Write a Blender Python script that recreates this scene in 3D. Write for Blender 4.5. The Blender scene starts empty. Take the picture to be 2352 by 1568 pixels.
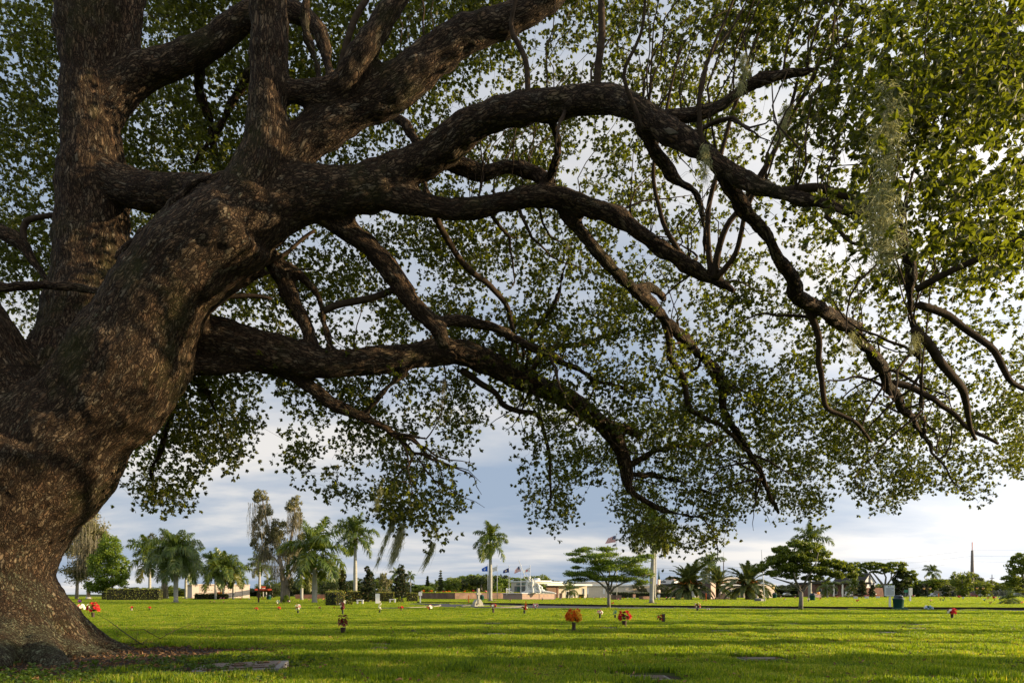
import bpy, bmesh, math, random
import numpy as np
from mathutils import Vector, Matrix, Euler

random.seed(7)
RNG = np.random.default_rng(11)
scene = bpy.context.scene
COL = scene.collection

# ------------------------------------------------------------------ camera
CAM_H = 1.1
F = 1568.0            # focal length in units of a 2352 px wide picture (24 mm on 36 mm)
HZ = 1363.0           # row of the horizon
cam = bpy.data.cameras.new('camera')
cam.lens = 24.0
cam.sensor_width = 36.0
cam.shift_y = (HZ - 784.0) / 2352.0
cam.clip_start = 0.1
cam.clip_end = 6000.0
cam_ob = bpy.data.objects.new('camera', cam)
cam_ob.location = (0, 0, CAM_H)
cam_ob.rotation_euler = (math.radians(90), 0, 0)
COL.objects.link(cam_ob)
scene.camera = cam_ob

# ------------------------------------------------------------------ light
SUN_AZ = math.radians(88.0)      # to the right of the viewing direction
SUN_EL = math.radians(9.5)
SUN_DIR = Vector((math.sin(SUN_AZ) * math.cos(SUN_EL), math.cos(SUN_AZ) * math.cos(SUN_EL), math.sin(SUN_EL)))
sl = bpy.data.lights.new('sun', 'SUN')
sl.energy = 5.0
sl.angle = math.radians(0.6)
sl.color = (1.0, 0.78, 0.48)
sun = bpy.data.objects.new('sun', sl)
sun.rotation_euler = SUN_DIR.to_track_quat('Z', 'Y').to_euler()
sun.location = (60, 30, 40)
COL.objects.link(sun)

world = bpy.data.worlds.new('World')
scene.world = world
world.use_nodes = True
wn = world.node_tree
wn.nodes.clear()


def N(nt, typ, **kw):
    n = nt.nodes.new(typ)
    for k, v in kw.items():
        if k == 'inp':
            for kk, vv in v.items():
                n.inputs[kk].default_value = vv
        else:
            setattr(n, k, v)
    return n


def ramp(nt, stops, interp='LINEAR'):
    r = nt.nodes.new('ShaderNodeValToRGB')
    r.color_ramp.interpolation = interp
    e = r.color_ramp.elements
    while len(e) > 1:
        e.remove(e[-1])
    e[0].position, e[0].color = stops[0][0], (*stops[0][1], 1)
    for p, c in stops[1:]:
        x = e.new(p)
        x.color = (*c, 1)
    return r


L = wn.links.new
sky = N(wn, 'ShaderNodeTexSky', sky_type='NISHITA', sun_disc=False, sun_elevation=SUN_EL, sun_rotation=SUN_AZ,
        air_density=1.0, dust_density=1.2, ozone_density=1.2)
tc = N(wn, 'ShaderNodeTexCoord')
sep = N(wn, 'ShaderNodeSeparateXYZ')
L(tc.outputs['Generated'], sep.inputs[0])
# cloud deck: project the direction on a plane overhead so that clouds stretch towards the horizon
den = N(wn, 'ShaderNodeMath', operation='ADD', inp={1: 0.17})
mz = N(wn, 'ShaderNodeMath', operation='MAXIMUM', inp={1: 0.0})
L(sep.outputs[2], mz.inputs[0]); L(mz.outputs[0], den.inputs[0])
dx = N(wn, 'ShaderNodeMath', operation='DIVIDE'); dy = N(wn, 'ShaderNodeMath', operation='DIVIDE')
L(sep.outputs[0], dx.inputs[0]); L(den.outputs[0], dx.inputs[1])
L(sep.outputs[1], dy.inputs[0]); L(den.outputs[0], dy.inputs[1])
comb = N(wn, 'ShaderNodeCombineXYZ')
L(dx.outputs[0], comb.inputs[0]); L(dy.outputs[0], comb.inputs[1])
mp = N(wn, 'ShaderNodeMapping')
mp.inputs['Rotation'].default_value = (0, 0, math.radians(-14))
mp.inputs['Scale'].default_value = (0.55, 0.95, 1)
mp.inputs['Location'].default_value = (1.3, 0.4, 0)
L(comb.outputs[0], mp.inputs[0])
nz = N(wn, 'ShaderNodeTexNoise', inp={'Scale': 1.1, 'Detail': 7.0, 'Roughness': 0.56, 'Distortion': 0.25})
L(mp.outputs[0], nz.inputs['Vector'])
cr = ramp(wn, [(0.40, (0, 0, 0)), (0.52, (0.35, 0.35, 0.35)), (0.64, (1, 1, 1))])
L(nz.outputs[0], cr.inputs[0])
# angle to the sun brightens thin cloud (forward scattering)
dot = N(wn, 'ShaderNodeVectorMath', operation='DOT_PRODUCT')
nrm = N(wn, 'ShaderNodeVectorMath', operation='NORMALIZE')
L(tc.outputs['Generated'], nrm.inputs[0]); L(nrm.outputs[0], dot.inputs[0])
dot.inputs[1].default_value = SUN_DIR
glow = ramp(wn, [(0.0, (0, 0, 0)), (0.25, (0.0, 0.0, 0.0)), (0.45, (0.16, 0.16, 0.16)), (0.62, (0.42, 0.42, 0.42)), (0.86, (0.65, 0.65, 0.65)), (1.0, (1, 1, 1))])
L(dot.outputs['Value'], glow.inputs[0])
shade = N(wn, 'ShaderNodeMix', data_type='RGBA')          # dark side of cloud -> lit side
shade.inputs['A'].default_value = (3.75, 4.7, 6.15, 1)
shade.inputs['B'].default_value = (8.8, 8.5, 8.2, 1)
L(cr.outputs[0], shade.inputs['Factor'])
bright = N(wn, 'ShaderNodeMix', data_type='RGBA', blend_type='ADD')
L(shade.outputs['Result'], bright.inputs['A'])
gl2 = N(wn, 'ShaderNodeMix', data_type='RGBA', blend_type='MULTIPLY', inp={'Factor': 1.0})
L(glow.outputs[0], gl2.inputs['A'])
gl2.inputs['B'].default_value = (13.0, 12.2, 11.2, 1)
L(gl2.outputs['Result'], bright.inputs['B'])
bright.inputs['Factor'].default_value = 1.0
mixs = N(wn, 'ShaderNodeMix', data_type='RGBA')
mixs.inputs['Factor'].default_value = 0.93
L(sky.outputs[0], mixs.inputs['A']); L(bright.outputs['Result'], mixs.inputs['B'])
bg = N(wn, 'ShaderNodeBackground', inp={'Strength': 0.058})
L(mixs.outputs['Result'], bg.inputs[0])
wo = N(wn, 'ShaderNodeOutputWorld')
L(bg.outputs[0], wo.inputs[0])

scene.view_settings.view_transform = 'Standard'
scene.view_settings.look = 'None'
scene.view_settings.exposure = 0.82
scene.view_settings.gamma = 1.0
scene.view_settings.use_curve_mapping = False
scene.render.engine = 'CYCLES'
scene.cycles.use_denoising = True
scene.cycles.max_bounces = 6
scene.cycles.diffuse_bounces = 3
scene.cycles.transmission_bounces = 4
scene.cycles.transparent_max_bounces = 6
scene.cycles.caustics_reflective = False
scene.cycles.caustics_refractive = False


# ------------------------------------------------------------------ helpers
def P(u, v, Y):
    """point at picture column u, row v, Y metres in front of the camera"""
    return Vector(((u - 1176.0) / F * Y, Y, CAM_H + (HZ - v) / F * Y))


def GY(v):
    return CAM_H * F / (v - HZ)


def G(u, v):
    Y = GY(v)
    return Vector(((u - 1176.0) / F * Y, Y, 0.0))


def PX(n, Y):
    return n / F * Y


MATS = {}


def mat(name, color, rough=0.7, var=0.0, scale=6.0, bump=0.0, bscale=30.0, spec=0.3, metal=0.0, color2=None, detail=4.0,
        translucent=None, objvar=0.0, coord='Object', stretch=None):
    """procedural material: noise-varied colour, roughness and fine relief"""
    if name in MATS:
        return MATS[name]
    m = bpy.data.materials.new(name)
    m.use_nodes = True
    nt = m.node_tree
    b = nt.nodes['Principled BSDF']
    b.inputs['Roughness'].default_value = rough
    b.inputs['Specular IOR Level'].default_value = spec
    b.inputs['Metallic'].default_value = metal
    c = Vector(color)
    c2 = Vector(color2) if color2 else None
    t = N(nt, 'ShaderNodeTexCoord')
    src = t.outputs[coord]
    if stretch:
        mpn = N(nt, 'ShaderNodeMapping')
        mpn.inputs['Scale'].default_value = stretch
        nt.links.new(src, mpn.inputs[0])
        src = mpn.outputs[0]
    if c2 is None:
        c2 = c * (1 + var)
        c = c * (1 - var)
    n = N(nt, 'ShaderNodeTexNoise', inp={'Scale': scale, 'Detail': detail, 'Roughness': 0.6})
    nt.links.new(src, n.inputs['Vector'])
    r = ramp(nt, [(0.33, tuple(c)), (0.67, tuple(c2))])
    nt.links.new(n.outputs[0], r.inputs[0])
    out = r.outputs[0]
    if objvar > 0:
        oi = N(nt, 'ShaderNodeObjectInfo')
        hs = N(nt, 'ShaderNodeHueSaturation')
        mr = N(nt, 'ShaderNodeMapRange', inp={3: 1 - objvar, 4: 1 + objvar})
        nt.links.new(oi.outputs['Random'], mr.inputs[0])
        nt.links.new(mr.outputs[0], hs.inputs['Value'])
        nt.links.new(out, hs.inputs['Color'])
        out = hs.outputs[0]
    nt.links.new(out, b.inputs['Base Color'])
    if bump > 0:
        n2 = N(nt, 'ShaderNodeTexNoise', inp={'Scale': bscale, 'Detail': 6.0, 'Roughness': 0.65})
        nt.links.new(src, n2.inputs['Vector'])
        bp = N(nt, 'ShaderNodeBump', inp={'Strength': bump, 'Distance': 0.02})
        nt.links.new(n2.outputs[0], bp.inputs['Height'])
        nt.links.new(bp.outputs[0], b.inputs['Normal'])
    if translucent:
        tr = N(nt, 'ShaderNodeBsdfTranslucent')
        tr.inputs['Color'].default_value = (*translucent, 1)
        mx = N(nt, 'ShaderNodeAddShader')
        o = nt.nodes['Material Output']
        nt.links.new(b.outputs[0], mx.inputs[0]); nt.links.new(tr.outputs[0], mx.inputs[1])
        nt.links.new(mx.outputs[0], o.inputs[0])
    MATS[name] = m
    return m


def link(o, parent=None):
    COL.objects.link(o)
    if parent is not None:
        o.parent = parent
    return o


def tag(o, label=None, cat=None, group=None, kind=None):
    if label: o['label'] = label
    if cat: o['category'] = cat
    if group: o['group'] = group
    if kind: o['kind'] = kind
    return o


def empty(name, loc, label=None, cat=None, group=None, rz=0.0, scale=1.0):
    o = bpy.data.objects.new(name, None)
    o.location = loc
    o.rotation_euler = (0, 0, rz)
    o.scale = (scale, scale, scale)
    o.empty_display_size = 0.3
    COL.objects.link(o)
    return tag(o, label, cat, group)


def np_mesh(name, V, Fq, mats, smooth=False, midx=None, uv=None):
    """mesh from an (n,3) array and an (m,k) face array"""
    me = bpy.data.meshes.new(name)
    V = np.asarray(V, np.float32); Fq = np.asarray(Fq, np.int32)
    k = Fq.shape[1]
    me.vertices.add(len(V)); me.vertices.foreach_set('co', V.ravel())
    me.loops.add(Fq.size); me.loops.foreach_set('vertex_index', Fq.ravel())
    me.polygons.add(len(Fq))
    me.polygons.foreach_set('loop_start', np.arange(0, Fq.size, k, dtype=np.int32))
    if midx is not None:
        me.polygons.foreach_set('material_index', np.asarray(midx, np.int32))
    if smooth:
        me.polygons.foreach_set('use_smooth', np.ones(len(Fq), bool))
    for m in (mats if isinstance(mats, (list, tuple)) else [mats]):
        me.materials.append(m)
    me.update(calc_edges=True)
    if uv is not None:
        l = me.uv_layers.new(name='UVMap')
        l.data.foreach_set('uv', np.asarray(uv, np.float32)[Fq.ravel()].ravel())
    return me


class MB:
    """collects boxes, tubes, lathes and free faces; build() links them as one mesh object"""
    def __init__(s):
        s.v = []; s.f = []; s.m = []; s.sm = []

    def add(s, vs, fs, mi=0, smooth=False):
        o = len(s.v)
        s.v += [tuple(x) for x in vs]
        for f in fs:
            s.f.append(tuple(i + o for i in f)); s.m.append(mi); s.sm.append(smooth)
        return s

    def box(s, x0, x1, y0, y1, z0, z1, mi=0, M=None, bev=0.0):
        if bev > 0:
            b = bev
            bm = bmesh.new()
            bmesh.ops.create_cube(bm, size=1)
            for v in bm.verts:
                v.co = Vector((x0 + (v.co.x + .5) * (x1 - x0), y0 + (v.co.y + .5) * (y1 - y0), z0 + (v.co.z + .5) * (z1 - z0)))
            bmesh.ops.bevel(bm, geom=bm.edges[:], offset=b, segments=2, affect='EDGES', profile=0.6)
            vs = [v.co.copy() for v in bm.verts]
            bm.verts.index_update()
            fs = [[v.index for v in f.verts] for f in bm.faces]
            bm.free()
        else:
            vs = [Vector(p) for p in ((x0, y0, z0), (x1, y0, z0), (x1, y1, z0), (x0, y1, z0), (x0, y0, z1), (x1, y0, z1), (x1, y1, z1), (x0, y1, z1))]
            fs = [(0, 3, 2, 1), (4, 5, 6, 7), (0, 1, 5, 4), (1, 2, 6, 5), (2, 3, 7, 6), (3, 0, 4, 7)]
        if M is not None:
            vs = [M @ v for v in vs]
        return s.add(vs, fs, mi)

    def tube(s, pts, rad, n=8, mi=0, cap=True):
        pts = [Vector(p) for p in pts]
        if not hasattr(rad, '__len__'):
            rad = [rad] * len(pts)
        ref = None
        vs = []; fs = []
        for i, p in enumerate(pts):
            a = pts[max(i - 1, 0)]; b = pts[min(i + 1, len(pts) - 1)]
            t = (b - a).normalized()
            if ref is None:
                ref = t.orthogonal().normalized()
            ref = (ref - t * ref.dot(t))
            ref = ref.normalized() if ref.length > 1e-6 else t.orthogonal().normalized()
            q = t.cross(ref)
            for k in range(n):
                an = 2 * math.pi * k / n
                vs.append(p + (ref * math.cos(an) + q * math.sin(an)) * rad[i])
        for i in range(len(pts) - 1):
            for k in range(n):
                fs.append((i * n + k, i * n + (k + 1) % n, (i + 1) * n + (k + 1) % n, (i + 1) * n + k))
        if cap:
            fs.append(tuple(range(n - 1, -1, -1)))
            fs.append(tuple((len(pts) - 1) * n + k for k in range(n)))
        return s.add(vs, fs, mi, True)

    def lathe(s, prof, n=20, c=(0, 0, 0), mi=0):
        vs = []; fs = []
        for r, z in prof:
            for k in range(n):
                an = 2 * math.pi * k / n
                vs.append((c[0] + r * math.cos(an), c[1] + r * math.sin(an), c[2] + z))
        for i in range(len(prof) - 1):
            for k in range(n):
                fs.append((i * n + k, i * n + (k + 1) % n, (i + 1) * n + (k + 1) % n, (i + 1) * n + k))
        fs.append(tuple(range(n - 1, -1, -1)))
        fs.append(tuple((len(prof) - 1) * n + k for k in range(n)))
        return s.add(vs, fs, mi, True)

    def mesh(s, name, mats):
        me = bpy.data.meshes.new(name)
        me.from_pydata(s.v, [], s.f)
        for m in (mats if isinstance(mats, (list, tuple)) else [mats]):
            me.materials.append(m)
        me.polygons.foreach_set('material_index', s.m)
        me.polygons.foreach_set('use_smooth', s.sm)
        me.update()
        return me

    def build(s, name, mats, parent=None, loc=None):
        o = bpy.data.objects.new(name, s.mesh(name, mats))
        if loc is not None:
            o.location = loc
        return link(o, parent)


def inst(name, me, parent=None, loc=(0, 0, 0), rot=(0, 0, 0), scale=(1, 1, 1)):
    o = bpy.data.objects.new(name, me)
    o.location = loc; o.rotation_euler = rot
    o.scale = scale if hasattr(scale, '__len__') else (scale,) * 3
    return link(o, parent)


def copy_tree(o, parent=None):
    c = o.copy()
    COL.objects.link(c)
    c.parent = parent
    for ch in [x for x in COL.objects if x.parent == o]:
        copy_tree(ch, c)
    return c


def rand_frames(n, up=0.0, rng=RNG):
    """n random orthonormal frames (a, b, c); up pulls c towards the zenith"""
    c = rng.normal(size=(n, 3)); c[:, 2] += up
    c /= np.linalg.norm(c, axis=1)[:, None]
    a = rng.normal(size=(n, 3))
    a -= (a * c).sum(1)[:, None] * c
    a /= np.linalg.norm(a, axis=1)[:, None]
    b = np.cross(c, a)
    return a, b, c


def leaf_arrays(C, length, width, a, b, c, fold=0.18):
    """six-point folded leaves at centres C along a, across b, normal c -> verts, tri faces"""
    n = len(C)
    length = np.broadcast_to(np.asarray(length, float), (n,))[:, None]
    width = np.broadcast_to(np.asarray(width, float), (n,))[:, None]
    v = np.empty((n, 6, 3))
    v[:, 0] = C - a * length * .5
    v[:, 1] = C - a * length * .12 + b * width * .46 + c * width * fold
    v[:, 2] = C + a * length * .2 + b * width * .42 + c * width * fold
    v[:, 3] = C + a * length * .5 - c * width * .15
    v[:, 4] = C + a * length * .2 - b * width * .42 + c * width * fold
    v[:, 5] = C - a * length * .12 - b * width * .46 + c * width * fold
    base = (np.arange(n) * 6)[:, None, None]
    f = np.array([[0, 1, 2, 3], [0, 3, 4, 5]])[None] + base
    return v.reshape(-1, 3), f.reshape(-1, 4)
# ------------------------------------------------------------------ the oak
def bark_material():
    m = bpy.data.materials.new('oak_bark')
    m.use_nodes = True
    nt = m.node_tree
    b = nt.nodes['Principled BSDF']
    b.inputs['Roughness'].default_value = 0.85
    b.inputs['Specular IOR Level'].default_value = 0.15
    at = N(nt, 'ShaderNodeAttribute', attribute_name='bark_co')
    n0 = N(nt, 'ShaderNodeTexNoise', inp={'Scale': 9.0, 'Detail': 3.0})
    nt.links.new(at.outputs['Vector'], n0.inputs['Vector'])
    wob = N(nt, 'ShaderNodeMix', data_type='RGBA', blend_type='LINEAR_LIGHT', inp={'Factor': 0.07})
    nt.links.new(at.outputs['Vector'], wob.inputs['A']); nt.links.new(n0.outputs['Color'], wob.inputs['B'])
    vo = N(nt, 'ShaderNodeTexVoronoi', feature='DISTANCE_TO_EDGE', inp={'Scale': 18.0, 'Randomness': 1.0})
    nt.links.new(wob.outputs['Result'], vo.inputs['Vector'])
    rd = N(nt, 'ShaderNodeTexNoise', inp={'Scale': 12.0, 'Detail': 6.0, 'Roughness': 0.66, 'Distortion': 0.6})
    nt.links.new(at.outputs['Vector'], rd.inputs['Vector'])
    rs = N(nt, 'ShaderNodeMath', operation='SUBTRACT', inp={1: 0.5}); nt.links.new(rd.outputs[0], rs.inputs[0])
    ra = N(nt, 'ShaderNodeMath', operation='ABSOLUTE'); nt.links.new(rs.outputs[0], ra.inputs[0])
    rm = N(nt, 'ShaderNodeMath', operation='MULTIPLY', inp={1: 3.6}); nt.links.new(ra.outputs[0], rm.inputs[0])
    vm = N(nt, 'ShaderNodeMath', operation='MULTIPLY', inp={1: 2.2}); nt.links.new(vo.outputs['Distance'], vm.inputs[0])
    mnm = N(nt, 'ShaderNodeMath', operation='SMOOTH_MIN', inp={2: 0.12}); nt.links.new(rm.outputs[0], mnm.inputs[0]); nt.links.new(vm.outputs[0], mnm.inputs[1])
    crk = ramp(nt, [(0.0, (0, 0, 0)), (0.07, (0.15, 0.15, 0.15)), (0.18, (0.75, 0.75, 0.75)), (0.34, (1, 1, 1))])
    nt.links.new(mnm.outputs[0], crk.inputs[0])
    n1 = N(nt, 'ShaderNodeTexNoise', inp={'Scale': 60.0, 'Detail': 6.0, 'Roughness': 0.7})
    nt.links.new(at.outputs['Vector'], n1.inputs['Vector'])
    # plates: warm brown and grey
    vc = N(nt, 'ShaderNodeTexVoronoi', feature='F1', inp={'Scale': 18.0})
    nt.links.new(wob.outputs['Result'], vc.inputs['Vector'])
    sp = N(nt, 'ShaderNodeSeparateColor')
    nt.links.new(vc.outputs['Color'], sp.inputs[0])
    plate = ramp(nt, [(0.0, (0.14, 0.085, 0.048)), (0.45, (0.17, 0.115, 0.068)), (0.8, (0.21, 0.155, 0.095)), (1.0, (0.185, 0.155, 0.11))])
    nt.links.new(sp.outputs[0], plate.inputs[0])
    mul = N(nt, 'ShaderNodeMix', data_type='RGBA', blend_type='MULTIPLY', inp={'Factor': 0.75})
    r1 = ramp(nt, [(0.3, (0.45, 0.42, 0.4)), (0.7, (1.15, 1.12, 1.1))])
    nt.links.new(n1.outputs[0], r1.inputs[0])
    nt.links.new(plate.outputs[0], mul.inputs['A']); nt.links.new(r1.outputs[0], mul.inputs['B'])
    fis = N(nt, 'ShaderNodeMix', data_type='RGBA')
    fis.inputs['A'].default_value = (0.020, 0.012, 0.007, 1)
    nt.links.new(crk.outputs[0], fis.inputs['Factor']); nt.links.new(mul.outputs['Result'], fis.inputs['B'])
    # lichen: pale green crusts, thickest low on the trunk; moss film on limbs
    geo = N(nt, 'ShaderNodeNewGeometry')
    sz = N(nt, 'ShaderNodeSeparateXYZ'); nt.links.new(geo.outputs['Position'], sz.inputs[0])
    zr = ramp(nt, [(0.0, (0.62, 0.62, 0.62)), (0.08, (0.50, 0.50, 0.50)), (0.2, (0.36, 0.36, 0.36)), (0.6, (0.30, 0.30, 0.30)), (1.0, (0.24, 0.24, 0.24))])
    zm = N(nt, 'ShaderNodeMath', operation='MULTIPLY', inp={1: 0.1})
    nt.links.new(sz.outputs[2], zm.inputs[0]); nt.links.new(zm.outputs[0], zr.inputs[0])
    nl = N(nt, 'ShaderNodeTexNoise', inp={'Scale': 1.3, 'Detail': 3.0, 'Roughness': 0.6})
    nt.links.new(geo.outputs['Position'], nl.inputs['Vector'])
    nl2 = N(nt, 'ShaderNodeTexNoise', inp={'Scale': 26.0, 'Detail': 4.0, 'Roughness': 0.7})
    nt.links.new(geo.outputs['Position'], nl2.inputs['Vector'])
    s1 = N(nt, 'ShaderNodeMath', operation='ADD'); nt.links.new(nl.outputs[0], s1.inputs[0]); nt.links.new(nl2.outputs[0], s1.inputs[1])
    s2 = N(nt, 'ShaderNodeMath', operation='ADD'); nt.links.new(s1.outputs[0], s2.inputs[0]); nt.links.new(zr.outputs[0], s2.inputs[1])
    lm = ramp(nt, [(0.0, (0, 0, 0)), (0.5, (0, 0, 0)), (1.0, (1, 1, 1))])
    lr = N(nt, 'ShaderNodeMapRange', inp={1: 1.48, 2: 1.64, 3: 0.0, 4: 0.85})
    nt.links.new(s2.outputs[0], lr.inputs[0])
    lf = N(nt, 'ShaderNodeMath', operation='MULTIPLY'); nt.links.new(lr.outputs[0], lf.inputs[0]); nt.links.new(crk.outputs[0], lf.inputs[1])
    lic = N(nt, 'ShaderNodeMix', data_type='RGBA')
    lic.inputs['B'].default_value = (0.14, 0.165, 0.10, 1)
    nt.links.new(lf.outputs[0], lic.inputs['Factor']); nt.links.new(fis.outputs['Result'], lic.inputs['A'])
    nm = N(nt, 'ShaderNodeTexNoise', inp={'Scale': 0.9, 'Detail': 5.0, 'Roughness': 0.7})
    mo_v = N(nt, 'ShaderNodeVectorMath', operation='ADD'); mo_v.inputs[1].default_value = (7, 3, 1)
    nt.links.new(geo.outputs['Position'], mo_v.inputs[0]); nt.links.new(mo_v.outputs[0], nm.inputs['Vector'])
    mr = N(nt, 'ShaderNodeMapRange', inp={1: 0.54, 2: 0.72, 3: 0.0, 4: 0.55})
    nt.links.new(nm.outputs[0], mr.inputs[0])
    mos = N(nt, 'ShaderNodeMix', data_type='RGBA')
    mos.inputs['B'].default_value = (0.055, 0.062, 0.014, 1)
    nt.links.new(mr.outputs[0], mos.inputs['Factor']); nt.links.new(lic.outputs['Result'], mos.inputs['A'])
    nt.links.new(mos.outputs['Result'], b.inputs['Base Color'])
    hsum = N(nt, 'ShaderNodeMath', operation='MULTIPLY_ADD', inp={1: 0.25})
    nt.links.new(n1.outputs[0], hsum.inputs[0]); nt.links.new(crk.outputs[0], hsum.inputs[2])
    bp = N(nt, 'ShaderNodeBump', inp={'Strength': 1.0, 'Distance': 0.045})
    nt.links.new(hsum.outputs[0], bp.inputs['Height']); nt.links.new(bp.outputs[0], b.inputs['Normal'])
    return m


BARK = bark_material()
TWIG = mat('oak_twig', (0.055, 0.038, 0.025), 0.9, var=0.35, scale=9, bump=0.6, bscale=40, spec=0.1)

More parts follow.
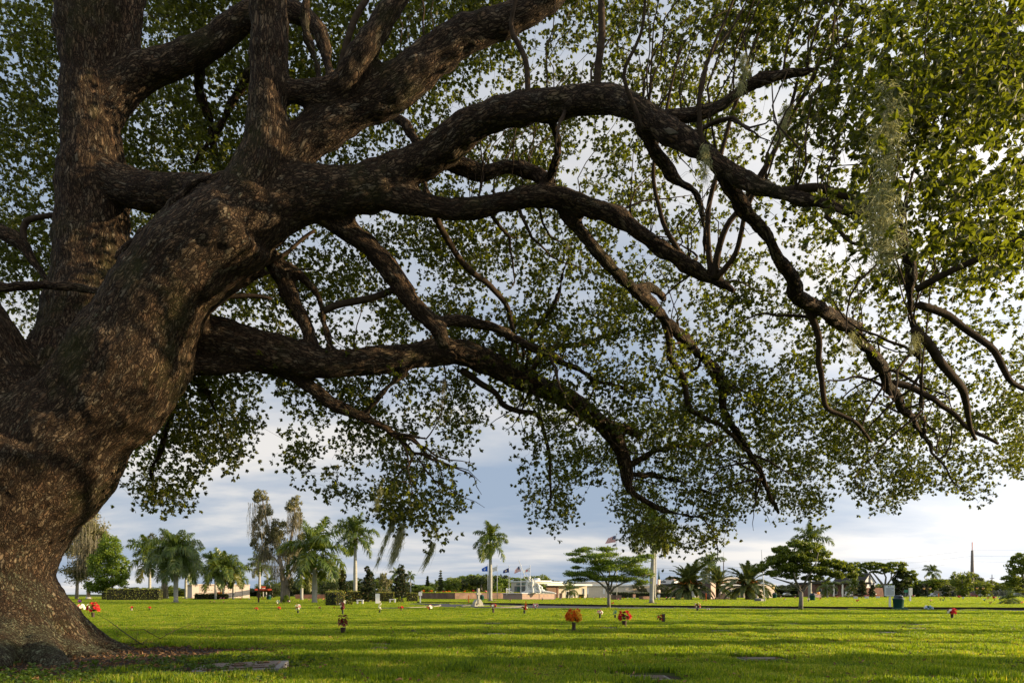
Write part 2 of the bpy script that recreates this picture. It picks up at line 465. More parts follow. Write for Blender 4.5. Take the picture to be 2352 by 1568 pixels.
# limbs traced as (u, v, depth, half width in px); r in metres follows
BR = {
 'trunk': [(8, 1640, 12.7, 230), (10, 1575, 12.65, 180), (-6, 1500, 12.6, 142), (-18, 1400, 12.6, 130), (-19, 1310, 12.6, 131), (-8, 1240, 12.6, 137), (6, 1180, 12.6, 150), (30, 1120, 12.6, 166), (58, 1060, 12.6, 178), (84, 1010, 12.58, 176)],
 'right_limb': [(40, 1140, 12.6, 140), (85, 1075, 12.6, 146), (145, 1008, 12.5, 138), (212, 942, 12.45, 124), (275, 868, 12.4, 126), (315, 795, 12.3, 120), (352, 715, 12.2, 110), (405, 635, 12.1, 104), (480, 565, 12.0, 98), (560, 505, 11.9, 94)],
 'left_limb': [(20, 1150, 12.6, 138), (12, 1080, 12.6, 146), (0, 1000, 12.5, 146), (-35, 900, 12.4, 135), (-88, 805, 12.2, 124), (-150, 700, 12.0, 118), (-235, 560, 11.8, 100), (-330, 400, 11.5, 85)],
 'u': [(545, 510, 11.9, 84), (590, 410, 11.8, 68), (612, 310, 11.7, 54), (618, 200, 11.6, 48), (618, 100, 11.5, 47), (616, 0, 11.4, 50), (606, -120, 11.2, 46), (580, -260, 11, 40)],
 'a': [(600, 430, 12.0, 52), (650, 370, 12.0, 50), (710, 315, 12.0, 52), (800, 262, 12.0, 50), (900, 205, 11.9, 54), (990, 135, 11.8, 49), (1080, 75, 11.7, 43), (1170, 45, 11.6, 38), (1250, -5, 11.5, 37), (1350, -80, 11.3, 33), (1460, -150, 11, 28)],
 'a_side': [(620, 212, 11.7, 26), (700, 212, 11.7, 29), (775, 200, 11.65, 32), (825, 135, 11.5, 34), (880, 50, 11.4, 31), (930, -40, 11.3, 27), (960, -140, 11.2, 22)],
 'm': [(540, 520, 12.0, 92), (630, 470, 12.1, 82), (720, 445, 12.1, 66), (810, 438, 12.1, 60), (890, 425, 12.1, 56)],
 'm1': [(860, 420, 12.1, 56), (940, 385, 12.0, 52), (1020, 340, 11.7, 48), (1080, 290, 11.4, 46), (1160, 258, 11.1, 42), (1240, 245, 10.8, 41), (1320, 234, 10.5, 38), (1395, 228, 10.2, 38), (1460, 250, 9.9, 35), (1520, 290, 9.7, 33), (1600, 338, 9.4, 30), (1660, 382, 9.2, 27), (1720, 418, 9.0, 23), (1800, 447, 8.8, 21), (1880, 465, 8.6, 19), (1965, 490, 8.4, 17), (2045, 518, 8.3, 14), (2082, 570, 8.35, 14), (2094, 640, 8.5, 15), (2090, 700, 8.7, 14), (2100, 765, 8.9, 11), (2112, 840, 9.2, 9), (2116, 920, 9.5, 7), (2125, 1000, 9.8, 6)],
 'm1_twin': [(1790, 442, 8.9, 14), (1850, 436, 8.9, 12), (1910, 440, 9.0, 12), (1950, 458, 9.0, 10), (1990, 492, 9.0, 7)],
 'm1_down': [(1650, 385, 9.3, 22), (1690, 450, 9.5, 22), (1740, 520, 9.8, 21), (1785, 590, 10.0, 20), (1820, 650, 10.37, 20), (1865, 700, 10.94, 20), (1925, 735, 11.64, 19), (1980, 785, 12.3, 18), (2025, 845, 12.88, 17), (2055, 905, 13.32, 15), (2085, 955, 13.78, 12), (2130, 1010, 14.35, 8), (2160, 1070, 14.8, 5)],
 'm1_down_side': [(1850, 700, 11.2, 11), (1880, 770, 11.4, 9), (1880, 850, 11.7, 8), (1900, 920, 12.0, 7), (1960, 975, 12.3, 5), (2010, 1010, 12.6, 4)],
 'm1_up': [(1440, 255, 10.0, 24), (1520, 270, 9.9, 23), (1600, 266, 9.8, 21), (1655, 232, 9.7, 20), (1720, 195, 9.6, 18), (1800, 168, 9.5, 15), (1880, 160, 9.4, 12), (1950, 105, 9.3, 9), (1990, 118, 9.3, 8)],
 'm1_second': [(1475, 290, 9.9, 24), (1500, 355, 10.1, 20), (1545, 405, 10.3, 16), (1600, 445, 10.5, 12), (1615, 520, 10.7, 9), (1618, 600, 10.9, 7)],
 'm1_stub': [(1330, 228, 10.5, 16), (1385, 208, 10.3, 20), (1420, 202, 10.2, 10)],
 'm2': [(860, 440, 12.1, 44), (930, 455, 12.1, 36), (1000, 476, 12.1, 29), (1080, 480, 12.1, 27), (1150, 466, 12.1, 27), (1220, 452, 12.1, 27), (1290, 455, 12.1, 27), (1350, 475, 12.1, 25), (1420, 498, 12.1, 23), (1480, 545, 12.1, 20), (1550, 590, 12.2, 19), (1610, 630, 12.3, 19), (1650, 645, 12.4, 14), (1690, 672, 12.4, 7)],
 'm2_down': [(1280, 460, 12.2, 20), (1330, 525, 12.4, 18), (1390, 600, 12.6, 17), (1450, 660, 13.18, 17), (1510, 715, 13.8, 16), (1580, 790, 14.59, 15), (1630, 835, 15.17, 14), (1660, 890, 15.63, 14), (1662, 945, 15.84, 12), (1700, 1005, 16.35, 11), (1740, 1070, 16.87, 9), (1765, 1130, 17.21, 7), (1790, 1180, 17.55, 5)],
 'm2_down_side': [(1450, 660, 13.18, 12), (1500, 665, 13.65, 11), (1530, 690, 14.02, 9)],
 'm2_mid': [(1520, 720, 13.96, 9), (1540, 800, 14.37, 8), (1570, 880, 14.84, 8), (1590, 940, 15.24, 7), (1660, 980, 15.93, 6), (1720, 1040, 16.56, 4)],
 'm3': [(1010, 360, 12.0, 22), (1060, 378, 12.1, 22), (1110, 398, 12.2, 20), (1160, 385, 12.2, 19), (1215, 392, 12.2, 20), (1255, 418, 12.2, 19), (1275, 450, 12.2, 16)],
 'm3_link': [(1270, 285, 10.9, 11), (1282, 340, 11.4, 11), (1272, 390, 11.9, 12), (1255, 425, 12.2, 13)],
 'n': [(720, 470, 12.2, 34), (780, 515, 12.4, 31), (830, 550, 12.5, 28), (880, 600, 12.7, 27), (925, 665, 12.9, 25), (965, 715, 13.0, 24), (1005, 755, 13.1, 22), (1020, 800, 13.2, 16)],
 'n_side': [(985, 745, 13.1, 16), (1050, 735, 13.32, 17), (1120, 745, 13.6, 16), (1180, 775, 13.95, 12), (1250, 812, 14.32, 11), (1320, 845, 14.8, 9), (1390, 880, 15.28, 7), (1460, 905, 15.75, 5)],
 'n_up': [(740, 715, 13.2, 9), (820, 690, 13.1, 9), (900, 668, 13.0, 9), (930, 665, 12.9, 9)],
 'p': [(330, 770, 12.6, 60), (400, 765, 12.9, 52), (480, 775, 13.0, 54), (560, 790, 13.1, 51), (650, 815, 13.2, 46), (750, 836, 13.3, 38), (860, 828, 13.5, 35), (960, 815, 13.9, 34), (1050, 808, 14.4, 35), (1120, 832, 14.83, 31), (1200, 872, 15.4, 29), (1290, 908, 16.0, 27), (1360, 955, 16.53, 24), (1405, 995, 16.88, 22), (1430, 1045, 17.17, 20), (1440, 1085, 17.3, 17), (1448, 1125, 17.43, 11), (1500, 1160, 17.8, 9), (1560, 1180, 18.2, 6), (1630, 1190, 18.63, 4)],
 'p_fork': [(1380, 970, 16.7, 14), (1435, 985, 16.98, 13), (1475, 1005, 17.22, 9)],
 'p_side': [(1435, 1075, 17.28, 10), (1500, 1040, 17.8, 10), (1560, 1022, 18.3, 8), (1620, 1020, 18.7, 6), (1690, 990, 19.13, 4)],
 'p_side2': [(1440, 1090, 17.4, 9), (1510, 1095, 17.83, 8), (1590, 1115, 18.3, 5), (1660, 1150, 18.73, 4)],
 'p_low': [(400, 815, 12.9, 26), (450, 838, 13.0, 26), (520, 842, 13.1, 23), (590, 838, 13.2, 19), (660, 858, 13.4, 18), (715, 890, 13.5, 18), (770, 930, 13.7, 17), (830, 955, 13.9, 15), (890, 985, 14.2, 10), (950, 1040, 14.5, 7), (990, 1095, 14.8, 5)],
 'p_knee': [(840, 950, 13.9, 9), (862, 920, 13.8, 9), (890, 890, 13.7, 9), (940, 850, 13.7, 10)],
 'back_limb': [(120, 1000, 13.2, 120), (165, 880, 13.4, 105), (195, 760, 13.6, 92), (208, 650, 13.7, 82), (214, 540, 13.7, 77), (215, 440, 13.6, 75), (213, 350, 13.5, 66), (207, 260, 13.4, 59), (198, 160, 13.3, 55), (196, 60, 13.2, 60), (198, -50, 13.1, 58), (190, -180, 13, 50)],
 'back_link': [(230, 400, 13.5, 50), (300, 432, 13.3, 50), (370, 440, 13.1, 46), (440, 438, 12.8, 42), (520, 450, 12.5, 44)],
 'back_arch': [(215, 290, 13.4, 52), (265, 215, 13.5, 52), (330, 165, 13.5, 46), (400, 140, 13.4, 40), (470, 108, 13.3, 36), (530, 62, 13.2, 33), (590, 32, 13.1, 31), (650, 24, 13.0, 28), (705, 42, 12.9, 24), (737, 80, 12.8, 20), (752, 140, 12.8, 16), (770, 210, 12.6, 14)],
 'back_up': [(285, 170, 13.5, 30), (298, 90, 13.5, 31), (302, 20, 13.5, 33), (308, -60, 13.5, 30), (320, -160, 13.5, 24)],
 'log': [(-60, 662, 12.3, 15), (20, 658, 12.3, 15), (120, 655, 12.3, 14), (200, 664, 12.3, 12), (250, 676, 12.3, 9)],
 'dead_a': [(270, 600, 12.4, 14), (300, 560, 12.3, 14), (350, 515, 12.1, 14), (400, 465, 11.9, 14), (445, 418, 11.8, 13), (500, 402, 11.7, 11), (530, 395, 11.8, 10)],
 'left_a': [(110, 645, 13.9, 10), (75, 600, 14.0, 13), (48, 560, 14.0, 18), (0, 532, 14.0, 20), (-60, 520, 14, 18)],
 'left_b': [(55, 560, 14.0, 8), (62, 510, 14.0, 8), (140, 490, 13.9, 7)],
 'bare_a': [(480, 695, 12.3, 10), (530, 672, 12.4, 11), (580, 640, 12.5, 10), (640, 622, 12.6, 6), (740, 621, 12.8, 4)],
 'bare_b': [(560, 655, 12.5, 7), (610, 605, 12.6, 6), (660, 578, 12.7, 5), (725, 530, 12.8, 4)],
 'bare_c': [(510, 682, 12.4, 6), (570, 680, 12.5, 6), (625, 686, 12.6, 4)],
 'mid_a': [(580, 545, 12.7, 26), (640, 615, 12.9, 25), (672, 690, 13.1, 21), (705, 750, 13.2, 17), (725, 805, 13.2, 14)],
 'mid_b': [(640, 600, 12.9, 14), (690, 630, 13.0, 12), (728, 680, 13.1, 11), (745, 740, 13.2, 9), (760, 800, 13.2, 8)],
 'r2': [(2105, 665, 8.5, 10), (2190, 620, 8.2, 9), (2280, 580, 8.0, 8), (2370, 535, 7.8, 7), (2480, 480, 7.5, 6)],
 'r3': [(2100, 755, 8.8, 13), (2160, 820, 9.1, 12), (2200, 885, 9.4, 11), (2225, 945, 9.8, 7), (2240, 1010, 10.1, 4)],
 'r4': [(2110, 700, 8.6, 10), (2200, 735, 8.8, 10), (2270, 800, 9.0, 9), (2330, 875, 9.3, 7), (2390, 910, 9.5, 6)],
 'r5': [(2050, 880, 13.4, 9), (2120, 900, 13.5, 8), (2200, 960, 13.7, 6), (2290, 1020, 13.9, 4)],
 'top_right': [(2600, -200, 8.0, 22), (2440, -90, 8.0, 17), (2330, 20, 8.0, 13), (2250, 80, 8.0, 10), (2190, 200, 8.1, 8), (2120, 280, 8.3, 6), (2050, 360, 8.6, 5)],
 'sprout_a': [(1372, 215, 10.2, 10), (1375, 120, 10.1, 10), (1383, 20, 10.0, 9), (1392, -70, 9.9, 7)],
 'sprout_b': [(1215, 240, 10.8, 8), (1200, 120, 10.7, 7), (1180, 50, 10.6, 6), (1190, -40, 10.5, 5)],
 'sprout_c': [(740, 210, 11.7, 9), (720, 130, 11.7, 12), (705, 60, 11.7, 11), (700, -20, 11.6, 9)],
 'sprout_d': [(770, 190, 11.6, 8), (800, 90, 11.5, 9), (835, 0, 11.4, 8), (860, -80, 11.3, 6)],
 'sprout_e': [(1640, 640, 12.3, 10), (1660, 540, 12.0, 8), (1735, 420, 11.6, 7), (1820, 270, 11.2, 6), (1890, 120, 10.8, 5), (1940, -20, 10.5, 4)],
 'sprout_f': [(1635, 640, 12.3, 8), (1625, 520, 12.2, 7), (1650, 380, 12.0, 6), (1700, 200, 11.7, 5), (1760, 20, 11.4, 4)],
 'sprout_g': [(1645, 640, 12.3, 9), (1690, 580, 12.0, 7), (1720, 470, 11.6, 6), (1800, 300, 11.2, 5), (1830, 180, 11.0, 4)],
 'sprout_h': [(1565, 590, 12.2, 7), (1530, 520, 12.0, 6), (1500, 400, 11.8, 5), (1530, 250, 11.5, 4), (1570, 80, 11.2, 3)],
 'sprout_i': [(1205, 860, 15.32, 9), (1225, 770, 15.08, 8), (1270, 700, 14.93, 7), (1300, 620, 14.73, 5), (1310, 540, 14.57, 4)],
 'sprout_j': [(1215, 860, 15.35, 8), (1260, 800, 15.4, 7), (1340, 790, 15.77, 6), (1430, 760, 16.17, 4)],
 'sprout_k': [(1480, 300, 9.8, 6), (1440, 180, 9.6, 5), (1470, 60, 9.4, 4), (1490, -60, 9.2, 3)],
 'sprout_l': [(1620, 350, 9.3, 6), (1600, 240, 9.1, 5), (1640, 110, 8.9, 4), (1700, -40, 8.7, 3)],
 'low_left': [(380, 840, 13.6, 14), (400, 930, 14.0, 11), (370, 1020, 14.4, 8), (345, 1090, 14.7, 5), (360, 1150, 15.0, 3)],
 'low_left2': [(410, 850, 13.6, 12), (480, 900, 14.0, 9), (500, 970, 14.3, 6), (530, 1040, 14.6, 4)],
 'low_mid': [(1060, 850, 14.73, 9), (1130, 900, 15.27, 8), (1180, 940, 15.73, 7), (1240, 960, 16.13, 6), (1260, 1050, 16.4, 5), (1265, 1150, 16.72, 3)],
 'fill_a': [(640, 100, 13.2, 14), (560, 190, 13.8, 12), (500, 300, 14.4, 10), (440, 380, 15, 7)],
 'fill_b': [(1000, 500, 12.3, 9), (1060, 600, 13.2, 8), (1150, 680, 14.0, 7), (1180, 760, 14.5, 6)],
 'far_a': [(470, 100, 13.4, 16), (460, 180, 13.9, 14), (480, 280, 14.5, 11), (500, 380, 15.2, 8)],
 'far_b': [(980, 470, 12.3, 12), (960, 330, 13.2, 12), (900, 260, 14, 10), (860, 180, 15, 7)],
}


def catmull(pts, step):
    """smooth a list of (x,y,z,r) and resample it"""
    p = np.array(pts, float)
    out = []
    n = len(p)
    for i in range(n - 1):
        p0 = p[max(i - 1, 0)]; p1 = p[i]; p2 = p[i + 1]; p3 = p[min(i + 2, n - 1)]
        d = np.linalg.norm(p2[:3] - p1[:3])
        k = max(1, int(d / step))
        for j in range(k):
            t = j / k
            out.append(0.5 * ((2 * p1) + (-p0 + p2) * t + (2 * p0 - 5 * p1 + 4 * p2 - p3) * t * t + (-p0 + 3 * p1 - 3 * p2 + p3) * t ** 3))
    out.append(p[-1])
    return np.array(out)


from mathutils import noise as mn
oak_base = P(20, 1500, 12.6)
oak_base = Vector((oak_base.x, 12.7, 0))
oak = empty('oak_tree', oak_base, 'huge spreading live oak with thick rough trunk, arching limbs over the whole lawn', 'tree')
OB = np.array(oak_base)
paths = {}
for k, pts in BR.items():
    w = []
    for i, (u, v, Y, r) in enumerate(pts):
        c = P(u, v, Y)
        w.append((c.x, c.y, c.z, PX(r, Y) * (1.0 if k in ('trunk', 'left_limb', 'right_limb', 'back_limb') else 0.82 if k.startswith('m1') else 0.88)))
    w = np.array(w)
    if len(w) > 2 and k not in ('trunk',):
        j = np.random.default_rng(abs(hash(k)) % 1 + len(k) * 7 + len(w))
        pass
    pw_ = catmull(w, 0.12)
    if w[:, 3].max() < 0.13 and k != 'log':
        for i in range(1, len(pw_)):
            q_ = i * .12 + len(k) * 3.7 + w[0, 0]
            f_ = min(1, i / 5)
            pw_[i, :3] += f_ * np.array([mn.noise((q_ * 1.7, 1.0, 0)), mn.noise((q_ * 1.7, 5.0, 0)), mn.noise((q_ * 1.7, 9.0, 0))]) * .11
    paths[k] = pw_

# --- thick wood: union of overlapping tubes, voxel remeshed so limbs flow into each other
thick = MB()
thin = MB()
skel = []
for k, w in paths.items():
    big = w[:, 3].max() > 0.075 or k in ('m2_down', 'm1_down')
    step = max(1, int(0.35 * w[:, 3].mean() / 0.12))
    n = 20 if w[:, 3].max() > 0.5 else (12 if big else 6)
    s = w[::step] if (len(w) - 1) % step == 0 else np.vstack([w[::step], w[-1:]])
    rr = s[:, 3].copy()
    if big:
        rr *= 1 + 0.025 * np.sin(np.arange(len(rr)) * 1.7 + len(k)) + 0.03 * np.sin(np.arange(len(rr)) * 0.63)
        thick.tube([Vector(x) for x in s[:, :3] - OB], list(np.maximum(rr, 0.03)), n)
    else:
        thin.tube([Vector(x) for x in s[:, :3] - OB], list(np.maximum(rr, 0.006)), n)
    skel.append(w)
# water shoots and bare whips rising from the upper sides of the limbs
wr = np.random.default_rng(21)
for k, cnt, lo_h, hi_h in (('m1', 34, 1.0, 3.4), ('m2', 20, .7, 2.6), ('m1_up', 14, .8, 2.4), ('m1_down', 12, .6, 1.8), ('p', 16, .5, 1.8), ('a', 10, .8, 2.2), ('m2_down', 12, .5, 1.6), ('m3', 5, .6, 1.5)):
    w = paths[k]
    for _ in range(cnt):
        i = int(wr.uniform(.25, .97) * len(w)); p0 = w[i, :3] + np.array([0, 0, w[i, 3] * .8])
        h = wr.uniform(lo_h, hi_h); ln_ = wr.normal(size=3) * .35; ln_[0] += .28; ln_[2] = 0
        pts = [p0 + (np.array([0, 0, h]) + ln_ * h * t) * t + wr.normal(size=3) * .03 * h * (t > 0) for t in np.linspace(0, 1, 7)]
        r0 = wr.uniform(.008, .02)
        thin.tube([Vector(x) for x in np.array(pts) - OB], list(r0 * (1 - np.linspace(0, 1, 7) * .75)), 5)
# limbs that hang or reach sideways inside the lower crown
for k, cnt in (('p', 16), ('m2_down', 14), ('m1_down', 12), ('p_low', 8), ('n_side', 8), ('m1', 10), ('m2', 8)):
    w = paths[k]
    for _ in range(cnt):
        i = int(wr.uniform(.3, .98) * len(w)); p = w[i, :3].copy(); d = wr.normal(size=3) * np.array([.8, .5, .5]) + np.array([.35, .2, -.15])
        pts = [p.copy()]; d /= np.linalg.norm(d)
        for q in range(9):
            d += wr.normal(size=3) * .28 + np.array([0, 0, -.04]); d /= np.linalg.norm(d); p = p + d * wr.uniform(.12, .26); pts.append(p.copy())
        r0 = min(w[i, 3] * .55, wr.uniform(.02, .04))
        pp = np.array(pts); rr0 = r0 * (1 - np.linspace(0, 1, 10) * .85)
        thin.tube([Vector(x) for x in pp - OB], list(rr0), 6)
        skel.append(np.hstack([pp, rr0[:, None]]))
# root flares
for an, ln, r0 in ((-0.15, 2.3, 0.55), (-0.75, 2.4, 0.6), (-1.35, 2.2, 0.6), (-2.0, 2.4, 0.6), (0.5, 2.1, 0.5), (1.2, 2.2, 0.5), (2.0, 2.2, 0.5), (2.8, 2.2, 0.55), (-2.7, 2.3, 0.6)):
    ca, sa = math.cos(an), math.sin(an)
    pr = [(0.3, 1.05, r0 * .9), (0.60, 0.58, r0 * .95), (0.9, 0.25, r0 * .85), (1.25, 0.02, r0 * .6), (1.65, -0.12, r0 * .42), (ln + .2, -0.22, r0 * .24)]
    thick.tube([(ca * d * 1.05, sa * d * 1.05, z) for d, z, r in pr], [r for d, z, r in pr], 14)
for q_ in range(13):
    an = 0.15 - q_ * 0.22; k1 = (.46 if an > -.4 else .60 if an > -.7 else .98) - 0.12 * abs(math.sin(q_ * 1.9))
    ca, sa = math.cos(an), math.sin(an); w1 = 0.12 * math.sin(an * 9)
    pr = [(0.5, .72, .62), (1.1, .32, .52), (1.8, .10, .42), (2.6, .0, .34), (3.4, -.08, .27), (4.6, -.22, .2)]
    thick.tube([((ca * d - sa * w1 * d) * k1, (sa * d + ca * w1 * d) * k1, z) for d, z, r in pr], [r * (.8 + .2 * k1) for d, z, r in pr], 12)
tmp = thick.build('oak_rough', BARK)
md = tmp.modifiers.new('r', 'REMESH'); md.mode = 'VOXEL'; md.voxel_size = 0.05; md.use_smooth_shade = True
ms = tmp.modifiers.new('s', 'SMOOTH'); ms.iterations = 10; ms.factor = 0.5
dg = bpy.context.evaluated_depsgraph_get()
dg.update()
ev = tmp.evaluated_get(dg)
wood = bpy.data.meshes.new_from_object(ev)
bpy.data.objects.remove(tmp)
wood.name = 'trunk'
nv = len(wood.vertices)
co = np.empty(nv * 3, np.float32); wood.vertices.foreach_get('co', co); co = co.reshape(-1, 3).astype(float)
no = np.empty(nv * 3, np.float32); wood.vertex_normals.foreach_get('vector', no); no = no.reshape(-1, 3)
# bark coordinates: parallel-transported frame of the nearest limb
NP_, NT, NA, NB, NS, NR = [], [], [], [], [], []
for ki, w in enumerate(paths.values()):
    if w[:, 3].max() < 0.06: continue
    pts = w[:, :3] - OB
    t = np.gradient(pts, axis=0); t /= np.linalg.norm(t, axis=1)[:, None] + 1e-9
    a = np.array([1.0, 0.2, 0.1])
    s = 0.0
    for i in range(len(pts)):
        a = a - t[i] * a.dot(t[i]); a /= np.linalg.norm(a) + 1e-9
        if i: s += np.linalg.norm(pts[i] - pts[i - 1])
        NP_.append(pts[i]); NT.append(t[i]); NA.append(a.copy()); NB.append(np.cross(t[i], a)); NS.append(s + ki * 3.1); NR.append(w[i, 3])
NP_, NT, NA, NB, NS, NR = map(np.array, (NP_, NT, NA, NB, NS, NR))
bc = np.empty((nv, 3))
for i0 in range(0, nv, 10000):
    c = co[i0:i0 + 10000].astype(np.float32)
    d = np.sqrt(np.maximum(0, (c ** 2).sum(1)[:, None] + (NP_ ** 2).sum(1)[None].astype(np.float32) - 2 * c @ NP_.T.astype(np.float32))) - (NR[None] * 0.85).astype(np.float32)
    j = d.argmin(1)
    rel = c - NP_[j]
    ls = (rel * NT[j]).sum(1)
    bc[i0:i0 + 10000, 0] = (rel * NA[j]).sum(1)
    bc[i0:i0 + 10000, 1] = (rel * NB[j]).sum(1)
    bc[i0:i0 + 10000, 2] = (NS[j] + ls) * 0.30
at = wood.attributes.new('bark_co', 'FLOAT_VECTOR', 'POINT')
at.data.foreach_set('vector', bc.astype(np.float32).ravel())
# lumps and coarse ridges in the geometry itself
from mathutils import noise as mn
disp = np.empty(nv)
for i in range(nv):
    q = bc[i]
    v1 = mn.noise((co[i][0] * 1.6, co[i][1] * 1.6, co[i][2] * 1.6))
    v2 = mn.noise((q[0] * 10, q[1] * 10, q[2] * 12))
    v3 = mn.noise((co[i][0] * 4.5, co[i][1] * 4.5, co[i][2] * 4.5))
    disp[i] = v1 * 0.035 + v3 * .034 + (0.35 - abs(v2)) * 0.030
zl = co[:, 2]
co2 = co + no * disp[:, None]
wood.vertices.foreach_set('co', co2.astype(np.float32).ravel())
wood.update()
wood.materials.clear(); wood.materials.append(BARK)
link(bpy.data.objects.new('trunk', wood), oak)
print('OAK wood verts', nv)

# --- foliage: cluster centres from a traced coverage table, joined to the limbs by twigs
ROWS = [
 [4,7,7,7,7,7,5,7,5,5,6,6,6,7,6,6,7,6,6,7,6,7,6,5],
 [7,6,6,6,5,6,6,6,5,5,6,6,6,5,5,6,6,6,6,6,5,7,6,5],
 [7,6,6,4,7,5,6,6,6,6,6,6,6,6,4,5,5,6,6,7,6,6,6,6],
 [7,7,6,6,6,6,6,4,6,6,7,7,7,5,6,6,4,6,6,5,6,7,7,6],
 [6,7,6,6,6,6,5,5,6,6,6,6,6,5,4,6,6,5,5,6,7,7,6,7],
 [5,6,6,6,6,6,6,6,4,5,6,7,6,4,3,6,5,5,5,4,7,7,7,7],
 [5,5,5,5,6,7,6,6,6,6,7,7,6,6,6,6,6,4,2,6,6,6,6,6],
 [3,3,3,4,5,6,5,5,4,5,6,6,7,7,7,7,6,6,3,6,6,6,6,6],
 [0,0,0,4,7,6,3,3,4,4,5,5,6,7,7,6,6,7,7,5,6,6,6,5],
 [0,0,0,3,8,6,1,7,6,6,5,6,5,5,6,6,7,7,8,6,6,5,5,6],
 [0,0,0,4,6,4,2,6,8,7,6,1,3,5,5,6,5,7,6,6,7,6,5,4],
 [0,0,1,4,4,1,2,6,7,7,7,0,5,4,5,7,7,7,7,5,6,5,4,4],
 [0,0,0,0,0,0,0,3,5,4,5,0,4,2,6,8,7,6,5,4,5,3,3,2],
]
ROWS = np.array(ROWS, float)
ROWS[:4] += 0.7
ROWS[8, 4:6] += 1.5; ROWS[9, 4:6] += 2; ROWS[10, 4:6] += 1.5; ROWS[8:11, 7:10] += 1
BND = [(0, 700), (240, 1090), (270, 1130), (330, 1195), (420, 1208), (445, 1100), (520, 1100), (588, 1055), (605, 880), (625, 870), (645, 960), (665, 1080), (700, 1130), (760, 1145), (830, 1190), (860, 1208), (900, 1208), (935, 1205), (960, 1180), (1005, 1240), (1060, 1180), (1090, 1070), (1115, 940), (1180, 960), (1205, 1150), (1215, 1222), (1310, 1222), (1330, 1130), (1390, 1100), (1420, 1200), (1445, 1270), (1560, 1282), (1640, 1270), (1700, 1222), (1800, 1200), (1895, 1212), (1930, 1125), (1990, 1180), (2060, 1182), (2120, 1130), (2200, 1160), (2262, 1172), (2300, 1110), (2352, 1105), (2600, 1050)]
BX = np.array([b[0] for b in BND], float); BYv = np.array([b[1] for b in BND], float)


def cover(u, v):
    x = np.clip(u / 98.0 - 0.5, 0, 23); y = np.clip(v / 98.0 - 0.5, 0, 12)
    x0 = np.floor(x).astype(int); y0 = np.floor(y).astype(int)
    x1 = np.minimum(x0 + 1, 23); y1 = np.minimum(y0 + 1, 12)
    fx = x - x0; fy = y - y0
    return ROWS[y0, x0] * (1 - fx) * (1 - fy) + ROWS[y0, x1] * fx * (1 - fy) + ROWS[y1, x0] * (1 - fx) * fy + ROWS[y1, x1] * fx * fy


def depth_range(u, v):
    """nearest and farthest foliage: the crown comes towards the viewer on the upper right"""
    r = np.clip((u - 1250) / 900, 0, 1) * np.clip((1000 - v) / 700, 0, 1)
    lo = 12.9 * (1 - r) + 7.6 * r
    low = np.clip((v - 850) / 200, 0, 1) * np.clip((u - 1000) / 400, 0, 1)
    lo = lo + low * 4.4
    hi = lo + 4.5 + 2.0 * r
    lft = np.clip((650 - u) / 300, 0, 1) * np.clip((900 - v) / 200, 0, 1)
    lo = lo + 1.7 * lft
    return lo, hi + lft * 2.5


NC = 9000
rng = np.random.default_rng(5)
uu = rng.uniform(-260, 2560, 70000); vv = rng.uniform(-300, 1290, 70000)
cv = cover(np.clip(uu, 0, 2351), np.clip(vv, 0, 1273))
cv = np.where(uu < 0, np.where(vv > 760, 0, cv), cv)
lo, hi = depth_range(uu, vv)
YY = lo + (hi - lo) * rng.uniform(0, 1, len(uu)) ** 1.1
bnd = np.interp(uu, BX, BYv) - 14 + rng.normal(size=len(uu)) * 10
X3 = (uu - 1176) / F * YY; Z3 = CAM_H + (HZ - vv) / F * YY
# natural clumping in space
cl = np.array([mn.noise((X3[i] * 1.0, YY[i] * 0.55, Z3[i] * 1.1)) for i in range(len(uu))])
prob = (cv / 8.0) ** 1.35 * 1.36 * np.clip(0.72 + 3.6 * cl, 0.02, 2.4) * (YY / 13.0) ** 2 * 0.44
prob *= np.where(vv < 0, 0.55, 1.0) * np.where(uu > 2352, 0.25, 1.0) * np.where(uu < 0, 0.6, 1.0)
# the crown is thinner where low sunlight comes through to the trunk
sx, sy, szn = SUN_DIR
tt_ = (X3 + 8.5) / sx
Yp = YY - tt_ * sy; Zp = Z3 - tt_ * szn
lane = (X3 > -4.5) & (np.abs(Yp - 12.4) < 1.9) & (Zp > 0.0) & (Zp < 11)
prob *= np.where(lane, 0.10, 1.2)
cl2 = np.array([mn.noise((X3[i] * 2.3, YY[i] * 1.6 + 9, Z3[i] * 2.3)) for i in range(len(uu))])
prob *= np.clip(1 + 2.6 * cl2, 0.08, 2.2)
keep = (rng.uniform(0, 1, len(uu)) < prob) & (vv < bnd)
# a hole is kept where trunk limbs come down to the left of the frame
CC = np.stack([X3, YY, Z3], 1)[keep]
ex = []
for (eu_, ev0, eY_, c_) in ((903, 1186, 14.2, 5), (926, 1192, 14.2, 6), (998, 1236, 14.2, 6), (955, 1175, 14.3, 5), (1010, 1215, 14.3, 5), (875, 1165, 14.2, 5), (930, 1160, 14.4, 6), (985, 1190, 14.4, 6)):
    for _ in range(c_): ex.append(tuple(P(eu_ + rng.normal() * 12, ev0 + rng.normal() * 9, eY_ + rng.normal() * .15)))
CC = np.vstack([CC, np.array(ex)])
# sprays hanging nearest the viewer at the upper right
ne = 420
eu = rng.uniform(1900, 2450, ne); ev_ = rng.uniform(-60, 640, ne); eY = rng.uniform(6.4, 8.4, ne)
k_ = (rng.uniform(0, 1, ne) < np.clip((eu - 1850) / 250, 0, 1)) & (np.array([mn.noise((eu[i] * .012, ev_[i] * .012, 3.0)) for i in range(ne)]) > -.12)
CC = np.vstack([CC, np.stack([(eu - 1176) / F * eY, eY, CAM_H + (HZ - ev_) / F * eY], 1)[k_]])
print('clusters', len(CC))

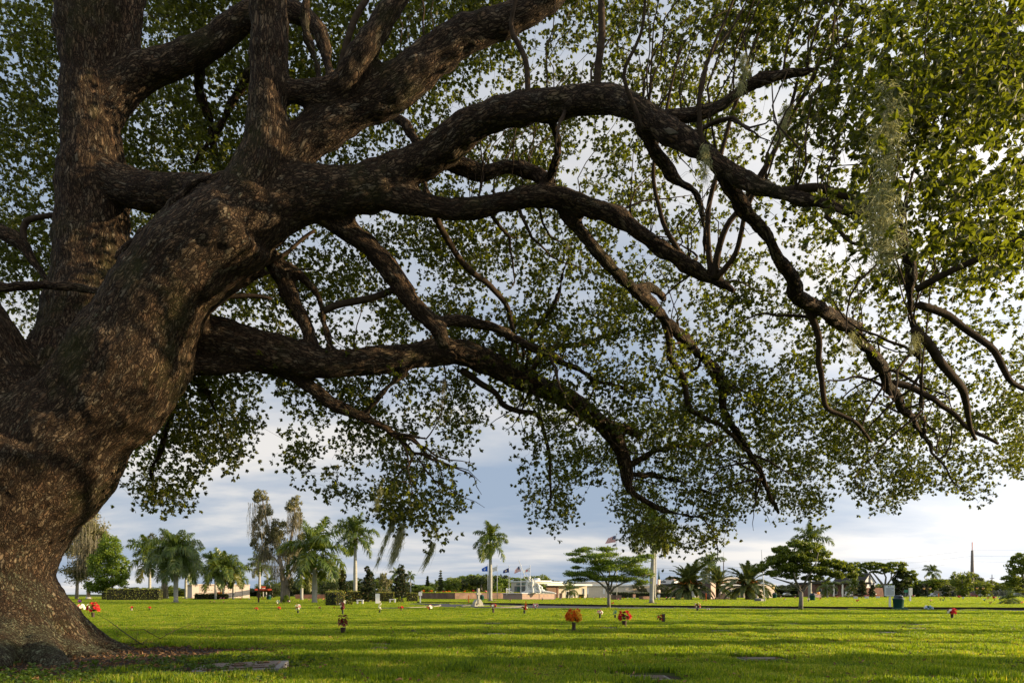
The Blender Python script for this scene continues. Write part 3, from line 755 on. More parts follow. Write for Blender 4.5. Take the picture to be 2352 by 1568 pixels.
# twigs: nearest-attach growth
extra = [w for w in skel if len(w) == 10]
nodes = np.vstack([w[:, :3] for k, w in paths.items() if k not in ('trunk', 'log', 'bare_a', 'bare_b', 'bare_c')] + [w[:, :3] for w in extra])
nrad = np.hstack([np.minimum(w[:, 3], 0.035) for k, w in paths.items() if k not in ('trunk', 'log', 'bare_a', 'bare_b', 'bare_c')] + [w[:, 3] for w in extra])
d0 = np.empty(len(CC))
for i0 in range(0, len(CC), 500):
    d0[i0:i0 + 500] = np.linalg.norm(CC[i0:i0 + 500, None] - nodes[None], axis=2).min(1)
order = np.argsort(d0)
cap_ = len(nodes) + len(CC) * 8
ND = np.empty((cap_, 3)); NRD = np.empty(cap_); ND[:len(nodes)] = nodes; NRD[:len(nodes)] = nrad; nn = len(nodes)
twig_paths = []
tr = np.random.default_rng(9)
for idx in order:
    c = CC[idx]
    d = np.linalg.norm(ND[:nn] - c, axis=1) + (NRD[:nn] < 0.008) * 0.15
    j = int(d.argmin())
    a = ND[j].copy(); ra = NRD[j]
    ln = np.linalg.norm(c - a)
    k = int(min(6, max(2, ln / 0.22)))
    side = tr.normal(size=3) * ln * 0.14
    side[2] += ln * 0.10
    ts = np.linspace(0, 1, k + 1)
    pts = a[None] + (c - a)[None] * ts[:, None] + side[None] * np.sin(ts * np.pi)[:, None] + tr.normal(size=(k + 1, 3)) * 0.012 * (ts > 0)[:, None]
    r0 = min(ra * 0.75, 0.006 + 0.008 * ln)
    rs = r0 * (1 - ts) + 0.0028 * ts
    twig_paths.append((pts, rs))
    ND[nn:nn + k] = pts[1:]; NRD[nn:nn + k] = rs[1:]; nn += k
#  vectorised three-sided twig tubes
TV, TF = [], []
off = 0
for pts, rs in twig_paths:
    k = len(pts)
    t = pts[-1] - pts[0]; t /= np.linalg.norm(t) + 1e-9
    a = np.cross(t, (0.3, 0.9, 0.2)); a /= np.linalg.norm(a) + 1e-9
    b = np.cross(t, a)
    ring = np.stack([a, -0.5 * a + 0.87 * b, -0.5 * a - 0.87 * b])
    TV.append((pts[:, None] + ring[None] * rs[:, None, None]).reshape(-1, 3))
    i = np.arange(k - 1)[:, None] * 3 + off
    for q in range(3):
        TF.append(np.stack([i[:, 0] + q, i[:, 0] + (q + 1) % 3, i[:, 0] + 3 + (q + 1) % 3, i[:, 0] + 3 + q], 1))
    off += k * 3
tm = np_mesh('twigs', np.vstack(TV) - OB, np.vstack(TF), TWIG, smooth=True)
tw = bpy.data.objects.new('twigs', tm); link(tw, oak); tw['kind'] = 'stuff'
thin.build('limb', TWIG, oak)['kind'] = 'stuff'

# leaves along the outer part of each twig plus a spray round the tip
LC, LD = [], []
NCL, NLF = 5, 8
for pts, rs in twig_paths:
    ax = pts[-1] - pts[-2]; ax /= np.linalg.norm(ax) + 1e-9
    seg = pts[-1] - pts[max(0, len(pts) - 3)]
    tt = tr.uniform(0.1, 1.3, NCL)
    c = pts[max(0, len(pts) - 3)] + seg * tt[:, None] + tr.normal(size=(NCL, 3)) * np.array([.15, .15, .12])
    out = c - (pts[max(0, len(pts) - 3)] + seg * .5)
    d = np.repeat(out * 2.2 + ax * .35, NLF, 0) + tr.normal(size=(NCL * NLF, 3)) * .55 + np.array([0, 0, -.12])
    d /= np.linalg.norm(d, axis=1)[:, None]
    LC.append(np.repeat(c, NLF, 0) + d * 0.045)
    LD.append(d)
LC = np.vstack(LC); LD = np.vstack(LD)
nl = len(LC)
a = LD / (np.linalg.norm(LD, axis=1)[:, None] + 1e-9)
up = tr.normal(size=(nl, 3)) * 0.75 + np.array([0.15, 0, 0.75])
c = up - (up * a).sum(1)[:, None] * a; c /= np.linalg.norm(c, axis=1)[:, None] + 1e-9
b = np.cross(c, a)
ln = tr.uniform(0.06, 0.115, nl); wd = ln * tr.uniform(0.38, 0.5, nl)
near = LC[:, 1] < 10.8
LV, LF = leaf_arrays(LC[near] - OB, ln[near], wd[near], a[near], b[near], c[near])
fa = ~near
q = LC[fa] - OB; a_, b_, c_ = a[fa], b[fa], c[fa]; l_ = ln[fa][:, None]; w_ = wd[fa][:, None]
QV = np.stack([q - a_ * l_ * .5, q + b_ * w_ * .58 + a_ * l_ * .08 + c_ * w_ * .12, q + a_ * l_ * .5, q - b_ * w_ * .58 + a_ * l_ * .08 + c_ * w_ * .12], 1).reshape(-1, 3)
LF = np.vstack([LF, np.arange(len(QV)).reshape(-1, 4) + len(LV)])
LV = np.vstack([LV, QV])


def leaf_material(name, c_top, c_warm, trans, rough=0.42):
    m = bpy.data.materials.new(name); m.use_nodes = True
    nt = m.node_tree; nt.nodes.clear()
    geo = N(nt, 'ShaderNodeNewGeometry')
    r = ramp(nt, [(0.0, c_top), (0.7, tuple(x * 1.35 for x in c_top)), (0.93, c_warm), (1.0, tuple(x * 1.15 for x in c_warm))])
    nt.links.new(geo.outputs['Random Per Island'], r.inputs[0])
    b = N(nt, 'ShaderNodeBsdfPrincipled', inp={'Roughness': rough, 'Specular IOR Level': 0.28})
    nt.links.new(r.outputs[0], b.inputs['Base Color'])
    t = N(nt, 'ShaderNodeBsdfTranslucent')
    hv = N(nt, 'ShaderNodeMix', data_type='RGBA', blend_type='MULTIPLY', inp={'Factor': 1.0})
    r2 = ramp(nt, [(0.0, tuple(x * .7 for x in trans)), (1.0, tuple(x * 1.3 for x in trans))])
    nt.links.new(geo.outputs['Random Per Island'], r2.inputs[0])
    nt.links.new(r2.outputs[0], t.inputs['Color'])
    ad = N(nt, 'ShaderNodeAddShader')
    o = N(nt, 'ShaderNodeOutputMaterial')
    nt.links.new(b.outputs[0], ad.inputs[0]); nt.links.new(t.outputs[0], ad.inputs[1]); nt.links.new(ad.outputs[0], o.inputs[0])
    return m


OAKLEAF = leaf_material('oak_leaf', (0.021, 0.025, 0.004), (0.058, 0.050, 0.008), (0.098, 0.112, 0.005), 0.55)
lm = np_mesh('leaves', LV, LF, OAKLEAF)
lo_ = bpy.data.objects.new('leaves', lm); link(lo_, oak); lo_['kind'] = 'stuff'
print('OAK leaves', nl)
# ------------------------------------------------------------------ ground
def lawn_material():
    m = bpy.data.materials.new('lawn'); m.use_nodes = True
    nt = m.node_tree; b = nt.nodes['Principled BSDF']
    b.inputs['Roughness'].default_value = 0.9; b.inputs['Specular IOR Level'].default_value = 0.1
    g = N(nt, 'ShaderNodeNewGeometry')
    n1 = N(nt, 'ShaderNodeTexNoise', inp={'Scale': 0.35, 'Detail': 6.0, 'Roughness': 0.65})
    n2 = N(nt, 'ShaderNodeTexNoise', inp={'Scale': 14.0, 'Detail': 4.0, 'Roughness': 0.7})
    nt.links.new(g.outputs['Position'], n1.inputs['Vector']); nt.links.new(g.outputs['Position'], n2.inputs['Vector'])
    r1 = ramp(nt, [(0.3, (0.035, 0.055, 0.008)), (0.55, (0.05, 0.07, 0.01)), (0.75, (0.075, 0.07, 0.02))])
    nt.links.new(n1.outputs[0], r1.inputs[0])
    r2 = ramp(nt, [(0.35, (0.5, 0.5, 0.5)), (0.65, (1.3, 1.3, 1.3))])
    nt.links.new(n2.outputs[0], r2.inputs[0])
    mx = N(nt, 'ShaderNodeMix', data_type='RGBA', blend_type='MULTIPLY', inp={'Factor': 1.0})
    nt.links.new(r1.outputs[0], mx.inputs['A']); nt.links.new(r2.outputs[0], mx.inputs['B'])
    nt.links.new(mx.outputs['Result'], b.inputs['Base Color'])
    return m


LAWN = lawn_material()
gb = MB()
gb.add([(-900, -40, 0), (900, -40, 0), (900, 1800, 0), (-900, 1800, 0)], [(0, 1, 2, 3)])
tag(gb.build('ground', LAWN), kind='structure')


def grass_material():
    m = bpy.data.materials.new('grass_blade'); m.use_nodes = True
    nt = m.node_tree; nt.nodes.clear()
    geo = N(nt, 'ShaderNodeNewGeometry')
    n1 = N(nt, 'ShaderNodeTexNoise', inp={'Scale': 0.8, 'Detail': 6.0, 'Roughness': 0.75})
    nt.links.new(geo.outputs['Position'], n1.inputs['Vector'])
    r = ramp(nt, [(0.0, (0.014, 0.032, 0.002)), (0.42, (0.070, 0.108, 0.004)), (0.78, (0.140, 0.160, 0.007)), (1.0, (0.24, 0.18, 0.06))])
    mm = N(nt, 'ShaderNodeMath', operation='MULTIPLY_ADD', inp={1: 0.75})
    off = N(nt, 'ShaderNodeMath', operation='MULTIPLY_ADD', inp={1: 1.5, 2: -0.62})
    nt.links.new(n1.outputs[0], off.inputs[0])
    nt.links.new(geo.outputs['Random Per Island'], mm.inputs[0]); nt.links.new(off.outputs[0], mm.inputs[2])
    nt.links.new(mm.outputs[0], r.inputs[0])
    b = N(nt, 'ShaderNodeBsdfPrincipled', inp={'Roughness': 0.5, 'Specular IOR Level': 0.18})
    nt.links.new(r.outputs[0], b.inputs['Base Color'])
    t = N(nt, 'ShaderNodeBsdfTranslucent')
    hv = N(nt, 'ShaderNodeMix', data_type='RGBA', blend_type='MULTIPLY', inp={'Factor': 1.0})
    hv.inputs['B'].default_value = (1.9, 1.95, 0.4, 1)
    nt.links.new(r.outputs[0], hv.inputs['A']); nt.links.new(hv.outputs['Result'], t.inputs['Color'])
    ad = N(nt, 'ShaderNodeAddShader'); o = N(nt, 'ShaderNodeOutputMaterial')
    nt.links.new(b.outputs[0], ad.inputs[0]); nt.links.new(t.outputs[0], ad.inputs[1]); nt.links.new(ad.outputs[0], o.inputs[0])
    return m


GRASS = grass_material()


def patch(name, size, n, h, w, seed, loc_z=-60):
    """square tuft carpet of n blades, each a bent two-face blade"""
    r = np.random.default_rng(seed)
    x = r.uniform(-size / 2, size / 2, n); y = r.uniform(-size / 2, size / 2, n)
    an = r.uniform(0, 2 * np.pi, n)
    hh = h * r.uniform(0.45, 1.25, n); ww = w * r.uniform(0.7, 1.3, n)
    lean = hh * r.uniform(0.1, 0.9, n); la = r.uniform(0, 2 * np.pi, n)
    dx, dy = np.cos(an) * ww / 2, np.sin(an) * ww / 2
    lx, ly = np.cos(la) * lean, np.sin(la) * lean
    V = np.empty((n, 5, 3))
    V[:, 0] = np.stack([x - dx, y - dy, np.full(n, -0.01)], 1)
    V[:, 1] = np.stack([x + dx, y + dy, np.full(n, -0.01)], 1)
    V[:, 2] = np.stack([x + dx * .8 + lx * .35, y + dy * .8 + ly * .35, hh * .6], 1)
    V[:, 3] = np.stack([x - dx * .8 + lx * .35, y - dy * .8 + ly * .35, hh * .6], 1)
    V[:, 4] = np.stack([x + lx, y + ly, hh * np.sqrt(np.maximum(0.2, 1 - (lean / hh) ** 2 * .6))], 1)
    base = (np.arange(n) * 5)[:, None]
    tri = np.concatenate([base + np.array([0, 1, 2]), base + np.array([0, 2, 3]), base + np.array([3, 2, 4])])
    me = np_mesh(name, V.reshape(-1, 3), tri, GRASS)
    return me


# places where grass gives way: grave markers, road, beds  (x, y, half x, half y)
HOLES = []


def carpet(name, label_kind, pts, me_list, hide_seed):
    """one object whose geometry nodes set the patch meshes on its points"""
    P_ = np.array(pts, np.float32)
    me = bpy.data.meshes.new(name)
    me.vertices.add(len(P_)); me.vertices.foreach_set('co', P_[:, :3].copy().ravel())
    a = me.attributes.new('rot', 'FLOAT', 'POINT'); a.data.foreach_set('value', P_[:, 3].copy())
    a = me.attributes.new('scl', 'FLOAT', 'POINT'); a.data.foreach_set('value', P_[:, 4].copy())
    me.update()
    o = bpy.data.objects.new(name, me); link(o)
    ng = bpy.data.node_groups.new(name + '_scatter', 'GeometryNodeTree')
    ng.interface.new_socket('Geometry', in_out='INPUT', socket_type='NodeSocketGeometry')
    ng.interface.new_socket('Geometry', in_out='OUTPUT', socket_type='NodeSocketGeometry')
    gi = ng.nodes.new('NodeGroupInput'); go = ng.nodes.new('NodeGroupOutput')
    m2p = ng.nodes.new('GeometryNodeMeshToPoints')
    iop = ng.nodes.new('GeometryNodeInstanceOnPoints')
    oi = ng.nodes.new('GeometryNodeObjectInfo'); oi.inputs['Object'].default_value = me_list; oi.inputs['As Instance'].default_value = True
    na = ng.nodes.new('GeometryNodeInputNamedAttribute'); na.data_type = 'FLOAT'; na.inputs['Name'].default_value = 'rot'
    nb = ng.nodes.new('GeometryNodeInputNamedAttribute'); nb.data_type = 'FLOAT'; nb.inputs['Name'].default_value = 'scl'
    cx = ng.nodes.new('ShaderNodeCombineXYZ')
    cs = ng.nodes.new('ShaderNodeCombineXYZ')
    cs.inputs[0].default_value = 1; cs.inputs[1].default_value = 1
    k = ng.links.new
    k(gi.outputs[0], m2p.inputs[0]); k(m2p.outputs[0], iop.inputs['Points'])
    k(oi.outputs['Geometry'], iop.inputs['Instance'])
    k(na.outputs[0], cx.inputs[2]); k(cx.outputs[0], iop.inputs['Rotation'])
    k(nb.outputs[0], cs.inputs[2]); k(cs.outputs[0], iop.inputs['Scale'])
    k(iop.outputs[0], go.inputs[0])
    md = o.modifiers.new('scatter', 'NODES'); md.node_group = ng
    return tag(o, label_kind, 'grass', kind='stuff')
# ------------------------------------------------------------------ plants
def plant_leaf(name, c1, c2, tr, rough=0.5):
    return leaf_material(name, c1, c2, tr, rough)


L_DARK = plant_leaf('foliage_dark', (0.022, 0.032, 0.008), (0.050, 0.055, 0.012), (0.03, 0.04, 0.005))
L_MID = plant_leaf('foliage_mid', (0.058, 0.082, 0.011), (0.13, 0.135, 0.018), (0.11, 0.13, 0.008))
L_BRIGHT = plant_leaf('foliage_bright', (0.055, 0.085, 0.008), (0.12, 0.14, 0.016), (0.11, 0.15, 0.008))
L_OLIVE = plant_leaf('foliage_olive', (0.095, 0.092, 0.038), (0.19, 0.155, 0.07), (0.08, 0.08, 0.025))
L_MOSSY = plant_leaf('foliage_mossy', (0.15, 0.14, 0.095), (0.21, 0.185, 0.12), (0.05, 0.045, 0.02))
L_MAGN = plant_leaf('foliage_magnolia', (0.022, 0.035, 0.012), (0.10, 0.06, 0.025), (0.015, 0.02, 0.005), 0.3)
L_HEDGE = plant_leaf('foliage_hedge', (0.085, 0.105, 0.010), (0.26, 0.17, 0.02), (0.10, 0.10, 0.01), 0.4)
L_HEDGE2 = plant_leaf('foliage_box_hedge', (0.085, 0.10, 0.014), (0.18, 0.14, 0.03), (0.05, 0.06, 0.01))
L_BOUG = plant_leaf('foliage_bougainvillea', (0.06, 0.05, 0.03), (0.28, 0.03, 0.13), (0.15, 0.02, 0.07))
L_CROTON = plant_leaf('foliage_croton', (0.20, 0.07, 0.015), (0.30, 0.13, 0.02), (0.15, 0.05, 0.01))
L_PALM = plant_leaf('palm_leaf', (0.042, 0.066, 0.013), (0.105, 0.115, 0.02), (0.08, 0.10, 0.008), 0.35)
L_PALM_B = plant_leaf('palm_leaf_old', (0.08, 0.09, 0.02), (0.16, 0.13, 0.03), (0.10, 0.09, 0.015), 0.4)
L_DATE = plant_leaf('date_leaf', (0.062, 0.080, 0.024), (0.15, 0.13, 0.035), (0.07, 0.08, 0.012), 0.4)
W_GREY = mat('bark_grey', (0.20, 0.18, 0.15), 0.9, var=0.3, scale=5, bump=0.5, bscale=14)
W_PALE = mat('bark_paper', (0.30, 0.25, 0.20), 0.9, var=0.4, scale=3, bump=0.8, bscale=9, stretch=(1, 1, 0.25))
W_PALM = mat('bark_palm', (0.36, 0.35, 0.31), 0.85, var=0.16, scale=1.6, bump=0.4, bscale=10, stretch=(0.4, 0.4, 2.5))
W_DATE = mat('bark_date', (0.10, 0.075, 0.05), 0.95, var=0.45, scale=6, bump=1.0, bscale=8)
W_SHAFT = mat('crownshaft', (0.12, 0.20, 0.04), 0.4, var=0.3, scale=2)
W_FRUIT = mat('palm_fruit', (0.36, 0.17, 0.06), 0.8, var=0.4, scale=9)
W_FRUIT_O = mat('date_stalk', (0.50, 0.17, 0.03), 0.6, var=0.35, scale=9)
SOIL = mat('mulch', (0.065, 0.042, 0.028), 0.95, var=0.5, scale=18, bump=1.0, bscale=30)


def crown_mesh(name, blobs, n, size, m, seed=1, sub=16, up=0.6, flat=1.0, shell=0.65, elong=2.0, tight=0.34):
    """leaf-sized faces in clumps spread through a set of ellipsoids (x, y, z, rx, ry, rz)"""
    r = np.random.default_rng(seed)
    B = np.array(blobs, float)
    vol = (B[:, 3] * B[:, 4] * B[:, 5]) ** (2 / 3)
    cnt = np.maximum(1, (vol / vol.sum() * n)).astype(int)
    C = []
    for b, k in zip(B, cnt):
        d = r.normal(size=(sub, 3)); d /= np.linalg.norm(d, axis=1)[:, None]
        rad = shell + (1 - shell) * r.uniform(0, 1, sub) if shell < 1 else np.ones(sub)
        rad = rad * r.uniform(0.75, 1.0, sub)
        cc = b[:3] + d * b[3:6] * rad[:, None]
        w = r.uniform(0.3, 1.0, sub); w /= w.sum()
        pick = r.choice(sub, k, p=w)
        e = r.normal(size=(k, 3)); e /= np.linalg.norm(e, axis=1)[:, None]
        e *= r.uniform(0, 1, k)[:, None] ** 0.45
        sz = b[3:6] * tight * r.uniform(0.6, 1.3, sub)[pick][:, None]
        sz[:, 2] *= flat
        C.append(cc[pick] + e * sz)
    C = np.vstack(C); k = len(C)
    a, bb, c = rand_frames(k, up, r)
    l = size * r.uniform(0.6, 1.4, k)[:, None]; w = l / elong
    V = np.stack([C - a * l * .5, C + bb * w * .5 + a * l * .05, C + a * l * .5, C - bb * w * .5 + a * l * .05], 1).reshape(-1, 3)
    return np_mesh(name, V, np.arange(len(V)).reshape(-1, 4), m)


def strands_mesh(name, roots, length, m, seed=1, width=0.012, drift=(0, 0, 0), seg=5, wob=0.03):
    """hanging strands (moss) as thin ribbons"""
    r = np.random.default_rng(seed)
    R = np.asarray(roots, float); n = len(R)
    ln = length * r.uniform(0.35, 1.25, n)
    p = R.copy(); pts = [p.copy()]
    for i in range(seg):
        p = p + np.stack([drift[0] * ln / seg, drift[1] * ln / seg, -ln / seg * (1 + 0 * ln)], 1) + r.normal(size=(n, 3)) * wob * np.array([1, 1, .4])
        pts.append(p.copy())
    an = r.uniform(0, np.pi, n)
    s = np.stack([np.cos(an), np.sin(an), np.zeros(n)], 1) * width / 2
    V = []
    for i, q in enumerate(pts):
        t = 1 - 0.8 * i / seg
        V += [q - s * t, q + s * t]
    V = np.stack(V, 1)                 # n, 2*(seg+1), 3
    base = (np.arange(n) * 2 * (seg + 1))[:, None]
    Fq = np.concatenate([base + np.array([2 * i, 2 * i + 1, 2 * i + 3, 2 * i + 2]) for i in range(seg)])
    return np_mesh(name, V.reshape(-1, 3), Fq, m)


MOSS = plant_leaf('spanish_moss', (0.20, 0.20, 0.10), (0.30, 0.29, 0.16), (0.14, 0.14, 0.06), 0.8)
MOSS_G = plant_leaf('spanish_moss_grey', (0.13, 0.115, 0.08), (0.19, 0.165, 0.11), (0.05, 0.045, 0.02), 0.8)


def wood_tree(name, label, u, vb, trunk, crowns, bark, cat='tree', group=None, Y=None, bed=None, moss=None):
    """trunk: list of limbs, each [(u, v, r_px, dY)...]; crowns: list of dicts(mat, blobs=[(u,v,dY,ru,rv)], n, size, ...)"""
    Y = Y or GY(vb)
    base = G(u, vb) if Y == GY(vb) else Vector(((u - 1176) / F * Y, Y, 0))
    t = empty(name, base, label, cat, group)
    s = Y / F

    def loc(uu, v, d=0):
        return Vector(((uu - 1176) * s - base.x, d, CAM_H + (HZ - v) * s))
    if trunk:
        mb = MB()
        for limb in trunk:
            pts = [(loc(q[0], q[1], q[3] if len(q) > 3 else 0), q[2] * s) for q in limb]
            mb.tube([p for p, r in pts], [r for p, r in pts], 10)
        mb.build('trunk', bark, t)
    for i, c in enumerate(crowns):
        bl = []
        for q in c['blobs']:
            p = loc(q[0], q[1], q[2])
            ry = q[5] * s if len(q) > 5 else q[3] * s
            bl.append((p.x, p.y, p.z, q[3] * s, ry, q[4] * s))
        me = crown_mesh('crown', bl, c['n'], c['size'], c['mat'], seed=c.get('seed', 3 + i), sub=c.get('sub', 16), up=c.get('up', .6), flat=c.get('flat', 1.0), shell=c.get('shell', .6), elong=c.get('elong', 2.0), tight=c.get('tight', .34))
        inst('crown', me, t)['kind'] = 'stuff'
    if moss:
        rr = np.random.default_rng(2)
        roots = []
        for q in moss['at']:
            p = loc(q[0], q[1], q[2])
            k = q[5]
            roots.append(np.array(p) + np.clip(rr.normal(size=(k, 3)), -1.1, 1.1) * np.array([q[3] * s * .5, q[3] * s * .5, q[4] * s * .5]))
        inst('moss', strands_mesh('moss', np.vstack(roots), moss['len'], MOSS_G, width=moss.get('w', .03), wob=.06), t)['kind'] = 'stuff'
    if bed:
        b = MB(); b.lathe([(bed, 0.0), (bed * .9, 0.05), (bed * .3, 0.12), (0.02, 0.14)], 18)
        b.build('mulch_ring', SOIL, t)
    return t


# ---- palms
def frond_mesh(name, Lf, pitch, droop, n, leaf, ldroop, width, m, seed, plume=0.35, lift=0.2, fwd=0.55, start=0.14):
    r = np.random.default_rng(seed)
    S = 14
    ang = np.radians(pitch) - np.radians(droop) * (np.linspace(0, 1, S + 1)) ** 1.25
    ds = Lf / S
    x = np.concatenate([[0], np.cumsum(np.cos(ang[:-1]) * ds)]); z = np.concatenate([[0], np.cumsum(np.sin(ang[:-1]) * ds)])
    sway = np.cumsum(r.normal(size=S + 1)) * 0.012 * Lf
    sway -= sway[0]
    pts = np.stack([x, sway, z], 1)
    tt = np.linspace(start, 0.995, n)
    V = []; Fq = []
    # rachis: three-sided tube
    rad = 0.016 * Lf * (1 - np.linspace(0, 1, S + 1)) * .55 + 0.004 * Lf * .3
    for i in range(S + 1):
        for k in range(3):
            a = k * 2.094 + 0.5
            nx, nz = -np.sin(ang[i]), np.cos(ang[i])
            V.append(pts[i] + np.array([nx * np.cos(a), np.sin(a), nz * np.cos(a)]) * rad[i])
    for i in range(S):
        for k in range(3):
            Fq.append((i * 3 + k, i * 3 + (k + 1) % 3, i * 3 + 3 + (k + 1) % 3, i * 3 + 3 + k))
    mid = []
    for sgn in (-1, 1):
        for t in tt:
            f = t * S; i = min(int(f), S - 1); w = f - i
            p = pts[i] * (1 - w) + pts[i + 1] * w
            an = ang[i] * (1 - w) + ang[i + 1] * w
            tan = np.array([np.cos(an), 0, np.sin(an)]); nor = np.array([-np.sin(an), 0, np.cos(an)])
            prof = (np.sin(np.pi * min(1, (t - start) / (1 - start) * .80 + .17)) ** .6)
            ll = leaf * prof * r.uniform(.85, 1.1)
            d = np.array([0, sgn, 0]) + tan * (fwd + .5 * t ** 3 * 1.4) + nor * (lift + r.normal() * plume)
            d /= np.linalg.norm(d)
            d2 = d * .7 + np.array([0, 0, -ldroop * r.uniform(.6, 1.3)]); d2 /= np.linalg.norm(d2)
            side = np.cross(d, nor + r.normal(size=3) * .25); side /= np.linalg.norm(side) + 1e-9
            wd = width * (.7 + .3 * prof)
            o = len(V)
            m1 = p + d * ll * .5
            m2 = m1 + d2 * ll * .5
            V += [p - side * wd * .3, p + side * wd * .3, m1 + side * wd * .5, m1 - side * wd * .5, m2 + side * wd * .06, m2 - side * wd * .06]
            Fq += [(o, o + 1, o + 2, o + 3), (o + 3, o + 2, o + 4, o + 5)]
    return np_mesh(name, np.array(V), np.array(Fq), m)


def frond_set(prefix, spec, m, **kw):
    return [frond_mesh(prefix, 1.0, p, d, kw['n'], kw['leaf'], kw['ld'], kw['w'], m, 20 + i, plume=kw.get('plume', .35), lift=kw.get('lift', .2), fwd=kw.get('fwd', .55), start=kw.get('start', .14)) for i, (p, d) in enumerate(spec)]


# pitch of the stalk where it leaves the crown, total bend
ROYAL = frond_set('frond', [(86, 35), (70, 70), (55, 95), (38, 105), (18, 100), (-5, 85), (-30, 62)], L_PALM, n=60, leaf=.34, ld=.75, w=.036, plume=.5)
ROYAL_OLD = frond_set('frond_old', [(-25, 60), (-50, 38)], L_PALM_B, n=56, leaf=.32, ld=.9, w=.036, plume=.5)
QUEEN = frond_set('frond_queen', [(80, 70), (62, 115), (45, 135), (25, 130), (0, 100), (-35, 55)], L_PALM, n=76, leaf=.36, ld=1.5, w=.024, plume=.5, lift=0.0)
DATE = frond_set('frond_date', [(86, 40), (73, 62), (60, 78), (46, 88), (32, 92), (15, 88), (-6, 68)], L_DATE, n=66, leaf=.19, ld=.3, w=.032, plume=.15, lift=.35, fwd=.9, start=.10)


def palm(u, vb, v_top, r_px, Lf, label, kind='royal', n=15, group=None, Y=None, seed=0, shaft=True, lean=0.0, bed=0.0, spear=True, fruit=False, name='royal_palm', low=-0.2):
    Y = Y or GY(vb)
    s = Y / F
    base = Vector(((u - 1176) * s, Y, 0))
    h = CAM_H + (HZ - v_top) * s
    rr = r_px * s
    t = empty(name, base, label, 'palm tree', group)
    R = random.Random(seed * 13 + int(u))
    mb = MB()
    K = 14
    if kind == 'date':
        prof = [(rr * 1.7, 0), (rr * 1.15, h * .06), (rr * 1.0, h * .2), (rr * .95, h * .55), (rr * 1.05, h * .75), (rr * 1.7, h * .88), (rr * 1.75, h * .96), (rr * .9, h * 1.02)]
        mb.lathe(prof, 18)
        wd = W_DATE
    else:
        prof = []
        for i in range(K + 1):
            q = i / K
            f = 1.35 - .35 * min(1, q / .07) if q < .07 else 1.0 + .10 * math.sin(min(1, (q - .07) / .6) * math.pi) - .30 * max(0, (q - .55) / .45)
            prof.append((rr * f, h * q))
        mb.lathe(prof, 16)
        wd = W_PALM
        if lean:
            mb.v = [(x + lean * (z / h) ** 1.3, y, z) for x, y, z in mb.v]
    mb.build('trunk', wd, t)
    top = h; lx = lean
    if kind == 'royal' and shaft:
        c = MB(); sh = rr * 7.5
        c.lathe([(rr * .78, 0), (rr * .95, sh * .12), (rr * .8, sh * .5), (rr * .45, sh * .9), (rr * .15, sh)], 12, (lx, 0, h - .02))
        c.build('crownshaft', W_SHAFT, t)
        top = h + sh * .8
    spec = {'royal': ROYAL, 'queen': QUEEN, 'date': DATE}[kind]
    for i in range(n):
        q = i / max(1, n - 1)
        az = i * 2.39996 + seed
        j = min(len(spec) - 1, int(q * len(spec)))
        me = spec[j]
        if kind == 'royal' and q > .9 and seed % 2:
            me = ROYAL_OLD[i % 2]
        sc = Lf * R.uniform(.88, 1.1) * (1.0 if q > .1 else .8)
        inst('frond', me, t, (lx + math.cos(az) * rr * .3, math.sin(az) * rr * .3, top - q * rr * 1.6), (R.uniform(-.25, .25), R.uniform(-.12, .12), az), sc)
    if fruit:
        f = MB()
        for i in range(26):
            az = i * 2.4; l = rr * R.uniform(2.2, 4.2)
            z0 = top - rr * (1.6 if kind != 'date' else .4)
            if kind == 'date':
                f.tube([(lx, 0, z0), (lx + math.cos(az) * l * .6, math.sin(az) * l * .6, z0 + l * .7), (lx + math.cos(az) * l * 1.25, math.sin(az) * l * 1.25, z0 + l * .35)], [rr * .10, rr * .13, rr * .2], 4)
            else:
                f.tube([(lx, 0, z0), (lx + math.cos(az) * l * .5, math.sin(az) * l * .5, z0 - l * .2), (lx + math.cos(az) * l * .75, math.sin(az) * l * .75, z0 - l * 1.1)], [rr * .08, rr * .1, rr * .04], 4)
        f.build('fruit_stalks', W_FRUIT_O if kind == 'date' else W_FRUIT, t)
    if bed:
        b = MB(); b.lathe([(bed, 0.0), (bed * .9, 0.05), (bed * .35, 0.13), (0.02, 0.15)], 18)
        b.build('mulch_ring', SOIL, t)
    return t


GP = 'royal palms on the cemetery lawns'
palm(722.5, 1384, 1302, 5.6, 4.6, 'tallest thick royal palm beside the mossy paperbark, full crown of long fronds', n=20, seed=1, group=GP)
palm(816, 1379, 1252, 4.2, 3.9, 'slim royal palm rising behind the gap between the yellow-green hedges', n=16, seed=2, group=GP, fruit=True)
palm(693, 1377.5, 1290, 3.2, 3.2, 'royal palm just left of the thickest one, its crown lost behind it', n=12, seed=3, group=GP)
palm(1126.4, 1380.5, 1262, 4.0, 3.2, 'royal palm standing alone behind the cross monument', n=17, seed=4, group=GP, bed=1.6)
palm(1496.5, 1386, 1245, 5.0, 3.3, 'leaning royal palm in front of the church, crown hidden among the oak leaves', n=16, seed=5, group=GP, lean=.25, bed=1.3, fruit=True)
palm(1503, 1376, 1240, 3.4, 4.0, 'thinner royal palm close behind the leaning one', n=14, seed=6, group=GP, lean=.2)
palm(596, 1372, 1312, 2.9, 4.6, 'royal palm behind the wooden sign post, left of the mossy paperbark', n=14, seed=7, group=GP)
palm(495, 1376.4, 1322, 2.3, 4.3, 'left royal palm before the pink mausoleum', n=13, seed=8, group=GP)
palm(513, 1376.2, 1316, 2.3, 4.6, 'tallest royal palm before the pink mausoleum', n=14, seed=9, group=GP)
palm(536, 1376, 1328, 2.4, 3.9, 'lowest royal palm before the pink mausoleum, near its right end', n=13, seed=10, group=GP)
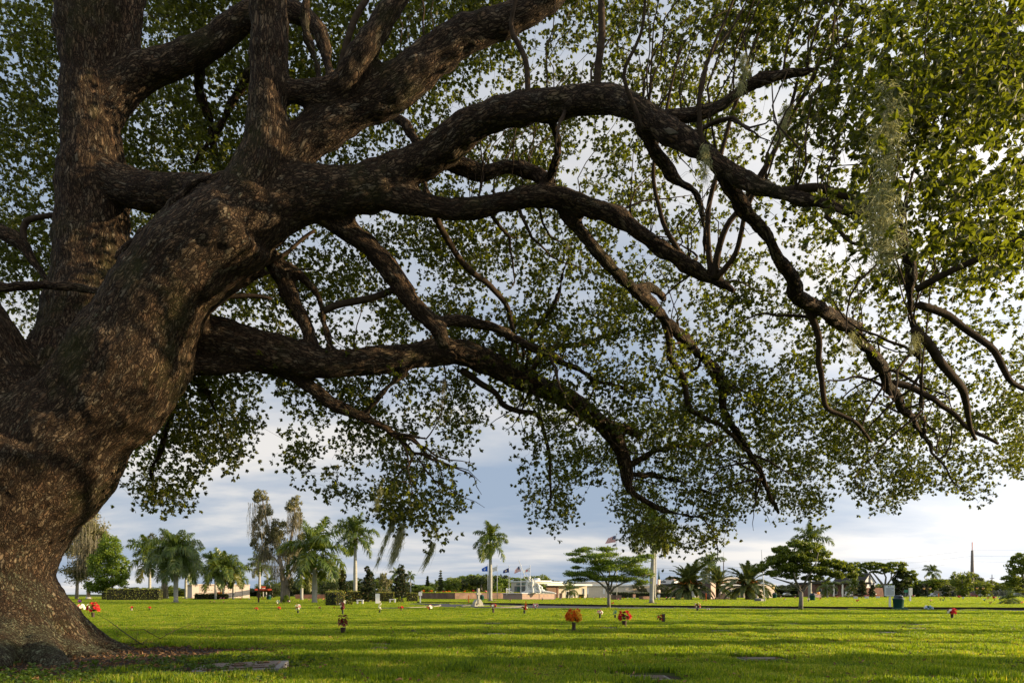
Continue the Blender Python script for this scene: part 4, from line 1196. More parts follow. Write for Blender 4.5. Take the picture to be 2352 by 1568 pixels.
palm(344, 1377, 1292, 2.8, 4.7, 'royal palm rising behind the long clipped hedge', n=15, seed=11, group=GP)
palm(427, 1375, 1306, 2.7, 5.0, 'royal palm just right of the weeping queen palm', n=14, seed=12, group=GP)
palm(1629, 1372, 1312, 2.6, 5.0, 'royal palm whose crown tops the left date palms', n=14, seed=13, group=GP)
palm(1860, 1377, 1262, 3.6, 4.2, 'royal palm showing above the rounded lawn tree', n=15, seed=14, group=GP)
palm(1309, 1374.5, 1354, 1.6, 2.2, 'small young palm before the beige chapel wall', n=13, seed=15, name='young_palm', shaft=False)
palm(2141, 1369, 1322, 1.5, 4.2, 'lone fan of palm fronds high above the far trees left of the tall mast', n=13, seed=16, name='royal_palm', group=GP)
palm(2160, 1369, 1350, 1.3, 3.2, 'low palm among the far trees right of the lone tall one', n=11, seed=17, group=GP)
for k, (pu, pv, pt, pl, lab) in enumerate([(621, 1370, 1334, 3.2, 'small distant palm right of the wooden sign post'), (550, 1370.5, 1336, 3.4, 'small palm peeping over the right end of the pink mausoleum'), (770, 1370, 1328, 3.4, 'distant pale palm between the big royal palms'),
                                     (1003, 1370, 1348, 4.0, 'broad low palm standing before the far tree line left of the brick wall'), (912, 1370, 1318, 3.6, 'palm crown behind the tallest magnolia'), (943, 1370, 1322, 2.6, 'thin leaning palm right of the tallest magnolia'),
                                     (1900, 1372, 1345, 3.6, 'palm before the columned brick house, left side'), (1962, 1372, 1345, 3.6, 'palm before the columned brick house, near its right end')]):
    palm(pu, pv, pt, 1.3, pl, lab, n=11, seed=30 + k, name='small_palm', group='small distant palms', shaft=False)
palm(404, 1384, 1268, 4.6, 3.9, 'weeping queen palm with shaggy drooping fronds behind the red poinsettias', 'queen', n=26, seed=21, name='queen_palm', shaft=False, bed=1.1)
GD = 'canary date palms in front of the church'
palm(1583, 1377, 1345, 6.0, 5.0, 'left date palm with feathery arching fronds, before the church door', 'date', n=52, group=GD, seed=22, bed=2.6, name='date_palm', fruit=True)
palm(1648, 1374, 1342, 4.6, 4.4, 'middle date palm rising behind the pinkish granite block', 'date', n=38, group=GD, seed=23, name='date_palm', fruit=True)
palm(1717.5, 1377, 1343, 5.6, 5.2, 'right date palm beside the leaning white pole', 'date', n=42, group=GD, seed=24, bed=2.2, name='date_palm', fruit=True)
# low young palm on the right lawn
palm(2320, 1387, 1376, 1.4, 1.35, 'young bright green palm on the right lawn before the far cars', 'royal', n=13, seed=25, name='young_palm', shaft=False)

# ---- broadleaf trees
wood_tree('mossy_tree', 'tall grey tree draped in hanging moss just right of the oak trunk', 190, 1375,
          [[(176, 1376, 4), (178, 1330, 3), (190, 1250, 2.5), (200, 1180, 1.5)], [(180, 1310, 2), (215, 1260, 1.5), (232, 1215, 1)]],
          [dict(mat=L_OLIVE, blobs=[(195, 1180, 0, 34, 30), (215, 1225, 0, 32, 32), (190, 1250, 0, 44, 44), (225, 1275, 0, 26, 34), (175, 1200, 0, 34, 40), (185, 1310, 0, 36, 30), (238, 1235, 0, 14, 20)], n=24000, size=.5, elong=2.4, sub=34, shell=.3, tight=.42)],
          W_PALE, moss=dict(at=[(200, 1215, -2, 60, 60, 500), (215, 1265, -2, 50, 60, 500), (195, 1170, -2, 40, 30, 200)], len=3.2, w=.07))
wood_tree('leafy_tree', 'rounded bright green tree beside the mossy grey tree', 262, 1376,
          [[(258, 1378, 3.2), (258, 1340, 2.4), (255, 1300, 1.5)]],
          [dict(mat=L_BRIGHT, blobs=[(255, 1255, 0, 26, 30), (275, 1290, 0, 20, 22), (262, 1325, 0, 34, 24), (235, 1300, 0, 28, 44), (285, 1322, 0, 12, 16), (222, 1345, 0, 30, 16)], n=14000, size=.40, flat=.7, sub=44, tight=.40)], W_GREY)
wood_tree('melaleuca', 'grey-green paperbark tree behind the weeping queen palm', 380, 1375,
          [[(372, 1376, 3), (374, 1330, 2.6), (366, 1290, 2), (360, 1250, 1.2)], [(384, 1376, 3), (382, 1330, 2.6), (388, 1280, 2), (392, 1240, 1.2)], [(378, 1376, 2.4), (378, 1310, 2), (376, 1260, 1)]],
          [dict(mat=L_OLIVE, blobs=[(350, 1240, 0, 14, 20), (385, 1235, 0, 22, 18), (395, 1260, 0, 26, 22), (360, 1270, 0, 16, 18)], n=3500, size=.42, elong=2.5)], W_PALE)
wood_tree('melaleuca', 'tallest mossy paperbark with two ragged spires, beside the thick royal palm', 655, 1383,
          [[(651, 1384, 8), (652, 1350, 6.5), (648, 1310, 5), (640, 1270, 3.5), (622, 1230, 2.6), (608, 1180, 2), (602, 1140, 1)],
           [(660, 1384, 6), (660, 1340, 5), (662, 1290, 4), (668, 1240, 3), (676, 1190, 2), (678, 1150, 1)],
           [(661, 1320, 3), (680, 1295, 2.5), (705, 1277, 1.8), (712, 1262, 1)], [(646, 1300, 2.5), (630, 1280, 2), (600, 1262, 1.3)]],
          [dict(mat=L_OLIVE, blobs=[(598, 1142, 0, 17, 18), (606, 1172, 0, 20, 20), (590, 1205, 0, 14, 20), (596, 1245, 0, 20, 26), (620, 1225, 0, 18, 24), (676, 1160, 0, 20, 20), (680, 1195, 0, 16, 22), (640, 1225, 0, 26, 30), (660, 1265, 0, 30, 26), (612, 1270, 0, 16, 20), (690, 1235, 0, 12, 18), (664, 1335, 0, 10, 22)], n=15000, size=.30, elong=2.6, sub=20)],
          W_PALE, moss=dict(at=[(600, 1190, -.5, 36, 60, 350), (680, 1190, -.5, 24, 40, 250), (650, 1270, -.5, 70, 50, 500), (705, 1290, 0, 12, 10, 120), (600, 1270, 0, 24, 16, 160), (640, 1310, -.3, 20, 20, 160)], len=1.9, w=.045))
# conical magnolias
for (mu, mvb, mvt, mw, lab, sd) in [(787.7, 1384, 1309, 24, 'small pointed magnolia behind the left end of the hedges', 1), (847, 1383, 1300, 34, 'pointed magnolia behind the white monolith', 2), (922, 1381, 1297, 38, 'tallest full magnolia between the two right hedges', 3)]:
    hgt = mvb - mvt
    bl = [(mu + math.sin(k * 2.2 + sd) * mw * .10, mvb - hgt * (.16 + .11 * k), 0, mw * (.62 - .062 * k), hgt * .10) for k in range(8)]
    wood_tree('magnolia', lab, mu, mvb, [[(mu, mvb, 1.6), (mu, mvt + 10, .6)]], [dict(mat=L_MAGN, blobs=bl, n=7000, size=.24, sub=22, seed=sd)], W_GREY, cat='magnolia', group='magnolias round the hedges')
for (mu, mvb, mvt, mw, lab, sd, Ym) in [(1979, 1373, 1330, 20, 'young magnolia left of the white gabled house front', 4, None), (2003, 1372.5, 1343, 17, 'young magnolia before the white gabled house', 5, None), (2064, 1371, 1343, 22, 'young magnolia between the two right sign boards', 6, None), (2106, 1371, 1340, 22, 'dark young magnolia right of the second sign board', 7, None), (2125, 1371, 1338, 22, 'spreading young magnolia left of the far parked cars', 8, None)]:
    hgt = mvb - mvt
    bl = [(mu + math.sin(k * 2.2 + sd) * mw * .08, mvb - hgt * (.22 + .14 * k), 0, mw * (.58 - .06 * k), hgt * .13) for k in range(6)]
    wood_tree('magnolia', lab, mu, mvb, [[(mu, mvb, 1.2), (mu, mvt + 6, .5)]], [dict(mat=L_MAGN, blobs=bl, n=1500, size=.55, sub=10, seed=sd)], W_GREY, cat='magnolia', group='young magnolias on the right')
# layered poinciana in the middle
s0 = [(1399, 1397, 4.4), (1398, 1380, 3.9), (1399, 1362, 3.8)]
wood_tree('poinciana', 'flat-topped layered tree in the middle of the lawn, right of the chapel', 1399, 1397,
          [s0, [(1399, 1364, 3.4), (1392, 1350, 2.4), (1375, 1336, 1.7), (1345, 1322, 1.1), (1318, 1315, .7)], [(1399, 1364, 3.0), (1398, 1345, 2.4, .3), (1388, 1320, 1.7, .6), (1370, 1295, 1.1, .8), (1350, 1272, .6, 1)],
           [(1400, 1364, 3.2), (1410, 1348, 2.4, -.2), (1430, 1338, 1.6, -.4), (1460, 1325, 1.1, -.5), (1490, 1318, .7, -.6)], [(1401, 1355, 2.4), (1408, 1330, 1.8, .2), (1420, 1300, 1.2, .5), (1435, 1285, .8, .8)], [(1398, 1350, 2), (1404, 1320, 1.5, 1), (1408, 1280, 1, 1.5), (1400, 1262, .6, 1.5)]],
          [dict(mat=L_BRIGHT, blobs=[(1318, 1272, .3, 20, 5), (1345, 1262, .5, 26, 7), (1395, 1260, .6, 24, 7), (1365, 1275, 0, 40, 9), (1330, 1287, -.5, 28, 7), (1380, 1290, .2, 40, 10), (1405, 1272, .6, 20, 7),
                                     (1455, 1284, 0, 40, 8), (1432, 1296, .2, 40, 9), (1480, 1278, -.3, 22, 6), (1400, 1305, 0, 50, 9), (1455, 1312, -.3, 40, 10), (1485, 1320, 0, 20, 10), (1315, 1316, -.4, 24, 7), (1345, 1318, 0, 38, 9), (1385, 1326, 0, 46, 9), (1430, 1328, 0, 40, 9), (1330, 1330, .3, 24, 6), (1475, 1336, 0, 20, 7), (1325, 1302, .2, 14, 5)],
                n=36000, size=.125, flat=.9, sub=30, shell=.4, up=1.2, elong=2.2, tight=.5)], W_GREY)
wood_tree('lawn_tree', 'round-crowned tree with pale forked trunk on the right lawn', 1839.6, 1400,
          [[(1839, 1401, 5.6), (1840, 1380, 4.6), (1840, 1358, 4.4)], [(1840, 1360, 3.6), (1832, 1348, 2.8), (1815, 1338, 2.2), (1795, 1332, 1.6), (1775, 1326, 1)], [(1841, 1360, 3.4), (1840, 1345, 2.8, .4), (1835, 1328, 2, .8), (1822, 1300, 1.2, 1)],
           [(1842, 1360, 3.2), (1852, 1346, 2.6), (1862, 1336, 2.2), (1890, 1335, 1.8), (1915, 1325, 1.2), (1940, 1310, .8)], [(1841, 1350, 2.6), (1850, 1325, 2, -.4), (1860, 1300, 1.4, -.8), (1865, 1270, .8, -1)], [(1838, 1352, 2.2), (1822, 1335, 1.8, -.5), (1812, 1315, 1.2, -.8)]],
          [dict(mat=L_MID, blobs=[(1830, 1249, 0, 24, 11), (1860, 1258, 0, 28, 13), (1795, 1262, 0, 22, 12), (1812, 1276, 0, 34, 15), (1850, 1280, 0, 36, 17), (1885, 1276, 0, 26, 14), (1780, 1285, 0, 26, 13), (1757, 1297, 0, 22, 11), (1742, 1308, 0, 18, 8), (1905, 1292, 0, 28, 14), (1930, 1298, 0, 22, 13), (1952, 1306, 0, 18, 12),
                                    (1800, 1302, 0, 34, 14), (1845, 1306, 0, 38, 15), (1885, 1308, 0, 32, 13), (1920, 1318, 0, 28, 11), (1958, 1320, 0, 14, 9), (1775, 1316, 0, 26, 9), (1815, 1322, 0, 24, 8), (1870, 1326, 0, 26, 8)],
                n=30000, size=.16, sub=30, shell=.5, up=.7, elong=2.0, tight=.32)], W_GREY)
wood_tree('fig_tree', 'broad spreading tree with bare fanned limbs behind the white gabled house', 2030, 1371,
          [[(2034, 1371, 3), (2030, 1345, 3), (2010, 1320, 1.6), (1990, 1300, .8)], [(2032, 1350, 2.4), (2035, 1325, 1.8), (2025, 1305, 1)], [(2033, 1348, 2.4), (2050, 1325, 1.6), (2068, 1305, .8)], [(2034, 1350, 2), (2046, 1330, 1.4), (2050, 1305, .8)]],
          [dict(mat=L_MID, blobs=[(1990, 1298, 0, 16, 9), (2008, 1296, 0, 22, 8), (2035, 1297, 0, 22, 8), (2060, 1296, 0, 20, 8), (2020, 1308, 0, 30, 9), (2055, 1310, 0, 28, 10), (1962, 1296, 0, 12, 8), (2085, 1320, 0, 18, 14), (2098, 1338, 0, 10, 20), (1975, 1312, 0, 18, 12)], n=5500, size=.8, flat=.6)], W_GREY)
wood_tree('dark_pine', 'dense dark rounded conifer behind the right sign boards', 2074, 1371,
          [[(2074, 1371, 2.4), (2073, 1340, 1.6)]],
          [dict(mat=L_DARK, blobs=[(2072, 1318, 0, 14, 14), (2060, 1330, 0, 12, 12), (2084, 1330, 0, 12, 12), (2072, 1338, 0, 22, 10), (2070, 1310, 0, 8, 8)], n=4200, size=.6)], W_GREY)
wood_tree('big_tree', 'large green tree cut by the right edge of the view', 2350, 1372,
          [[(2352, 1372, 4), (2350, 1330, 3), (2345, 1300, 2)]],
          [dict(mat=L_MID, blobs=[(2345, 1285, 0, 24, 18), (2325, 1305, 0, 16, 14), (2350, 1320, 0, 34, 20), (2375, 1290, 0, 30, 26), (2320, 1330, 0, 22, 14), (2335, 1345, 0, 28, 14)], n=8000, size=.6)], W_GREY)
wood_tree('shrub_tree', 'low green tree behind the statue, left of the brick chapel wall', 1237, 1373,
          [[(1238, 1373, 1.2), (1238, 1360, 1)]],
          [dict(mat=L_MID, blobs=[(1232, 1350, 0, 12, 9), (1243, 1348, 0, 11, 9), (1250, 1356, 0, 8, 7), (1228, 1360, 0, 8, 6)], n=1800, size=.35)], W_GREY, Y=150)
wood_tree('bougainvillea', 'large purple flowering bougainvillea against the beige wall', 1362, 1371.5, [[(1362, 1371.5, 1.2), (1362, 1350, .8)]],
          [dict(mat=L_BOUG, blobs=[(1362, 1348, 0, 14, 11), (1355, 1360, 0, 10, 9), (1372, 1358, 0, 9, 10)], n=2600, size=.4)], W_GREY, cat='bush', group='bougainvilleas by the beige wall')
wood_tree('bougainvillea', 'smaller faded bougainvillea behind the layered tree', 1416, 1371.5, [[(1416, 1371.5, 1), (1416, 1352, .7)]],
          [dict(mat=L_BOUG, blobs=[(1416, 1350, 0, 10, 8), (1424, 1358, 0, 7, 8)], n=1300, size=.4)], W_GREY, cat='bush', group='bougainvilleas by the beige wall')
for k, (bu, bv0, bw, lab) in enumerate([(1470, 1346, 13, 'loose brownish shrub left of the leaning royal palm'), (1525, 1349, 14, 'loose brownish shrub against the church wall')]):
    wood_tree('shrub', lab, bu, 1372, [[(bu, 1372, .8), (bu, 1352, .5)]], [dict(mat=L_OLIVE, blobs=[(bu - 4, bv0, 0, bw, 9), (bu + 6, bv0 + 8, 0, bw * .8, 9)], n=1500, size=.4)], W_GREY, cat='bush')
wood_tree('croton', 'orange-leaved croton shrub before the pink mausoleum', 501, 1373.5, [[(501, 1373.5, .6), (501, 1366, .5)]],
          [dict(mat=L_CROTON, blobs=[(495, 1363, 0, 7, 6), (506, 1362, 0, 8, 6)], n=1200, size=.35)], W_GREY, cat='bush')
wood_tree('ivy_shrub', 'leafy green climber at the foot of the mossy paperbark', 663, 1383.5, [],
          [dict(mat=L_BRIGHT, blobs=[(661, 1374, -.5, 6, 9), (655, 1380, -.5, 5, 4)], n=900, size=.22)], W_GREY, cat='plant')

# far tree line: individual crowns built from a handful of shared shapes
LINE = []
far_mesh = []
for k, (mm, fl) in enumerate([(L_DARK, 1), (L_MID, 1), (L_MID, .6), (L_DARK, .7), (L_OLIVE, 1), (L_BRIGHT, .8)]):
    rr = random.Random(k)
    bl = [(rr.uniform(-.32, .32), rr.uniform(-.3, .3), rr.uniform(.38, .78), rr.uniform(.16, .26), rr.uniform(.16, .26), rr.uniform(.12, .2)) for _ in range(9)]
    bl += [(rr.uniform(-.35, .35), rr.uniform(-.2, .2), rr.uniform(.12, .3), .22, .2, .15) for _ in range(4)]
    far_mesh.append(crown_mesh('crown', bl, 4200, .062, mm, seed=40 + k, sub=18, flat=fl))
tm_ = MB(); tm_.tube([(0, 0, 0), (0.01, 0, .3), (0, 0, .6)], [.035, .028, .015], 6)
far_trunk = tm_.mesh('trunk', W_GREY)
names = ['dark rounded tree in the far tree line', 'green bushy tree in the far tree line', 'flat-topped green tree in the far tree line', 'low dark spreading tree in the far tree line', 'greyish olive tree in the far tree line', 'bright green tree in the far tree line']


def far_tree(u, vt, w, k, Y=215, vb=None, label=None, group=None):
    s = Y / F
    h = CAM_H + (HZ - vt) * s
    b = Vector(((u - 1176) * s, Y, 0))
    t = empty('far_tree', b, label or names[k], 'tree', group or names[k].replace('tree in', 'trees in'))
    wm = w * s
    inst('crown', far_mesh[k], t, scale=(wm, wm, h * 1.05), rot=(0, 0, u % 6))['kind'] = 'stuff'
    inst('trunk', far_trunk, t, scale=(wm, wm, h))
    return t


short = ['dark rounded far tree', 'green bushy far tree', 'flat-topped green far tree', 'low dark spreading far tree', 'greyish olive far tree', 'bright green far tree']
LAND = [(360, 'behind the long left hedge'), (440, 'behind the weeping queen palm'), (580, 'behind the pink mausoleum'), (660, 'left of the mossy paperbark'), (730, 'behind the thickest royal palm'), (800, 'behind the left end of the hedges'), (860, 'behind the white monolith'), (925, 'behind the tallest magnolia'), (975, 'above the small white post sign'), (1030, 'near the two norfolk pines'), (1090, 'above the left part of the brick wall'),
        (1135, 'behind the lone royal palm'), (1180, 'between the middle flagpoles'), (1240, 'behind the right flagpole'), (1300, 'above the left half of the chapel roof'), (1360, 'above the right half of the chapel roof'), (1440, 'behind the layered tree'), (1520, 'behind the leaning royal palm'), (1600, 'behind the church'), (1680, 'behind the middle date palm'), (1760, 'behind the right date palm'),
        (1850, 'behind the round lawn tree'), (1930, 'behind the columned brick house'), (2000, 'behind the white gabled house'), (2090, 'behind the two right sign boards'), (2140, 'below the lone tall far palm'), (2200, 'left of the tall mast'), (2245, 'at the foot of the tall mast'), (2300, 'right of the tall mast'), (9999, 'at the right edge of the view')]
rt = random.Random(4)
prof = [(300, 1350), (420, 1347), (470, 1356), (560, 1358), (600, 1350), (640, 1335), (700, 1327), (760, 1325), (800, 1330), (850, 1328), (890, 1325), (930, 1328), (960, 1345), (1000, 1335), (1040, 1325), (1080, 1322), (1110, 1315), (1150, 1318), (1180, 1325), (1230, 1328), (1280, 1332), (1340, 1340), (1420, 1343), (1500, 1350), (1640, 1350), (1740, 1345), (1800, 1338), (1860, 1338), (1900, 1338), (1980, 1345), (2100, 1334), (2130, 1330), (2180, 1320), (2230, 1315), (2260, 1325), (2290, 1340), (2330, 1335), (2400, 1310)]
PXs = [p[0] for p in prof]; PYs = [p[1] for p in prof]
u = 300
while u < 2400:
    w = rt.uniform(54, 88)
    v = float(np.interp(u, PXs, PYs)) + rt.uniform(-7, 3)
    k = rt.choice([0, 1, 2, 3, 0, 1, 5] if u > 1900 or u < 1200 else [0, 1, 3])
    far_tree(u, v, w, k, Y=rt.uniform(285, 330), label=short[k] + ' ' + next(b for a, b in LAND if u < a))
    u += rt.uniform(15, 26)
# the wood behind them reads as one mass
WB = []
u = 260
while u < 2520:
    Yw = rt.uniform(350, 375); q = Yw / F; w = rt.uniform(46, 74) * q
    vt = 1348 + rt.uniform(-3, 4)
    for _ in range(4):
        WB.append(((u - 1176) * q + rt.uniform(-.3, .3) * w, Yw, rt.uniform(.2, .75) * (HZ - vt) * q, w * .3, w * .2, (HZ - vt) * q * .4))
    u += rt.uniform(24, 36)
tag(inst('far_woods', crown_mesh('far_woods', WB, 40000, 1.6, L_DARK, seed=77, sub=8)), 'dark mass of woods closing the view behind every other tree', 'woods', kind='stuff')
far_tree(1105, 1312, 70, 0, 240, label='large dark tree behind the first two flagpoles'); far_tree(1150, 1322, 50, 5, 235, label='yellow-green tree between the second and third flagpoles'); far_tree(1235, 1311, 84, 1, 290, label='big round tree behind the chapel roof')
far_tree(1040, 1318, 50, 1, 240, label='tree just left of the blue flag in the far line'); far_tree(985, 1342, 44, 5, 235, label='yellow-green tree above the dark brick wall')
far_tree(2210, 1302, 62, 1, 235, label='leafy tree left of the tall mast, highest of the right tree line'); far_tree(2180, 1338, 40, 0, 225, label='low dark tree left of the tall mast'); far_tree(2262, 1330, 52, 2, 235, label='wide green tree right of the tall mast')
far_tree(886, 1308, 34, 4, 230, label='greyish tree behind the gap between the magnolias')
far_tree(755, 1330, 56, 3, 200, label='dark layered tree right of the thick royal palm'); far_tree(625, 1340, 46, 0, 170, label='round dark tree left of the mossy paperbark'); far_tree(708, 1328, 50, 3, 190, label='dark layered tree behind the paperbark and thick palm')
# two norfolk pines
for (nu, nt_, nb, w, lab) in [(982, 1321, 1350, 12, 'shorter of the two slim norfolk pines in the far line'), (1012, 1308, 1350, 16, 'taller of the two slim norfolk pines in the far line')]:
    bl = [(nu, nt_ + 3 + (nb - nt_) * q, 0, w * (.10 + .42 * q), 1.6) for q in np.linspace(0, 1, 9)]
    wood_tree('norfolk_pine', lab, nu, 1370, [[(nu, 1370, 1), (nu, nt_, .4)]], [dict(mat=L_DARK, blobs=bl, n=1600, size=.7, flat=.6, sub=9, tight=.3)], W_GREY, Y=240, group='norfolk pines in the far line')


# ---- clipped hedges
def hedge(label, corner_u, vb, ul, ur, vt, th, m=L_HEDGE, group='clipped hedges', thick=None, dens=9.0, size=.12, Y=None):
    Y = Y or GY(vb)
    s = Y / F; th = math.radians(th)
    cx, cy = (corner_u - 1176) * s, Y
    def solve(un, dx, dy):
        k = (un - 1176) / F
        return (k * cy - cx) / (dx - k * dy)
    a = solve(ur, math.cos(th), math.sin(th))
    b = thick or solve(ul, -math.sin(th), math.cos(th))
    h = CAM_H + (HZ - vt) * s
    t = empty('hedge', (cx, cy, 0), label, 'hedge', group, rz=th)
    r = np.random.default_rng(int(corner_u))
    area = (a + b) * 2 * h + a * b
    n = int(min(9000, area * dens / (size * size) * .12))
    # points on the five faces of the box with a slightly uneven skin
    wts = np.array([a * h, a * h, b * h, b * h, a * b]); wts /= wts.sum()
    f = r.choice(5, n, p=wts)
    x = r.uniform(0, a, n); y = r.uniform(0, b, n); z = r.uniform(0.02, h, n)
    y = np.where(f == 0, 0, np.where(f == 1, b, y)); x = np.where(f == 2, 0, np.where(f == 3, a, x)); z = np.where(f == 4, h, z)
    C = np.stack([x, y, z], 1) + r.normal(size=(n, 3)) * .045
    C += 0.05 * np.sin(C[:, [1, 2, 0]] * 3.1)
    aa, bb, c = rand_frames(n, .3, r)
    l = size * r.uniform(.6, 1.4, n)[:, None]; w = l * .55
    V = np.stack([C - aa * l * .5, C + bb * w * .5, C + aa * l * .5, C - bb * w * .5], 1).reshape(-1, 3)
    inst('leaves', np_mesh('leaves', V, np.arange(len(V)).reshape(-1, 4), m), t)['kind'] = 'stuff'
    core = MB(); core.box(.08, a - .08, .08, b - .08, 0, h - .08, bev=.05)
    core.build('twigs', mat('hedge_core', (0.016, 0.018, 0.008), 1.0, var=.4, scale=12), t)
    return t


hedge('yellow-green hedge block nearest the camera, its dark left side showing', 771, 1390.5, 745, 794, 1358, 40)
hedge('yellow-green hedge behind the left white bench', 797, 1382.5, 795, 851, 1357, 14, thick=1.2)
hedge('yellow-green hedge between the white monolith and the right bench', 853, 1382, 851, 905, 1359.5, 14, thick=1.2)
hedge('shortest yellow-green hedge left of the small white post sign', 937, 1381.5, 935, 961, 1361, 20, thick=1.2)
hedge('long dark clipped hedge at the left, before the royal palm', 244, 1378.3, 226, 366, 1351.5, 18, m=L_HEDGE2, size=.2, thick=3)
hedge('low hedge end left of the long clipped hedge', 232, 1377, 226, 245, 1359, 8, m=L_HEDGE2, size=.2, thick=2)
hedge('low clipped hedge in front of the pink mausoleum', 445, 1376.3, 443, 519, 1363, 6, m=L_HEDGE2, size=.25, thick=2)
hedge('low dark hedge left of the leaning royal palm', 1412, 1373, 1410, 1444, 1359.5, 6, m=L_DARK, size=.3, thick=3)
hedge('long low dark hedge along the church wall', 1446, 1372.5, 1445, 1570, 1360.5, 3, m=L_DARK, size=.4, thick=3)
hedge('small clipped hedge beside the beige wall', 1331, 1372.5, 1330, 1342, 1364, 6, m=L_HEDGE2, size=.3, thick=2)
hedge('long low hedge in front of the far right parked cars', 1779, 1371.5, 1778, 1838, 1365, 3, m=L_DARK, size=.4, thick=2, dens=6)
for (su, sv, sw, lab) in [(800, 1388.5, 10, 'small round silver-green bush beside the left white bench'), (918, 1383.5, 9, 'small round grey-green bush right of the right white bench')]:
    wood_tree('bush', lab, su, sv, [], [dict(mat=L_HEDGE2, blobs=[(su - 3, sv - 5, 0, sw * .55, 5), (su + 4, sv - 5, 0, sw * .55, 5)], n=900, size=.13)], W_GREY, cat='bush')
# ---- flat grave markers set in the lawn
GRANITE = mat('granite_grey', (0.19, 0.18, 0.175), 0.6, var=0.3, scale=60, bump=0.2, bscale=80)
GRANITE_P = mat('granite_pink', (0.42, 0.28, 0.23), 0.5, var=0.14, scale=30, bump=0.1, bscale=60)
GRANITE_D = mat('granite_dark', (0.15, 0.10, 0.09), 0.45, var=0.2, scale=30)
BRONZE = mat('bronze', (0.10, 0.065, 0.04), 0.5, var=0.35, scale=25, bump=0.4, bscale=60, metal=0.35)
DIRT = mat('bare_soil', (0.032, 0.021, 0.013), 1.0, var=0.5, scale=14, bump=1.0, bscale=40)


def marker(u, v, wpx, label, lift=0.0, dpt=None):
    c = G(u, v); w = PX(wpx, c.y); d = dpt or 0.42
    t = empty('grave_marker', c, label, 'grave marker', 'flat grave markers sunk in the lawn', rz=0.03 * math.sin(u))
    HOLES.append((c.x, c.y + .04, w / 2 + .10, d / 2 + .18))
    b = MB(); b.box(-w / 2, w / 2, -d / 2, d / 2, -.02, 0.012 + lift, bev=.006); b.build('stone', GRANITE, t)
    b = MB(); b.box(-w / 2 + .05, w / 2 - .05, -d / 2 + .05, d / 2 - .05, 0.012 + lift, 0.022 + lift, bev=.004); b.build('plaque', BRONZE, t)
    b = MB(); n = 26; vs = []; fs = []
    r = random.Random(int(u))
    for i in range(n):
        a = 2 * math.pi * i / n
        k = 1.0 / max(abs(math.cos(a)), abs(math.sin(a))) ** .8
        vs.append((math.cos(a) * k * (w / 2 + .12) * r.uniform(.9, 1.1), math.sin(a) * k * (d / 2 + .16) * r.uniform(.85, 1.15), 0.004))
    vs.append((0, 0, .006))
    for i in range(n): fs.append((i, (i + 1) % n, n))
    b.add(vs, fs); b.build('soil_rim', DIRT, t)
    return t


for (u, v, w, lab) in [(1925.6, 1475, 58, 'sharpest of the sunken grave markers, its pale stone edge showing at right centre'), (1747, 1513, 96, 'large nearest sunken grave marker with dark soil, right foreground'),
                       (1655, 1449, 44, 'sunken grave marker right of the low red flowers in a pot'), (1757, 1439, 46, 'sunken grave marker left of the two behind the pale stone one'), (1815, 1433, 44, 'sunken grave marker farther back, below the round lawn tree'),
                       (2047, 1453, 70, 'long sunken grave marker below the trash can'), (2100, 1443, 60, 'sunken grave marker behind the long one below the trash can'), (2124, 1434, 50, 'sunken grave marker left of the red flowers at far right'),
                       (2208, 1420, 30, 'small grave marker just right of the red flowers at far right'), (1770, 1414, 26, 'small far grave marker left of the round lawn tree shadow'),
                       (1131, 1431, 34, 'small sunken grave marker at the centre of the lawn, farther one'), (1140, 1456, 40, 'sunken grave marker at the centre of the lawn, nearer one'),
                       (934, 1466, 44, 'sunken grave marker right of the dark red wreath-like flowers'), (1398, 1442, 44, 'grave marker in the grass between the orange and the red flowers'),
                       (1456, 1437, 34, 'grave marker just right of the big red poinsettias'), (1489, 1556, 90, 'half hidden grave marker at the bottom edge of the lawn'), (870, 1480, 34, 'faint grave marker nearest left of centre')]:
    marker(u, v, w, lab)

# the near bronze marker
c = Vector(((553 - 1176) / F * 10.0, 10.0, 0))
HOLES.append((c.x, c.y - .10, .70, .52))
t = empty('grave_marker', c, 'long grey grave marker with a bronze plate lying beside the oak roots', 'grave marker', rz=math.radians(7))
t.rotation_euler = (math.radians(4), math.radians(-2.0), math.radians(7))
b = MB(); b.box(-.62, .62, -.33, .33, -.06, .045, bev=.01); b.build('stone', GRANITE, t)
b = MB(); b.box(-.46, .52, -.26, .26, .045, .062, bev=.006); b.build('plaque', BRONZE, t)
b = MB()
b.lathe([(.105, 0), (.115, .008), (.10, .018), (.085, .018), (.08, .004)], 28, (-.02, .02, .062)); b.build('vase_ring', BRONZE, t)
b = MB()
for k in range(2):
    for i in range(9):
        x = -.40 + k * .50 + i * .032
        b.box(x, x + .02, -.15 + .01 * math.sin(i * 2), -.115, .062, .07)
for i in range(12):
    b.tube([(.25 + .02 * math.cos(i), .12 + .07 * math.sin(i * .6), .066), (.28 + .1 * math.cos(i * 1.3), .15 + .05 * math.sin(i), .07)], .007, 5)
b.build('relief', BRONZE, t)

